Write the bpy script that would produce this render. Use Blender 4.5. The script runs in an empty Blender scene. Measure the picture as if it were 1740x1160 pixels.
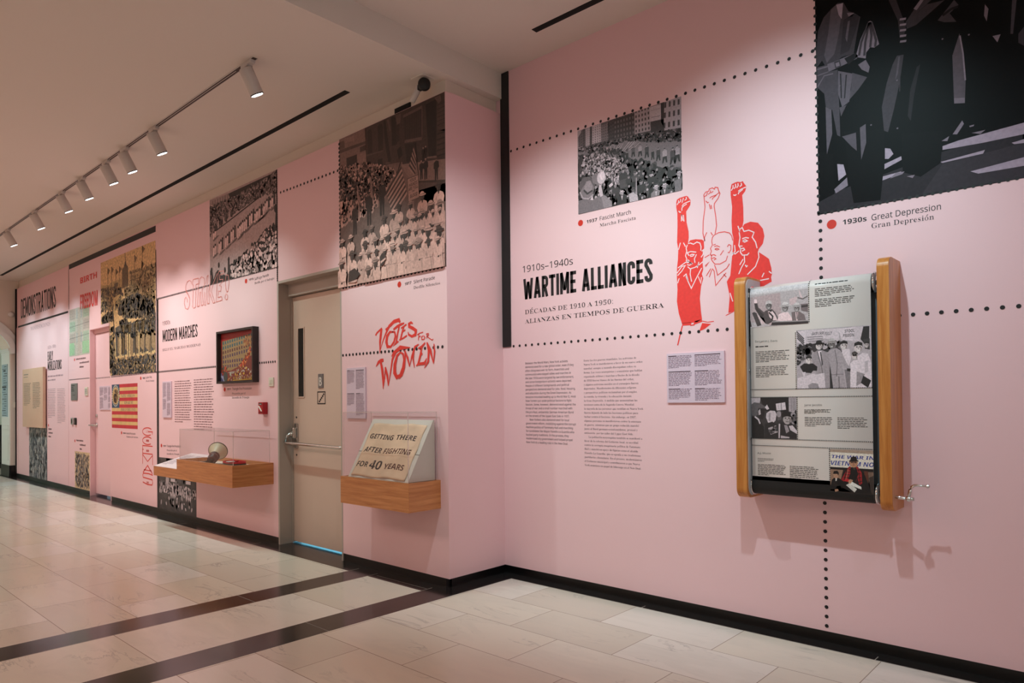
import bpy, bmesh, math, random, unicodedata
from mathutils import Vector, Matrix
S = bpy.context.scene
C = S.collection
# ---------------------------------------------------------------- camera
cam_d = bpy.data.cameras.new('camera'); cam = bpy.data.objects.new('camera', cam_d); C.objects.link(cam)
cam_d.sensor_width = 36.0; cam_d.lens = 1182.95 / 1740 * 36; cam_d.shift_x = 0.0; cam_d.shift_y = 85.866 / 1740
cam_d.clip_start = 0.05; cam_d.clip_end = 100
BX = Vector((0.73747086, 0.67530042, -0.01029911)); BY = Vector((0.01549685, -0.00167424, 0.99987851)); BF = Vector((-0.67520113, 0.73754088, 0.01169973))
cam.matrix_world = Matrix(((BX.x, BY.x, -BF.x, 0), (BX.y, BY.y, -BF.y, 0), (BX.z, BY.z, -BF.z, 1.275), (0, 0, 0, 1)))
S.camera = cam
# ---------------------------------------------------------------- world and exposure
W = bpy.data.worlds.new('world'); S.world = W; W.use_nodes = True
W.node_tree.nodes['Background'].inputs[0].default_value = (0.75, 0.85, 1.0, 1); W.node_tree.nodes['Background'].inputs[1].default_value = 0.3
vs = S.view_settings
vs.view_transform = 'Standard'; vs.look = 'None'; vs.gamma = 1; vs.use_curve_mapping = False; vs.exposure = 0.0
S.cycles.max_bounces = 10; S.cycles.diffuse_bounces = 6; S.cycles.transparent_max_bounces = 16; S.cycles.caustics_reflective = False; S.cycles.caustics_refractive = False
try:
    S.cycles.use_denoising = True; S.cycles.denoiser = 'OPENIMAGEDENOISE'
except Exception: pass
def area(name, loc, rot, sx, sy, power, col):
    l = bpy.data.lights.new(name, 'AREA'); l.shape = 'RECTANGLE'; l.size = sx; l.size_y = sy; l.energy = power; l.color = col
    o = bpy.data.objects.new(name, l); o.location = loc; o.rotation_euler = rot; C.objects.link(o); return o
R90 = math.pi / 2

# daylight: tall window in the stair hall past the arch, and the stairwell behind the grey door
area('daylight_arch_window', (-16.9, -0.15, 2.0), (R90, 0, math.pi), 2.6, 2.6, 190, (0.62, 0.90, 1.0))
area('daylight_stairwell', (-5.35, 4.45, 0.42), (-R90, 0, 0), 0.9, 0.5, 60, (0.15, 0.62, 1.0))
area('hall_overhead_fill', (-9.0, -1.0, 3.47), (0, 0, 0), 11.0, 1.0, 132, (1.0, 0.76, 0.67))  # unseen fill panel added to raise the hall's warm ambient light
area('bay_overhead_fill', (0.9, -0.4, 3.62), (0, 0, 0), 3.0, 1.2, 25, (1.0, 0.80, 0.64))  # second added overhead fill, for the bay; not a fitting of the room
area('bay_back_fill', (2.4, -4.15, 1.9), (R90, 0, 0), 2.5, 2.4, 36, (0.45, 0.88, 1.0))  # cool fill added behind the camera; there is no window here

D1, D2, XC = 3.208, 3.764, -3.530          # faces of the pink walls and of the return between them
H1, H2 = 3.512, 3.700                       # the two ceilings
ZB = 0.062                                   # underside of the pink cladding
# ---------------------------------------------------------------- materials
def lin(c):
    f = lambda v: (v / 255 / 12.92) if v / 255 <= 0.04045 else ((v / 255 + 0.055) / 1.055) ** 2.4
    return (f(c[0]), f(c[1]), f(c[2]), 1.0)
def newmat(name):
    m = bpy.data.materials.new(name); m.use_nodes = True; nt = m.node_tree
    return m, nt, nt.nodes['Principled BSDF']
def N(nt, t, **k):
    n = nt.nodes.new(t)
    for a, b in k.items(): setattr(n, a, b)
    return n
def plain(name, c, rough=0.5, metal=0.0, spec=0.5, var=0.06, scale=6.0, bump=0.0, bscale=200.0):
    m, nt, p = newmat(name); p.inputs['Roughness'].default_value = rough; p.inputs['Metallic'].default_value = metal
    p.inputs['Specular IOR Level'].default_value = spec
    tc = N(nt, 'ShaderNodeTexCoord'); nz = N(nt, 'ShaderNodeTexNoise'); nz.inputs['Scale'].default_value = scale; nz.inputs['Detail'].default_value = 4
    mr = N(nt, 'ShaderNodeMapRange'); mr.inputs['To Min'].default_value = 1 - var; mr.inputs['To Max'].default_value = 1 + var
    mx = N(nt, 'ShaderNodeMix', data_type='RGBA', blend_type='MULTIPLY'); mx.inputs[0].default_value = 1
    nt.links.new(tc.outputs['Object'], nz.inputs['Vector']); nt.links.new(nz.outputs['Fac'], mr.inputs['Value'])
    mx.inputs[6].default_value = lin(c); nt.links.new(mr.outputs['Result'], mx.inputs[7]); nt.links.new(mx.outputs[2], p.inputs['Base Color'])
    if bump:
        n2 = N(nt, 'ShaderNodeTexNoise'); n2.inputs['Scale'].default_value = bscale; b = N(nt, 'ShaderNodeBump'); b.inputs['Strength'].default_value = bump; b.inputs['Distance'].default_value = 0.002
        nt.links.new(tc.outputs['Object'], n2.inputs['Vector']); nt.links.new(n2.outputs['Fac'], b.inputs['Height']); nt.links.new(b.outputs['Normal'], p.inputs['Normal'])
    return m
PINKC = (236, 193, 197)
M = {}
M['pink'] = plain('pink_wall_paint', PINKC, 0.62, var=0.012, scale=0.8, bump=0.05, bscale=420)
M['cream'] = plain('cream_plaster', (226, 212, 200), 0.8, var=0.02, scale=1.5)
M['ceil'] = plain('ceiling_paint', (226, 216, 208), 0.85, var=0.012, scale=1.0)
M['black'] = plain('black_vinyl', (22, 18, 19), 0.55, var=0.05)
M['void'] = plain('slot_black', (8, 8, 8), 0.9)
M['greydoor'] = plain('warm_grey_door_paint', (206, 176, 160), 0.45, var=0.04, scale=2.0)
M['greyframe'] = plain('grey_frame_paint', (176, 160, 150), 0.5, var=0.03, scale=3.0)
M['white'] = plain('white_enamel', (228, 222, 218), 0.4, var=0.02)
M['lampwhite'] = plain('lamp_white_enamel', (205, 196, 192), 0.42, var=0.02)
M['track'] = plain('track_dark_channel', (66, 46, 40), 0.6)
M['steel'] = plain('satin_steel', (205, 203, 200), 0.24, metal=1.0, var=0.03)
M['chrome'] = plain('polished_chrome', (222, 222, 222), 0.08, metal=1.0, var=0.0)
M['greymetal'] = plain('grey_backboard', (88, 94, 99), 0.45, var=0.04)
M['lam'] = plain('pale_grey_laminate', (190, 182, 184), 0.4, var=0.03)
M['darkrubber'] = plain('black_roller', (20, 19, 19), 0.5)
M['paper'] = plain('scroll_paper', (224, 209, 203), 0.38, var=0.01)
M['support'] = plain('pale_green_grey_board', (216, 204, 194), 0.6, var=0.02)
M['label'] = plain('pink_label_board', (214, 188, 202), 0.55, var=0.015)
M['labeledge'] = plain('label_board_edge', (188, 132, 118), 0.6)
M['ivory'] = plain('ivory_plastic', (218, 208, 192), 0.4)
M['plaque'] = plain('pewter_plaque', (120, 112, 112), 0.4, metal=0.3)
M['red'] = plain('fire_alarm_red', (170, 16, 30), 0.3)
M['frame'] = plain('black_stained_frame', (40, 28, 27), 0.5, var=0.15, scale=20)
M['horn'] = plain('megaphone_cream', (214, 196, 166), 0.4, var=0.08, scale=30)
M['hornbody'] = plain('megaphone_maroon', (92, 50, 50), 0.4, var=0.1, scale=30)
M['rim'] = plain('megaphone_rim', (60, 54, 46), 0.4)
M['sash'] = plain('red_sash_cloth', (196, 28, 40), 0.75, var=0.15, scale=60)
M['sashdark'] = plain('dark_sash_pattern', (46, 48, 42), 0.8, var=0.3, scale=90)
M['blackstone'] = plain('black_marble', (34, 31, 31), 0.16, var=0.3, scale=3.0)
M['blackbase'] = plain('black_stone_base', (17, 15, 15), 0.35, var=0.2, scale=4.0)
M['jambpaint'] = plain('arch_white_paint', (228, 232, 230), 0.5, var=0.01)
M['iron'] = plain('black_iron', (14, 14, 15), 0.5)
M['sand'] = plain('pale_oak_panel', (208, 166, 140), 0.5, var=0.05, scale=5)
def wood(name, c1, c2, axis='X', rough=0.38):
    m, nt, p = newmat(name); p.inputs['Roughness'].default_value = rough
    tc = N(nt, 'ShaderNodeTexCoord'); mp = N(nt, 'ShaderNodeMapping')
    sc = {'X': (0.7, 14, 14), 'Y': (14, 0.7, 14), 'Z': (14, 14, 0.7)}[axis]; mp.inputs['Scale'].default_value = sc
    nz = N(nt, 'ShaderNodeTexNoise'); nz.inputs['Scale'].default_value = 4; nz.inputs['Detail'].default_value = 6; nz.inputs['Distortion'].default_value = 0.6
    n2 = N(nt, 'ShaderNodeTexNoise'); n2.inputs['Scale'].default_value = 26; n2.inputs['Detail'].default_value = 3
    cr = N(nt, 'ShaderNodeValToRGB'); cr.color_ramp.elements[0].color = lin(c1); cr.color_ramp.elements[1].color = lin(c2)
    cr.color_ramp.elements[0].position = 0.3; cr.color_ramp.elements[1].position = 0.72
    mx = N(nt, 'ShaderNodeMath', operation='MULTIPLY_ADD'); mx.inputs[1].default_value = 0.3
    nt.links.new(tc.outputs['Object'], mp.inputs['Vector']); nt.links.new(mp.outputs['Vector'], nz.inputs['Vector']); nt.links.new(mp.outputs['Vector'], n2.inputs['Vector'])
    nt.links.new(n2.outputs['Fac'], mx.inputs[0]); nt.links.new(nz.outputs['Fac'], mx.inputs[2])
    sb = N(nt, 'ShaderNodeMath', operation='SUBTRACT'); sb.inputs[1].default_value = 0.15; nt.links.new(mx.outputs[0], sb.inputs[0])
    nt.links.new(sb.outputs[0], cr.inputs['Fac']); nt.links.new(cr.outputs['Color'], p.inputs['Base Color'])
    return m
M['oak'] = wood('oak_veneer', (176, 106, 60), (210, 142, 90), 'X')
M['oaky'] = wood('oak_veneer_end_boards', (176, 106, 60), (210, 142, 90), 'Y')
M['oakv'] = wood('cherry_veneer_upright', (182, 108, 48), (212, 142, 74), 'Z', 0.3)
def marble(name, bw, rh, off, ox, oy, rot=0.0):
    m, nt, p = newmat(name); L = nt.links.new
    tc = N(nt, 'ShaderNodeTexCoord'); mp = N(nt, 'ShaderNodeMapping'); mp.inputs['Location'].default_value = (ox, oy, 0); mp.inputs['Rotation'].default_value = (0, 0, rot)
    br = N(nt, 'ShaderNodeTexBrick'); br.offset = off; br.inputs['Scale'].default_value = 1; br.inputs['Brick Width'].default_value = bw; br.inputs['Row Height'].default_value = rh
    br.inputs['Mortar Size'].default_value = 0.0022; br.inputs['Mortar Smooth'].default_value = 0.2; br.inputs['Bias'].default_value = 0
    br.inputs['Color1'].default_value = (0, 0, 0, 1); br.inputs['Color2'].default_value = (1, 1, 1, 1); br.inputs['Mortar'].default_value = (0.5, 0.5, 0.5, 1)
    L(tc.outputs['Object'], mp.inputs['Vector']); L(mp.outputs['Vector'], br.inputs['Vector'])
    sh = N(nt, 'ShaderNodeVectorMath', operation='MULTIPLY_ADD'); sh.inputs[1].default_value = (9, 5, 7)
    L(br.outputs['Color'], sh.inputs[0]); L(tc.outputs['Object'], sh.inputs[2])
    st = N(nt, 'ShaderNodeMapping'); st.inputs['Rotation'].default_value = (0, 0, 0.35); st.inputs['Scale'].default_value = (1.0, 3.2, 1); L(sh.outputs[0], st.inputs['Vector'])
    n1 = N(nt, 'ShaderNodeTexNoise'); n1.inputs['Scale'].default_value = 1.7; n1.inputs['Detail'].default_value = 9; n1.inputs['Roughness'].default_value = 0.62; n1.inputs['Distortion'].default_value = 1.1
    L(st.outputs['Vector'], n1.inputs['Vector'])
    ab = N(nt, 'ShaderNodeMath', operation='SUBTRACT'); ab.inputs[1].default_value = 0.5; L(n1.outputs['Fac'], ab.inputs[0])
    a2 = N(nt, 'ShaderNodeMath', operation='ABSOLUTE'); L(ab.outputs[0], a2.inputs[0])
    vr = N(nt, 'ShaderNodeMapRange'); vr.inputs['From Min'].default_value = 0.0; vr.inputs['From Max'].default_value = 0.022; vr.inputs['To Min'].default_value = 1; vr.inputs['To Max'].default_value = 0; L(a2.outputs[0], vr.inputs['Value'])
    n2 = N(nt, 'ShaderNodeTexNoise'); n2.inputs['Scale'].default_value = 2.3; n2.inputs['Detail'].default_value = 3; L(sh.outputs[0], n2.inputs['Vector'])
    gate = N(nt, 'ShaderNodeMapRange'); gate.inputs['From Min'].default_value = 0.5; gate.inputs['From Max'].default_value = 0.68; L(n2.outputs['Fac'], gate.inputs['Value'])
    vg = N(nt, 'ShaderNodeMath', operation='MULTIPLY'); L(vr.outputs['Result'], vg.inputs[0]); L(gate.outputs['Result'], vg.inputs[1])
    vs_ = N(nt, 'ShaderNodeMath', operation='MULTIPLY'); vs_.inputs[1].default_value = 0.5; L(vg.outputs[0], vs_.inputs[0])
    tone = N(nt, 'ShaderNodeValToRGB'); tone.color_ramp.elements[0].color = lin((214, 204, 190)); tone.color_ramp.elements[1].color = lin((234, 228, 222))
    e = tone.color_ramp.elements.new(0.5); e.color = lin((228, 219, 204))
    L(br.outputs['Color'], tone.inputs['Fac'])
    cl = N(nt, 'ShaderNodeMix', data_type='RGBA', blend_type='MIX'); cl.inputs[7].default_value = lin((206, 200, 190)); L(tone.outputs['Color'], cl.inputs[6])
    cf = N(nt, 'ShaderNodeMapRange'); cf.inputs['From Min'].default_value = 0.45; cf.inputs['From Max'].default_value = 0.8; cf.inputs['To Max'].default_value = 0.55; L(n1.outputs['Fac'], cf.inputs['Value']); L(cf.outputs['Result'], cl.inputs[0])
    vn = N(nt, 'ShaderNodeMix', data_type='RGBA', blend_type='MIX'); vn.inputs[7].default_value = lin((120, 118, 122)); L(cl.outputs[2], vn.inputs[6]); L(vs_.outputs[0], vn.inputs[0])
    mo = N(nt, 'ShaderNodeMix', data_type='RGBA', blend_type='MIX'); mo.inputs[7].default_value = lin((128, 106, 92)); L(vn.outputs[2], mo.inputs[6])
    mf = N(nt, 'ShaderNodeMath', operation='MULTIPLY'); mf.inputs[1].default_value = 0.85; L(br.outputs['Fac'], mf.inputs[0]); L(mf.outputs[0], mo.inputs[0]); L(mo.outputs[2], p.inputs['Base Color'])
    rn = N(nt, 'ShaderNodeMapRange'); rn.inputs['To Min'].default_value = 0.13; rn.inputs['To Max'].default_value = 0.24; L(n2.outputs['Fac'], rn.inputs['Value']); L(rn.outputs['Result'], p.inputs['Roughness']); p.inputs['IOR'].default_value = 1.62
    return m
M['marble_bay'] = marble('marble_running_bond', 0.686, 0.387, 0.5, 3.03 + 0.0, -3.672 + 0.387 * 12)
M['marble_hall'] = marble('marble_hall_bond', 0.686, 0.3675, 0.5, 4.826, -1.19 + 0.3675 * 12)
M['marble_strip'] = marble('marble_strip_bond', 1.09, 0.62, 0.0, -1.917 + 10.9, 4.239, R90)
def printmat(name, rough, grain=0.05, gs=900.0, spec=0.5):
    m, nt, p = newmat(name); L = nt.links.new; p.inputs['Roughness'].default_value = rough; p.inputs['Specular IOR Level'].default_value = spec
    at = N(nt, 'ShaderNodeAttribute'); at.attribute_name = 'ink'; tc = N(nt, 'ShaderNodeTexCoord')
    nz = N(nt, 'ShaderNodeTexNoise'); nz.inputs['Scale'].default_value = gs; nz.inputs['Detail'].default_value = 5; L(tc.outputs['Object'], nz.inputs['Vector'])
    mr = N(nt, 'ShaderNodeMapRange'); mr.inputs['From Min'].default_value = 0.3; mr.inputs['From Max'].default_value = 0.7; mr.inputs['To Min'].default_value = 1 - grain; mr.inputs['To Max'].default_value = 1 + grain; L(nz.outputs['Fac'], mr.inputs['Value'])
    mx = N(nt, 'ShaderNodeMix', data_type='RGBA', blend_type='MULTIPLY'); mx.inputs[0].default_value = 1; L(at.outputs['Color'], mx.inputs[6]); L(mr.outputs['Result'], mx.inputs[7]); L(mx.outputs[2], p.inputs['Base Color'])
    return m
M['ink'] = printmat('vinyl_lettering', 0.6, 0.0)
M['photo'] = printmat('printed_photograph', 0.6, 0.16, 55.0)
M['photofine'] = printmat('printed_photograph_fine', 0.5, 0.18, 110.0)
M['photogloss'] = printmat('satin_photo_mural', 0.5, 0.10, 60.0, 0.1)
M['engraving'] = printmat('printed_engraving', 0.6, 0.42, 34.0)
M['red_ink'] = printmat('linocut_red_vinyl', 0.6, 0.06, 60.0)
M['cloth'] = printmat('painted_muslin', 0.9, 0.10, 9.0)
# clear acrylic: sees through, mirrors a little at grazing angles
m, nt, p = newmat('clear_acrylic'); nt.nodes.remove(p); out = nt.nodes['Material Output']
tr = N(nt, 'ShaderNodeBsdfTransparent'); tr.inputs[0].default_value = (0.965, 0.965, 0.965, 1); gl = N(nt, 'ShaderNodeBsdfGlossy'); gl.inputs['Roughness'].default_value = 0.02
lw = N(nt, 'ShaderNodeLayerWeight'); pw = N(nt, 'ShaderNodeMath', operation='POWER'); pw.inputs[1].default_value = 4.0; nt.links.new(lw.outputs['Facing'], pw.inputs[0]); fr = N(nt, 'ShaderNodeMath', operation='MULTIPLY_ADD'); fr.inputs[1].default_value = 0.5; fr.inputs[2].default_value = 0.025; nt.links.new(pw.outputs[0], fr.inputs[0]); ms = N(nt, 'ShaderNodeMixShader')
nt.links.new(fr.outputs[0], ms.inputs[0]); nt.links.new(tr.outputs[0], ms.inputs[1]); nt.links.new(gl.outputs[0], ms.inputs[2]); nt.links.new(ms.outputs[0], out.inputs['Surface'])
M['acrylic'] = m
m, nt, p = newmat('acrylic_cut_edge'); p.inputs['Base Color'].default_value = lin((238, 214, 212)); p.inputs['Roughness'].default_value = 0.3; p.inputs['Alpha'].default_value = 0.55; M['acredge'] = m
m, nt, p = newmat('lamp_lens'); p.inputs['Emission Color'].default_value = (0.95, 0.98, 1.0, 1); p.inputs['Emission Strength'].default_value = 9.0; M['lens'] = m
m, nt, p = newmat('dark_glazing'); p.inputs['Base Color'].default_value = (0.02, 0.018, 0.017, 1); p.inputs['Roughness'].default_value = 0.12; M['glazing'] = m
# ---------------------------------------------------------------- object helpers
def tag(o, label=None, cat=None, group=None, kind=None):
    if label: o['label'] = label
    if cat: o['category'] = cat
    if group: o['group'] = group
    if kind: o['kind'] = kind
    return o
def empty(name, loc, label, cat, group=None):
    o = bpy.data.objects.new(name, None); o.empty_display_size = 0.1; o.location = loc; C.objects.link(o)
    return tag(o, label, cat, group)
def link(name, me, mats, parent=None):
    for mm in (mats if isinstance(mats, (list, tuple)) else [mats]): me.materials.append(mm)
    o = bpy.data.objects.new(name, me); C.objects.link(o)
    if parent is not None:
        o.parent = parent
        if parent.type == 'EMPTY': o.matrix_parent_inverse = Matrix.Translation(-Vector(parent.location))
    return o
class MB:
    """collects shapes, builds ONE mesh object"""
    def __init__(s): s.bm = bmesh.new(); s.mi = 0
    def _f(s, vs, flip=False):
        try:
            f = s.bm.faces.new(vs[::-1] if flip else vs); f.material_index = s.mi; return f
        except ValueError: return None
    def box(s, x0, x1, y0, y1, z0, z1, bev=0.0, seg=2):
        v = [s.bm.verts.new((x, y, z)) for x in (x0, x1) for y in (y0, y1) for z in (z0, z1)]
        fs = [s._f([v[i] for i in q]) for q in ((0, 1, 3, 2), (4, 6, 7, 5), (0, 4, 5, 1), (2, 3, 7, 6), (0, 2, 6, 4), (1, 5, 7, 3))]
        if bev:
            es = list({e for f in fs for e in f.edges})
            r = bmesh.ops.bevel(s.bm, geom=es, offset=bev, segments=seg, affect='EDGES', profile=0.5)
            for f in r['faces']: f.material_index = s.mi
        return s
    def prism(s, pts, lo, hi, ax='x'):
        """pts in the plane across ax: x->(y,z), y->(x,z), z->(x,y)"""
        def P(a, t): return {'x': (t, a[0], a[1]), 'y': (a[0], t, a[1]), 'z': (a[0], a[1], t)}[ax]
        A = [s.bm.verts.new(P(a, lo)) for a in pts]; B = [s.bm.verts.new(P(a, hi)) for a in pts]; n = len(pts)
        s._f(A); s._f(B, True)
        for i in range(n): s._f([A[i], B[i], B[(i + 1) % n], A[(i + 1) % n]])
        return s
    def tube(s, path, r, n=12, cap=True):
        path = [Vector(q) for q in path]; rings = []; rr = r if isinstance(r, (list, tuple)) else [r] * len(path)
        for i, q in enumerate(path):
            t = (path[min(i + 1, len(path) - 1)] - path[max(i - 1, 0)]).normalized()
            a = Vector((0, 0, 1)) if abs(t.z) < 0.9 else Vector((1, 0, 0))
            u = t.cross(a).normalized(); w = t.cross(u).normalized()
            rings.append([s.bm.verts.new(q + (u * math.cos(2 * math.pi * k / n) + w * math.sin(2 * math.pi * k / n)) * rr[i]) for k in range(n)])
        for a, b in zip(rings, rings[1:]):
            for k in range(n): 
                f = s._f([a[k], a[(k + 1) % n], b[(k + 1) % n], b[k]])
                if f: f.smooth = True
        if cap: s._f(rings[0][::-1]); s._f(rings[-1])
        return s
    def lathe(s, prof, o, d, n=28):
        """prof: (radius, distance along d)"""
        o = Vector(o); d = Vector(d).normalized(); a = Vector((0, 0, 1)) if abs(d.z) < 0.9 else Vector((1, 0, 0)); u = d.cross(a).normalized(); w = d.cross(u).normalized(); rings = []
        for r, h in prof:
            rings.append([s.bm.verts.new(o + d * h + (u * math.cos(2 * math.pi * k / n) + w * math.sin(2 * math.pi * k / n)) * max(r, 1e-4)) for k in range(n)])
        for a_, b_ in zip(rings, rings[1:]):
            for k in range(n):
                f = s._f([a_[k], a_[(k + 1) % n], b_[(k + 1) % n], b_[k]])
                if f: f.smooth = True
        return s
    def ball(s, c, r, n=12):
        k = 8
        s.lathe([(r * math.sin(math.pi * i / k), -r * math.cos(math.pi * i / k)) for i in range(k + 1)], c, (0, 0, 1), n); return s
    def build(s, name, mats, parent=None):
        bmesh.ops.recalc_face_normals(s.bm, faces=s.bm.faces[:])
        me = bpy.data.meshes.new(name); s.bm.to_mesh(me); s.bm.free()
        return link(name, me, mats, parent)
def struct(name, mb, mats): return tag(mb.build(name, mats), kind='structure')
# ---------------------------------------------------------------- fonts
import os
def font(fn):
    try: return bpy.data.fonts.load(os.path.join(bpy.utils.system_resource('DATAFILES'), 'fonts', fn))
    except Exception: return bpy.data.fonts.load('<builtin>')
FT = {'math': font('NotoSansMath-Regular.woff2'), 'sans': font('NotoSansHebrew-Regular.woff2')}
def remap(s, A, a, d):
    return ''.join(chr(A + ord(c) - 65) if 'A' <= c <= 'Z' else chr(a + ord(c) - 97) if 'a' <= c <= 'z' else chr(d + ord(c) - 48) if d and '0' <= c <= '9' else c for c in s)
STY = {'serif': ('math', lambda s: remap(s, 0x1D400, 0x1D41A, 0x1D7CE)), 'bold': ('math', lambda s: remap(s, 0x1D5D4, 0x1D5EE, 0x1D7EC)), 'sans': ('sans', lambda s: s)}
_cache = {}
def glyphs(s, sty):
    """(verts, faces, (xmin, xmax)) of a line of type, one em high"""
    if (s, sty) in _cache: return _cache[(s, sty)]
    fn, mp = STY[sty]; base = []; marks = []
    for c in unicodedata.normalize('NFD', s):
        if unicodedata.combining(c): marks.append((len(base) - 1, c))
        else: base.append(c)
    def mesh(t):
        c = bpy.data.curves.new('type', 'FONT'); c.body = mp(t); c.font = FT[fn]; c.size = 1; c.resolution_u = 3
        o = bpy.data.objects.new('type', c); me = bpy.data.meshes.new_from_object(o)
        vs_ = [(v.co.x, v.co.y) for v in me.vertices]; fs = [tuple(q.vertices) for q in me.polygons]
        bpy.data.objects.remove(o); bpy.data.curves.remove(c); bpy.data.meshes.remove(me)
        return vs_, fs
    v, f = mesh(''.join(base))
    for i, c in marks:
        ch = base[i]; a, _ = mesh(''.join(base[:i + 1])); b, _ = mesh(ch)
        if not a or not b: continue
        xm = max(q[0] for q in a) - (max(q[0] for q in b) - min(q[0] for q in b)) / 2; y = max(q[1] for q in b)
        if ch in 'ij': y -= 0.14
        k = len(v)
        if c == '\u0303': v += [(xm - .15, y + .05), (xm, y + .09), (xm + .15, y + .07), (xm + .15, y + .12), (xm, y + .15), (xm - .15, y + .11)]; f.append(tuple(range(k, k + 6)))
        else: v += [(xm - .04, y + .04), (xm + .02, y + .04), (xm + .14, y + .19), (xm + .05, y + .19)]; f.append(tuple(range(k, k + 4)))
    if sty == 'serif':                                              # bold cut thinned to a text weight
        ec = {}
        for q in f:
            for i in range(len(q)): e = (q[i], q[(i + 1) % len(q)]); ec[frozenset(e)] = None if frozenset(e) in ec else e
        nx = {}
        for e in ec.values():
            if e:
                dx, dy = v[e[1]][0] - v[e[0]][0], v[e[1]][1] - v[e[0]][1]; l_ = math.hypot(dx, dy)
                if l_ > 1e-9:
                    for a in e: nx.setdefault(a, []).append(dy / l_)
        v = [(x - (.019 * max(-1, min(1, sum(nx[i]) / len(nx[i]))) if i in nx else 0), y) for i, (x, y) in enumerate(v)]
    xs = [q[0] for q in v] or [0, 1]
    _cache[(s, sty)] = (v, f, (min(xs), max(xs))); return _cache[(s, sty)]
# condensed poster capitals: strokes (x, y) in a box 0..w by 0..1
def arc(cx, cy, rx, ry, a0, a1, n=8): return [(cx + rx * math.cos(math.radians(a0 + (a1 - a0) * i / n)), cy + ry * math.sin(math.radians(a0 + (a1 - a0) * i / n))) for i in range(n + 1)]
def disp_glyph(c, t):
    h = t / 2; w = .40; r = (w - t) / 2; m = w / 2
    bowl = lambda y0, y1: [(h, y1 - h)] + arc(m, y1 - h - r, r, r, 90, 0) + arc(m, y0 + h + r, r, r, 0, -90) + [(h, y0 + h)]
    if c == 'I': return t, [[(h, 0), (h, 1)]]
    if c == 'L': return .32, [[(h, 1), (h, 0)], [(0, h), (.32, h)]]
    if c == 'E': return .34, [[(h, 1), (h, 0)], [(0, h), (.34, h)], [(0, 1 - h), (.34, 1 - h)], [(0, .52), (.3, .52)]]
    if c == 'F': return .34, [[(h, 1), (h, 0)], [(0, 1 - h), (.34, 1 - h)], [(0, .5), (.3, .5)]]
    if c == 'T': return .38, [[(.19, 1), (.19, 0)], [(0, 1 - h), (.38, 1 - h)]]
    if c == 'H': return w, [[(h, 1), (h, 0)], [(w - h, 1), (w - h, 0)], [(h, .5), (w - h, .5)]]
    if c == 'O': return w, [arc(m, 1 - h - r, r, r, 180, 0) + arc(m, h + r, r, r, 0, -180) + [(h, 1 - h - r)]]
    if c == 'C': return w, [[(w - h, .68)] + arc(m, 1 - h - r, r, r, 0, 180) + arc(m, h + r, r, r, 180, 360) + [(w - h, .32)]]
    if c == 'D': return w, [[(h, 0), (h, 1)], bowl(0, 1)]
    if c == 'R': return w, [[(h, 0), (h, 1)], bowl(.42, 1), [(m, .46), (w - h * .9, 0)]]
    if c == 'B': return w, [[(h, 0), (h, 1)], bowl(.47, 1), bowl(0, .55)]
    if c == 'S': return w, [[(w - h, .74)] + arc(m, 1 - h - r, r, r, 0, 180) + [(h, .72), (m - .02, .55), (m + .02, .45), (w - h, .28)] + arc(m, h + r, r, r, 0, -180) + [(h, .27)]]
    if c == 'A': return .44, [[(h * .9, 0), (.22, 1)], [(.44 - h * .9, 0), (.22, 1)], [(.1, .26), (.34, .26)]]
    if c == 'N': return w, [[(h, 0), (h, 1)], [(w - h, 0), (w - h, 1)], [(h * .9, 1), (w - h * .9, 0)]]
    if c == 'M': return .54, [[(h, 0), (h, 1)], [(.54 - h, 0), (.54 - h, 1)], [(h, 1), (.27, .18)], [(.54 - h, 1), (.27, .18)]]
    if c == 'W': return .6, [[(h * .8, 1), (.17, 0)], [(.17, 0), (.3, .84)], [(.3, .84), (.43, 0)], [(.43, 0), (.6 - h * .8, 1)]]
    if c == 'Y': return .42, [[(h * .8, 1), (.21, .42)], [(.42 - h * .8, 1), (.21, .42)], [(.21, .5), (.21, 0)]]
    if c == 'Z': return .36, [[(0, 1 - h), (.36, 1 - h)], [(0, h), (.36, h)], [(.36 - h * .9, 1 - h), (h * .9, h)]]
    return .22, []
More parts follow.
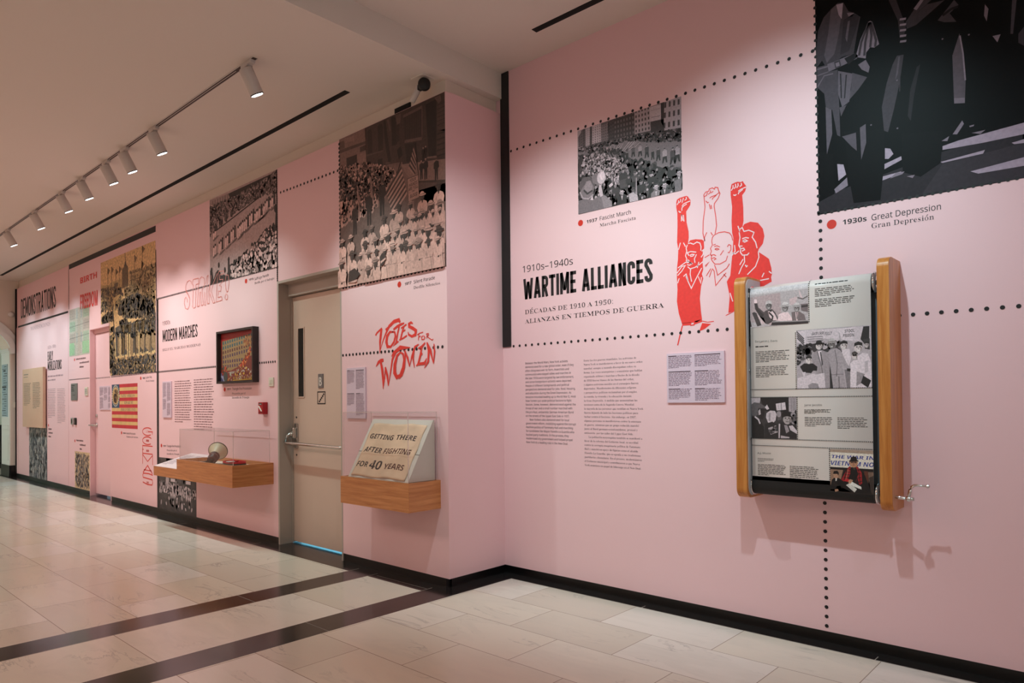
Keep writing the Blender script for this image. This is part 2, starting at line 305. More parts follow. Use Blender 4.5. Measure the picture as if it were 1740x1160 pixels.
# ---------------------------------------------------------------- flat printed graphics: polygons of ink in the plane of a wall
class Plane:
    def __init__(s, o, u, v, n, warp=None): s.o, s.u, s.v, s.n, s.warp = Vector(o), Vector(u), Vector(v), Vector(n), warp
    def at(s, a, b, h): return s.warp(a, b, h) if s.warp else s.o + s.u * a + s.v * b + s.n * h
PL = Plane((0, D1, 0), (1, 0, 0), (0, 0, 1), (0, -1, 0))
PR = Plane((0, D2, 0), (1, 0, 0), (0, 0, 1), (0, -1, 0))
class G:
    def __init__(s, plane, base=0.0008, step=0.00006): s.p, s.base, s.step, s.v, s.f, s.c, s.rng = plane, base, step, [], [], [], random.Random(7)
    def raw(s, vs, fs, col, lay=0):
        k = len(s.v); h = s.base + s.step * lay
        s.v += [s.p.at(a, b, h) for a, b in vs]; col = lin(col)
        for f in fs: s.f.append(tuple(k + i for i in f)); s.c.append(col)
        return s
    def poly(s, pts, col, lay=0):
        pts = list(pts); a = sum(pts[i][0] * pts[(i + 1) % len(pts)][1] - pts[(i + 1) % len(pts)][0] * pts[i][1] for i in range(len(pts)))
        return s.raw(pts if a > 0 else pts[::-1], [tuple(range(len(pts)))], col, lay)
    def rect(s, a0, b0, a1, b1, col, lay=0): return s.poly([(a0, b0), (a1, b0), (a1, b1), (a0, b1)], col, lay)
    def ell(s, a, b, ra, rb, col, lay=0, n=10, rot=0.0):
        c_, s_ = math.cos(rot), math.sin(rot)
        return s.poly([(a + ra * math.cos(t) * c_ - rb * math.sin(t) * s_, b + ra * math.cos(t) * s_ + rb * math.sin(t) * c_) for t in [2 * math.pi * i / n for i in range(n)]], col, lay)
    def line(s, pts, w, col, lay=0, closed=False):
        """stroke with mitred joins; w a width or one per point"""
        pts = [Vector((q[0], q[1])) for q in pts]; n = len(pts)
        if closed: pts = pts + [pts[0]]; n += 1
        ws = w if isinstance(w, (list, tuple)) else [w] * n
        if len(ws) != n: ws = [ws[min(int(i * len(ws) / n), len(ws) - 1)] for i in range(n)]
        A = []; B = []
        for i in range(n):
            d0 = (pts[i] - pts[i - 1]) if i else (pts[1] - pts[0]); d1 = (pts[i + 1] - pts[i]) if i < n - 1 else d0
            if closed and i in (0, n - 1): d0 = pts[-1] - pts[-2]; d1 = pts[1] - pts[0]
            d0 = d0.normalized() if d0.length > 1e-9 else d1.normalized(); d1 = d1.normalized() if d1.length > 1e-9 else d0
            t = d0 + d1; t = t.normalized() if t.length > 1e-6 else d0
            nn = Vector((-t.y, t.x)); k = max(nn.dot(Vector((-d0.y, d0.x))), 0.45); q = nn * (ws[i] / 2 / k)
            A.append(pts[i] + q); B.append(pts[i] - q)
        vs_ = [tuple(q) for q in A + B]
        return s.raw(vs_, [(n + i, n + i + 1, i + 1, i) for i in range(n - 1)], col, lay)
    def text(s, t, sty, org, right=None, cap=0.05, col=(25, 20, 22), lay=0, shear=0.0, up=None):
        v, f, (x0, x1) = glyphs(t, sty); ch = {'serif': .69, 'bold': .714, 'sans': .714}[sty]; sy = cap / ch
        a0, b0 = org[0], org[1]
        sx = sy if right is None else (right[0] - a0) / (x1 - x0); sl = 0 if right is None else (right[1] - b0) / (right[0] - a0)
        return s.raw([(a0 + (x - x0) * sx + y * sy * shear, b0 + y * sy + sl * (x - x0) * sx) for x, y in v], f, col, lay)
    def block(s, lines, sty, top, bot, width, cap, col, lay=0, indent=()):
        """paragraph of real lines: top = baseline start of the first line, bot of the last"""
        n = len(lines); wmax = max(glyphs(t, sty)[2][1] for t in lines); k = width / wmax; ch = {'serif': .69, 'bold': .714, 'sans': .714}[sty]
        for i, t in enumerate(lines):
            q = i / max(n - 1, 1); a, b = top[0] + (bot[0] - top[0]) * q, top[1] + (bot[1] - top[1]) * q
            v, f, _ = glyphs(t, sty)
            if i in indent: a += 0.035
            s.raw([(a + x * k, b + y * cap / ch) for x, y in v], f, col, lay)
        return s
    def greek(s, a0, a1, btop, bbot, n, col, lay=0, seed=1, last=0.5, fill=0.42, gaps=()):
        """lines of unreadably small type as word-long dashes"""
        rg = random.Random(seed); W_ = a1 - a0; hh = (btop - bbot) / n
        for i in range(n):
            if i in gaps: continue
            b = btop - (i + 0.8) * hh; a = a0; end = a0 + W_ * (last if i == n - 1 or i + 1 in gaps else rg.uniform(0.86, 1.0))
            while a < end:
                w = min(rg.uniform(0.05, 0.17) * W_, end - a)
                if w > 0.012 * W_: s.rect(a, b, a + w, b + hh * fill * rg.uniform(0.85, 1.1), col, lay)
                a += w + 0.022 * W_
        return s
    def dots(s, p0, p1, n, r, col=(20, 16, 18), lay=0, ends=(True, True)):
        for i in range(n):
            if (i == 0 and not ends[0]) or (i == n - 1 and not ends[1]): continue
            q = i / max(n - 1, 1); s.ell(p0[0] + (p1[0] - p0[0]) * q, p0[1] + (p1[1] - p0[1]) * q, r, r, col, lay, 12)
        return s
    def disp(s, t, org, right, h, col, lay=0, stem=.15, gap=.05):
        tot = 0; gl = []
        for c in t: w, st = disp_glyph(c, stem); gl.append((tot, st)); tot += w + gap
        k = (right[0] - org[0]) / (tot - gap); sl = (right[1] - org[1]) / (right[0] - org[0])
        for x0, st in gl:
            for q in st: s.line([(org[0] + (x0 + x) * k, org[1] + y * h + sl * (x0 + x) * k) for x, y in q] if abs(k - h) < 1e-9 else [(org[0] + (x0 + x) * k, org[1] + y * h) for x, y in q], stem * (k + h) / 2 * 0.95, col, lay)
        return s
    def spots(s, region, n, ra, rb, cols, lay=0, k=6, tall=1.0, sides=7, grow=0.0):
        """many small blobs inside a polygon (faces and hats in a far crowd, leaves, gravel)"""
        xs = [q[0] for q in region]; ys = [q[1] for q in region]; m = len(region); i = t = 0; y0, y1 = min(ys), max(ys)
        while i < n and t < n * 30:
            t += 1; x = s.rng.uniform(min(xs), max(xs)); y = s.rng.uniform(y0, y1); ins = False; j = m - 1
            for q in range(m):
                if (region[q][1] > y) != (region[j][1] > y) and x < (region[j][0] - region[q][0]) * (y - region[q][1]) / (region[j][1] - region[q][1]) + region[q][0]: ins = not ins
                j = q
            if not ins: continue
            g = 1 + grow * (1 - (y - y0) / (y1 - y0)); r = s.rng.uniform(ra, rb) * g
            s.ell(x, y, r, r * tall * s.rng.uniform(.75, 1.3), s.rng.choice(cols), lay + i % k, sides, s.rng.uniform(-.6, .6)); i += 1
        return s
    def build(s, name, mat, parent=None):
        me = bpy.data.meshes.new(name); me.from_pydata(s.v, [], s.f)
        at = me.color_attributes.new('ink', 'FLOAT_COLOR', 'CORNER'); d = []
        for f, c in zip(s.f, s.c): d += list(c) * len(f)
        at.data.foreach_set('color', d); me.update()
        return link(name, me, mat, parent)
def vinyl(g, name, mat, label, cat, group=None): return tag(g.build(name, M[mat]), label, cat, group)
INK = (28, 22, 24); RED = (222, 52, 44)
# ================================================================ the setting
# floor: marble in running bond, black marble borders and bands let in flush
BA0, BA1 = -4.481, -4.243; BB0, BB1 = -3.632, -3.389     # two black bands across the hall
YF_, YW_ = -4.2, 3.95
def floor_piece(name, mat, x0, x1, y0, y1):
    b = MB(); b.box(x0, x1, y0, y1, -0.06, 0.0); return struct(name, b, mat)
floor_piece('floor', M['marble_hall'], -17.6, BA0, YF_, 3.045)
floor_piece('floor.001', M['marble_strip'], BA1, BB0, YF_, 3.045)
floor_piece('floor.002', M['marble_bay'], BB1, 4.3, YF_, 3.676)
b = MB(); b.box(BA0, BA1, YF_, 3.045, -0.06, 0.0); struct('trim_1', b, M['blackstone'])
b = MB(); b.box(BB0, BB1, YF_, 3.676, -0.06, 0.0); struct('trim_2', b, M['blackstone'])
b = MB(); b.box(-15.67, BB0, 3.045, 4.9, -0.06, 0.0); struct('trim_3', b, M['blackstone'])
b = MB(); b.box(BB0, 4.3, 3.676, 4.1, -0.06, 0.0); struct('trim_4', b, M['blackstone'])
# pale joints of the black border
b = MB()
for x in (-4.48, -4.244, -3.633): b.box(x - 0.002, x + 0.002, 3.045, 3.14, 0.0, 0.0006)
b.box(-4.2, -3.64, 3.098, 3.101, 0.0, 0.0006); b.box(-1.002, -0.998, 3.676, 3.73, 0.0, 0.0006); b.box(-2.312, -2.308, 3.676, 3.72, 0.0, 0.0006)
for x0, y in ((BA0, 2.178), (BB0, 2.172)): b.box(x0, x0 + 0.24, y - 0.0015, y + 0.0015, 0.0, 0.0006)
for x in (-6.0, -7.6, -9.2, -10.8, -12.4): b.box(x - 0.002, x + 0.002, 3.045, 3.14, 0.0, 0.0006)
struct('trim_5', b, plain('pale_floor_joint', (150, 142, 134), 0.6))
# plaster wall behind the pink cladding, with the openings of the two doors
def wall_with_holes(name, mat, y0, y1, z0, z1, xs, holes):
    b = MB(); cut = sorted({xs[0], xs[1]} | {h[0] for h in holes} | {h[1] for h in holes})
    for a, c in zip(cut, cut[1:]):
        hz = [h for h in holes if h[0] <= a and h[1] >= c]
        if hz: 
            b.box(a, c, y0, y1, hz[0][2], z1)
        else: b.box(a, c, y0, y1, z0, z1)
    return struct(name, b, mat)
DG = (-5.80, -4.807, 2.368); DP = (-10.978, -10.150, 2.340)
wall_with_holes('wall_left', M['cream'], 3.258, 3.42, 0, H1 + .1, (-15.6, -3.58), [DG, DP])
b = MB(); b.box(-3.68, -3.58, 3.42, 3.90, 0, H1 + .1); struct('wall_return', b, M['cream'])
b = MB(); b.box(-3.68, 4.3, 3.82, 3.95, 0, H2 + .1); struct('wall_right', b, M['cream'])
# pink cladding
ZT = 3.398
def clad(name, segs):
    b = MB()
    for x0, x1, z0, z1 in segs: b.box(x0, x1, D1, 3.256, z0, z1)
    return struct(name, b, M['pink'])
clad('trim_6', [(-14.975, -14.90, ZB, 3.36), (-14.90, -11.952, 2.665, 3.36)])
clad('trim_7', [(-14.885, -11.957, ZB, 2.655)])
clad('trim_8', [(-11.947, DP[0], ZB, 3.372), (DP[0], DP[1], DP[2], 3.372), (DP[1], DG[0] - 0.0, ZB, 3.385), (DG[0], DG[1], DG[2], 3.392)])
clad('trim_9', [(DG[1], XC, ZB, ZT)])
b = MB(); b.box(-3.578, XC, 3.256, D2, ZB, 3.405); struct('trim_10', b, M['pink'])
b = MB(); b.box(-3.578, 4.28, D2, 3.818, ZB, H2); struct('trim_11', b, M['pink'])
# recessed black stone base under the cladding
b = MB()
for x0, x1 in ((-15.05, -11.0), (-10.13, DG[0] - .02), (DG[1] + .012, -3.575)): b.box(x0, x1, 3.215, 3.257, 0, 0.10)
struct('baseboard_left', b, M['blackbase'])
b = MB(); b.box(-3.579, -3.56, 3.257, 3.80, 0, 0.10); struct('baseboard_return', b, M['blackbase'])
b = MB(); b.box(-3.56, 4.28, 3.785, 3.819, 0, 0.10); struct('baseboard_right', b, M['blackbase'])
# ceilings and the drop between them
b = MB(); b.box(-15.6, -3.60, YF_, 3.27, H1, H1 + .12); struct('ceiling', b, M['ceil'])
b = MB(); b.box(-3.60, -3.515, YF_, 3.83, H1, H2 + .16); struct('trim_12', b, M['ceil'])
b = MB(); b.box(-3.515, 4.3, YF_, 3.83, H2, H2 + .12); struct('ceiling.001', b, M['ceil'])
# end wall with the arched opening into the stair hall
EX = -15.05; AR = 0.99; AC = 3.131 - AR; SZ = 2.20
op = [(AC - AR, 0.0), (AC - AR, SZ)] + [(AC - AR * math.cos(math.pi * i / 24), SZ + 0.62 * AR * math.sin(math.pi * i / 24)) for i in range(1, 24)] + [(AC + AR, SZ), (AC + AR, 0.0)]
b = MB(); b.prism([(YF_, 0), (AC - AR, 0)] + op[1:-1] + [(AC + AR, 0), (3.30, 0), (3.30, H1 + .2), (YF_, H1 + .2)], EX - 0.62, EX, 'x'); struct('wall_end', b, M['cream'])
b = MB(); ri = op[1:-1]; ro = [(AC - (AR + .16) * math.cos(math.pi * i / 24), SZ + (0.62 * AR + .20) * math.sin(math.pi * i / 24)) for i in range(25)]
rm = [(AC - (AR + .09) * math.cos(math.pi * i / 24), SZ + (0.62 * AR + .11) * math.sin(math.pi * i / 24)) for i in range(25)]
b.prism(ro + ri[::-1], EX, EX + 0.035, 'x'); b.prism(rm + ri[::-1], EX + 0.035, EX + 0.055, 'x'); struct('trim_13', b, M['jambpaint'])
b = MB()
for z0, z1, e in ((2.20, 2.235, .012), (2.235, 2.262, .024), (2.262, 2.292, .04)): b.box(EX - 0.62, EX + e, 3.129 - e, 3.25, z0, z1)
struct('trim_14', b, M['jambpaint'])
b = MB(); b.box(EX - .004, EX + .02, 3.129, 3.26, 0, 0.20); b.box(EX - 0.62, EX + .0, 3.111, 3.131, 0, 0.20); struct('baseboard_end', b, M['blackbase'])
b = MB(); b.box(EX - 0.60, EX - 0.02, 3.119, 3.1315, 0.20, 2.2)
for z0, z1 in ((0.28, 0.74), (0.84, 0.92)):
    b.box(EX - 0.54, EX - 0.08, 3.109, 3.119, z0, z1, 0.008, 1)
struct('trim_15', b, M['jambpaint'])
# stair hall beyond the arch and rooms' remaining shell
SH = plain('stair_hall_paint', (226, 236, 226), 0.7, var=0.02)
b = MB(); b.box(-17.7, -17.6, YF_, 4.6, 0, 3.6); struct('wall_far', b, SH)
b = MB(); b.box(-17.6, -15.67, 4.5, 4.6, 0, 3.6); struct('wall_far_side', b, SH)
b = MB(); b.box(-17.6, -15.67, 3.045, 4.6, -0.06, 0.0); struct('floor.003', b, M['marble_hall'])
b = MB(); b.box(-17.7, -15.6, YF_, 4.6, 3.60, 3.7); struct('ceiling.002', b, M['ceil'])
b = MB(); b.box(-17.7, 4.4, YF_ - .1, YF_, 0, H2 + .1); struct('wall_front', b, M['cream'])
b = MB(); b.box(4.3, 4.4, YF_, 3.95, 0, H2 + .1); struct('wall_bay_end', b, M['cream'])
# stairwell behind the grey door
b = MB(); b.box(-6.2, -4.5, 4.85, 4.95, 0, 2.6); b.box(-6.3, -6.2, 3.42, 4.95, 0, 2.6); b.box(-4.5, -4.4, 3.42, 4.95, 0, 2.6); b.box(-6.3, -4.4, 3.42, 4.95, 2.6, 2.7); struct('wall_stairwell', b, M['cream'])
# ---- grey stair door (door_1)
def part(mb, name, mat, parent, label=None):
    o = mb.build(name, mat, parent)
    if label: o['label'] = label
    return o
b = MB(); LY = 3.343
b.box(-5.778, -4.80, LY, LY + .045, 0.016, 2.234)
door = struct('door_1', b, M['greydoor']); tag(door, 'warm grey steel stair door with narrow window and push bar', 'door')
b = MB(); b.box(-5.802, -5.778, 3.206, 3.42, 0, 2.368); b.box(-5.778, -4.807, 3.206, 3.42, 2.346, 2.368); b.box(-5.79, -5.768, 3.325, 3.343, 0, 2.25); b.box(-5.79, -4.807, 3.30, 3.42, 2.240, 2.346)
b.box(-4.807, -4.79, 3.206, 3.42, 0, 2.368); part(b, 'door_frame', M['greyframe'], door)
b = MB(); b.box(-5.674, -5.583, LY - .0015, LY + .001, 1.327, 1.941); part(b, 'vision_panel', M['glazing'], door)
b = MB(); b.box(-5.684, -5.674, LY - .006, LY + .002, 1.317, 1.951); b.box(-5.583, -5.573, LY - .006, LY + .002, 1.317, 1.951); b.box(-5.674, -5.583, LY - .006, LY + .002, 1.317, 1.327); b.box(-5.674, -5.583, LY - .006, LY + .002, 1.941, 1.951)
part(b, 'glazing_bead', M['greydoor'], door)
b = MB(); b.box(-5.748, -5.688, LY - .012, LY, 0.86, 1.085, .006); b.box(-5.742, -5.694, LY - .045, LY - .012, 0.95, 1.05, .012); b.ball((-5.718, LY - .05, 0.99), 0.017)
b.tube([(-5.718, LY - .045, 1.005), (-5.745, LY - .075, 0.97), (-5.752, LY - .095, 0.918), (-5.73, LY - .098, 0.912), (-5.60, LY - .098, 0.911), (-4.90, LY - .098, 0.9), (-4.86, LY - .09, 0.9), (-4.84, LY - .03, 0.94), (-4.84, LY - .002, 0.96)], 0.014, 12)
b.box(-4.87, -4.81, LY - .04, LY, 0.86, 1.085, .006); part(b, 'push_bar', M['steel'], door, 'satin steel push bar across the door')
b = MB(); b.lathe([(0, 0), (.009, 0), (.009, .004), (0, .004)], (-5.715, LY, 1.14), (0, -1, 0), 12); b.lathe([(0, 0), (.009, 0), (.009, .004), (0, .004)], (-5.715, LY, 0.80), (0, -1, 0), 12); part(b, 'lock_cylinder', M['rim'], door)
# signs on the door
b = MB(); b.box(-5.346, -5.270, LY - .008, LY, 1.398, 1.521, .002); sg = tag(b.build('floor_sign', M['plaque']), 'small grey plaque with pale letter on the grey stair door', 'sign')
g = G(Plane((0, LY - .008, 0), (1, 0, 0), (0, 0, 1), (0, -1, 0))); g.line([(-5.324, 1.418), (-5.324, 1.492)], .012, (225, 210, 200)); g.line([(-5.324, 1.487), (-5.305, 1.487), (-5.297, 1.478), (-5.297, 1.466), (-5.305, 1.457), (-5.324, 1.457)], .011, (225, 210, 200)); g.line([(-5.324, 1.423), (-5.303, 1.423), (-5.293, 1.432), (-5.293, 1.447), (-5.303, 1.456)], .011, (225, 210, 200)); g.build('letter', M['ink'], sg)
g = G(Plane((0, LY, 0), (1, 0, 0), (0, 0, 1), (0, -1, 0)))
for q in (((-5.364, 1.259), (-5.364, 1.367)), ((-5.246, 1.259), (-5.246, 1.367)), ((-5.369, 1.262), (-5.241, 1.262)), ((-5.369, 1.364), (-5.241, 1.364))): g.line(q, .010, INK)
for i in range(5): g.rect(-5.346 + i * .0165, 1.274 + i * .0155, -5.346 + (i + 1.25) * .0165, 1.274 + (i + 1) * .0155, INK)
vinyl(g, 'stairs_sign', 'ink', 'black outlined square stairs pictogram below the letter plaque on grey door', 'sign')
# ---- pink door (door_2)
PY = 3.276; b = MB(); b.box(-10.955, DP[1], PY, PY + .045, 0.03, 2.262); d2 = struct('door_2', b, M['pink']); tag(d2, 'pink flush door set back in the pink wall', 'door')
b = MB(); b.box(-10.982, -10.962, 3.206, 3.42, 0, DP[2]); b.box(-10.962, DP[1], 3.206, 3.42, DP[2] - .02, DP[2]); b.box(DP[1], DP[1] + .02, 3.21, 3.42, 0, DP[2]); b.box(-10.962, DP[1], 3.26, 3.42, 2.268, 2.32); part(b, 'door_frame', M['pink'], d2)
hx = -10.905
b = MB(); b.lathe([(0, 0), (.028, 0), (.028, .012), (.012, .014), (.012, .05), (0, .05)], (hx, PY, .985), (0, -1, 0), 16); b.tube([(hx, PY - .045, .985), (hx - .03, PY - .06, .985), (hx - .13, PY - .06, .985)], .011); b.lathe([(0, 0), (.024, 0), (.022, .016), (0, .016)], (hx, PY, 1.115), (0, -1, 0), 16); part(b, 'door_handle', M['steel'], d2)
# ================================================================ ceiling: track, lamps, slots
t = empty('light_track', (-7.7, 2.2, H1), 'long dark recessed lighting track in the ceiling carrying the row of white spotlights', 'track')
b = MB(); b.box(-14.6, -4.245, 2.183, 2.213, H1 - .004, H1 + .002); part(b, 'channel', M['track'], t)
b = MB(); b.box(-14.6, -4.238, 2.179, 2.183, H1 - .006, H1 + .001); b.box(-14.6, -4.238, 2.213, 2.217, H1 - .006, H1 + .001); b.box(-14.6, -4.5, 2.196, 2.200, H1 - .005, H1); part(b, 'rail', M['lampwhite'], t)
def spot(name, loc, aim, power, col, size, blend=0.75, rad=0.03):
    l = bpy.data.lights.new(name, 'SPOT'); l.energy = power; l.color = col; l.spot_size = math.radians(size); l.spot_blend = blend; l.shadow_soft_size = rad
    o = bpy.data.objects.new(name, l); o.location = loc; o.rotation_euler = (Vector(aim) - Vector(loc)).to_track_quat('-Z', 'Y').to_euler(); C.objects.link(o); return o
def make_head(x, y, z, tilt, label, group):
    """tilt: unit direction of the beam"""
    e = empty('track_spotlight', (x, y, z), label, 'spotlight', group); d = Vector(tilt).normalized(); s0 = Vector((x, y, z - .075)); k0 = s0 - d * .035; k1 = s0 + d * .135
    b = MB(); b.box(x - .07, x + .07, y - .017, y + .017, z - .028, z + .002, .004); b.box(x - .03, x + .03, y - .02, y + .02, z - .036, z - .02, .004); part(b, 'adapter', M['lampwhite'], e)
    b = MB(); b.tube([(x, y, z - .03), (x, y, z - .075)], .008); part(b, 'stem', M['lampwhite'], e)
    b = MB(); b.lathe([(0, 0), (.040, 0), (.044, .004), (.044, .165), (.041, .17), (.041, .166)], k0, d, 28); part(b, 'lamp_body', M['lampwhite'], e)
    b = MB(); b.lathe([(.0435, .160), (.0445, .172), (.037, .172), (.036, .158)], k0, d, 28); part(b, 'bezel', M['rim'], e)
    b = MB(); b.lathe([(0, .1745), (.038, .1745), (.038, .168), (0, .168)], k0, d, 28); part(b, 'lens', M['lens'], e)
    return e, k0 + d * .185, d
TILT = (0.0, 0.47, -0.88)
HX = [(-4.336, 'first white track spotlight at the near end of the track, apart from the rest'), (-5.919, 'second white track spotlight from the near end, nearest to the close group of three'), (-6.574, 'third white track spotlight from the near end of the ceiling track'), (-7.043, 'fourth white track spotlight from the near end, close beside the third'), (-7.736, 'fifth white track spotlight from the near end of the ceiling track'), (-8.399, 'sixth white track spotlight from the near end of the ceiling track'), (-9.438, 'seventh white track spotlight from the near end, next to last in view'), (-10.678, 'eighth white track spotlight, farthest in view along the ceiling track')]
h0, lp, ld = make_head(HX[0][0], 2.198, H1, TILT, HX[0][1], 'white spotlights on the ceiling track')
LPOS = []
for i, (x, lab) in enumerate(HX):
    if i:
        o = h0.copy(); C.objects.link(o); o.location.x = x; o['label'] = lab
        for ch in list(h0.children):
            c = ch.copy(); C.objects.link(c); c.parent = o; c.matrix_parent_inverse = ch.matrix_parent_inverse.copy()
    LPOS.append(Vector((x, lp.y, lp.z)))
BEAM = [(92, (.70, 1.0, .96))] + [(47, (.69, 1.0, .95))] * 3 + [(90, (.90, 1.0, .96))] * 4
for q, (pw, c) in zip(LPOS, BEAM): spot('track_beam', (q.x, 2.275, 3.295), (q.x, D1, 1.25), pw, c, 82, 1.0)
for x in (-11.6, -12.4, -13.2, -14.0): spot('track_beam_far', (x, 2.275, 3.295), (x, D1, 1.5), 80, (.66, 1.0, 1.04), 80, 1.0)
b3 = [(-2.61, 'white spotlight on the bay track, nearest the wall return'), (-1.13, 'white spotlight on the bay track, middle of the three'), (0.35, 'white spotlight on the bay track, farthest from the wall return')]
for (x, lab), aim, (pw, c) in zip(b3, ((-2.9, D2, 1.45), (-1.5, D2, 1.75), (.1, D2, 1.7)), ((162, (.79, 1.0, 1.0)), (162, (.70, 1.0, 1.07)), (38, (.62, .80, 1.0)))):
    dd = (Vector(aim) - Vector((x, 1.97, H2 - .1))).normalized(); e, p, d = make_head(x, 1.97, H2 - .001, dd, lab, 'white spotlights over the bay'); spot('bay_beam', (x, 2.14, 3.45), aim, pw, c, 82, 1.0)
b = MB(); b.box(-3.2, 1.2, 1.955, 1.985, H2 - .004, H2 + .002); tag(b.build('bay_track', M['track']), 'dark lighting track above the visitor side of the bay', 'track')
b = MB(); b.box(-14.55, -4.228, 2.872, 2.917, H1 - .003, H1 + .02); tag(b.build('slot_diffuser', M['void']), 'long black slot diffuser running along the hall ceiling beside the pink wall', 'air slot')
b = MB(); b.box(-2.945, 1.5, 3.444, 3.492, H2 - .003, H2 + .02); tag(b.build('slot_diffuser', M['void']), 'black slot diffuser in the higher ceiling over the bay', 'air slot')
b = MB(); b.box(-4.135, -3.955, 3.246, 3.258, 3.425, 3.462); tag(b.build('wall_slot', M['void']), 'short black slot in the plaster strip just above the silent parade mural', 'air slot')
# ceiling fitting at the corner: plate, black yoke, white tube
t = empty('corner_projector', (-3.68, 3.16, H1), 'black and white ceiling projector at the corner above the mural of the white-clad marchers', 'spotlight')
b = MB(); b.box(-3.745, -3.625, 3.085, 3.205, H1 - .006, H1 + .001, .001); part(b, 'ceiling_plate', M['ceil'], t)
b = MB(); b.lathe([(0, -.02), (.036, -.02), (.043, -.012), (.043, .012), (.036, .02), (0, .02)], (-3.645, 3.12, 3.452), (0.75, -.6, 0.0), 22); b.box(-3.705, -3.655, 3.105, 3.14, 3.425, 3.462, .006); b.tube([(-3.66, 3.125, 3.47), (-3.67, 3.13, H1)], .01); part(b, 'yoke', M['black'], t)
b = MB(); b.lathe([(0, 0), (.019, 0), (.021, .004), (.021, .115), (.017, .12), (0, .12)], (-3.70, 3.128, 3.462), (-.62, -.1, -.78), 20); part(b, 'tube', M['lampwhite'], t)
# ================================================================ small wall fittings
b = MB(); b.box(-5.951, -5.866, 3.198, D1, 1.424, 1.505, .003); sw = tag(b.build('switch_plate', M['ivory']), 'ivory switch plate on the pink wall between framed picture and grey door', 'switch')
b = MB()
for x in (-5.935, -5.905): b.box(x, x + .02, 3.193, 3.199, 1.445, 1.485, .002)
part(b, 'rocker', M['ivory'], sw)
fa = empty('fire_alarm', (-6.035, D1, 1.17), 'red fire alarm pull station on pink wall below the framed picture', 'fire alarm')
b = MB(); b.box(-6.075, -5.985, 3.16, D1, 1.17, 1.28, .004); part(b, 'housing', M['red'], fa)
g = G(Plane((0, 3.16, 0), (1, 0, 0), (0, 0, 1), (0, -1, 0))); g.poly([(-6.07, 1.247), (-6.052, 1.247), (-6.004, 1.203), (-6.008, 1.195), (-6.026, 1.197), (-6.07, 1.238)], (236, 232, 226)); g.rect(-6.062, 1.255, -6.006, 1.272, (40, 14, 16)); g.text('FIRE', 'bold', (-6.056, 1.258), (-6.012, 1.258), .011, (236, 232, 226), 3); g.line([(-6.07, 1.187), (-5.99, 1.187)], .006, (90, 8, 14)); part(g, 'pull_face', M['ink'], fa)
b = MB(); b.box(-11.805, -11.51, 3.199, D1, 1.34, 1.587, .002); pq = tag(b.build('plaque', M['plaque']), 'dark grey plaque on the narrow pink panel under the pale street map print', 'sign')
g = G(Plane((0, 3.199, 0), (1, 0, 0), (0, 0, 1), (0, -1, 0)))
for k in range(4): g.rect(-11.78, 1.55 - k * .026, -11.78 + (.16, .1, .13, .14)[k], 1.562 - k * .026, (48, 44, 46))
g.rect(-11.72, 1.412, -11.60, 1.42, (80, 72, 74)); part(g, 'engraved_lines', M['ink'], pq)
b = MB(); b.box(-11.167, -11.04, 3.196, D1, 1.403, 1.523, .003); kp = tag(b.build('keypad', M['ivory']), 'ivory keypad plate beside the pink door frame, right of the dark plaque', 'keypad')
b = MB(); [b.box(-11.145 + i * .033, -11.12 + i * .033, 3.192, 3.197, 1.425 + j * .028, 1.445 + j * .028, .002) for i in range(3) for j in range(3)]; part(b, 'key', plain('grey_keys', (170, 168, 160), 0.5), kp)
for x, mt, lab, nm in ((-11.79, M['steel'], 'brushed flush pull on the narrow pink panel, left of the black one', 'flush_pull'), (-11.64, M['black'], 'black flush pull on the narrow pink panel beside the brushed one', 'flush_pull')):
    b = MB(); b.box(x, x + .085, 3.19, D1, .98, 1.084, .008); f = tag(b.build(nm, mt), lab, 'door pull')
    b = MB(); b.box(x + .02, x + .065, 3.186, 3.192, 1.0, 1.064, .003); part(b, 'recess', M['rim'], f)
b = MB(); b.lathe([(0, 0), (.05, 0), (.05, .02), (.03, .035), (0, .035)], (EX, 3.14, 2.905), (1, 0, 0), 20); tag(b.build('wall_sensor', M['white']), 'round white sensor on the end wall above the arch moulding', 'sensor')
b = MB(); b.box(-15.02, -14.985, 3.17, 3.215, 1.235, 1.335, .003); tag(b.build('wall_box', M['ivory']), 'small ivory box at the far edge of the pink wall beside the arch', 'switch')
# sign on the reveal of the arch
b = MB(); b.box(-15.58, -15.18, 3.112, 3.119, 1.07, 2.02); sg = tag(b.build('reveal_sign', plain('blue_grey_sign', (150, 176, 190), 0.4)), 'tall blue grey sign with dark blocks on the reveal of the arch', 'sign')
g = G(Plane((0, 3.112, 0), (1, 0, 0), (0, 0, 1), (0, -1, 0))); rg = random.Random(4)
for k in range(22): g.rect(-15.56 + rg.choice((0, .08, .15)), 1.09 + k * .042, -15.30 + rg.choice((0, .05, .1)), 1.09 + k * .042 + rg.choice((.008, .012, .03)), rg.choice(((40, 56, 70), (60, 84, 100), (30, 40, 52))))
part(g, 'printed_blocks', M['ink'], sg)
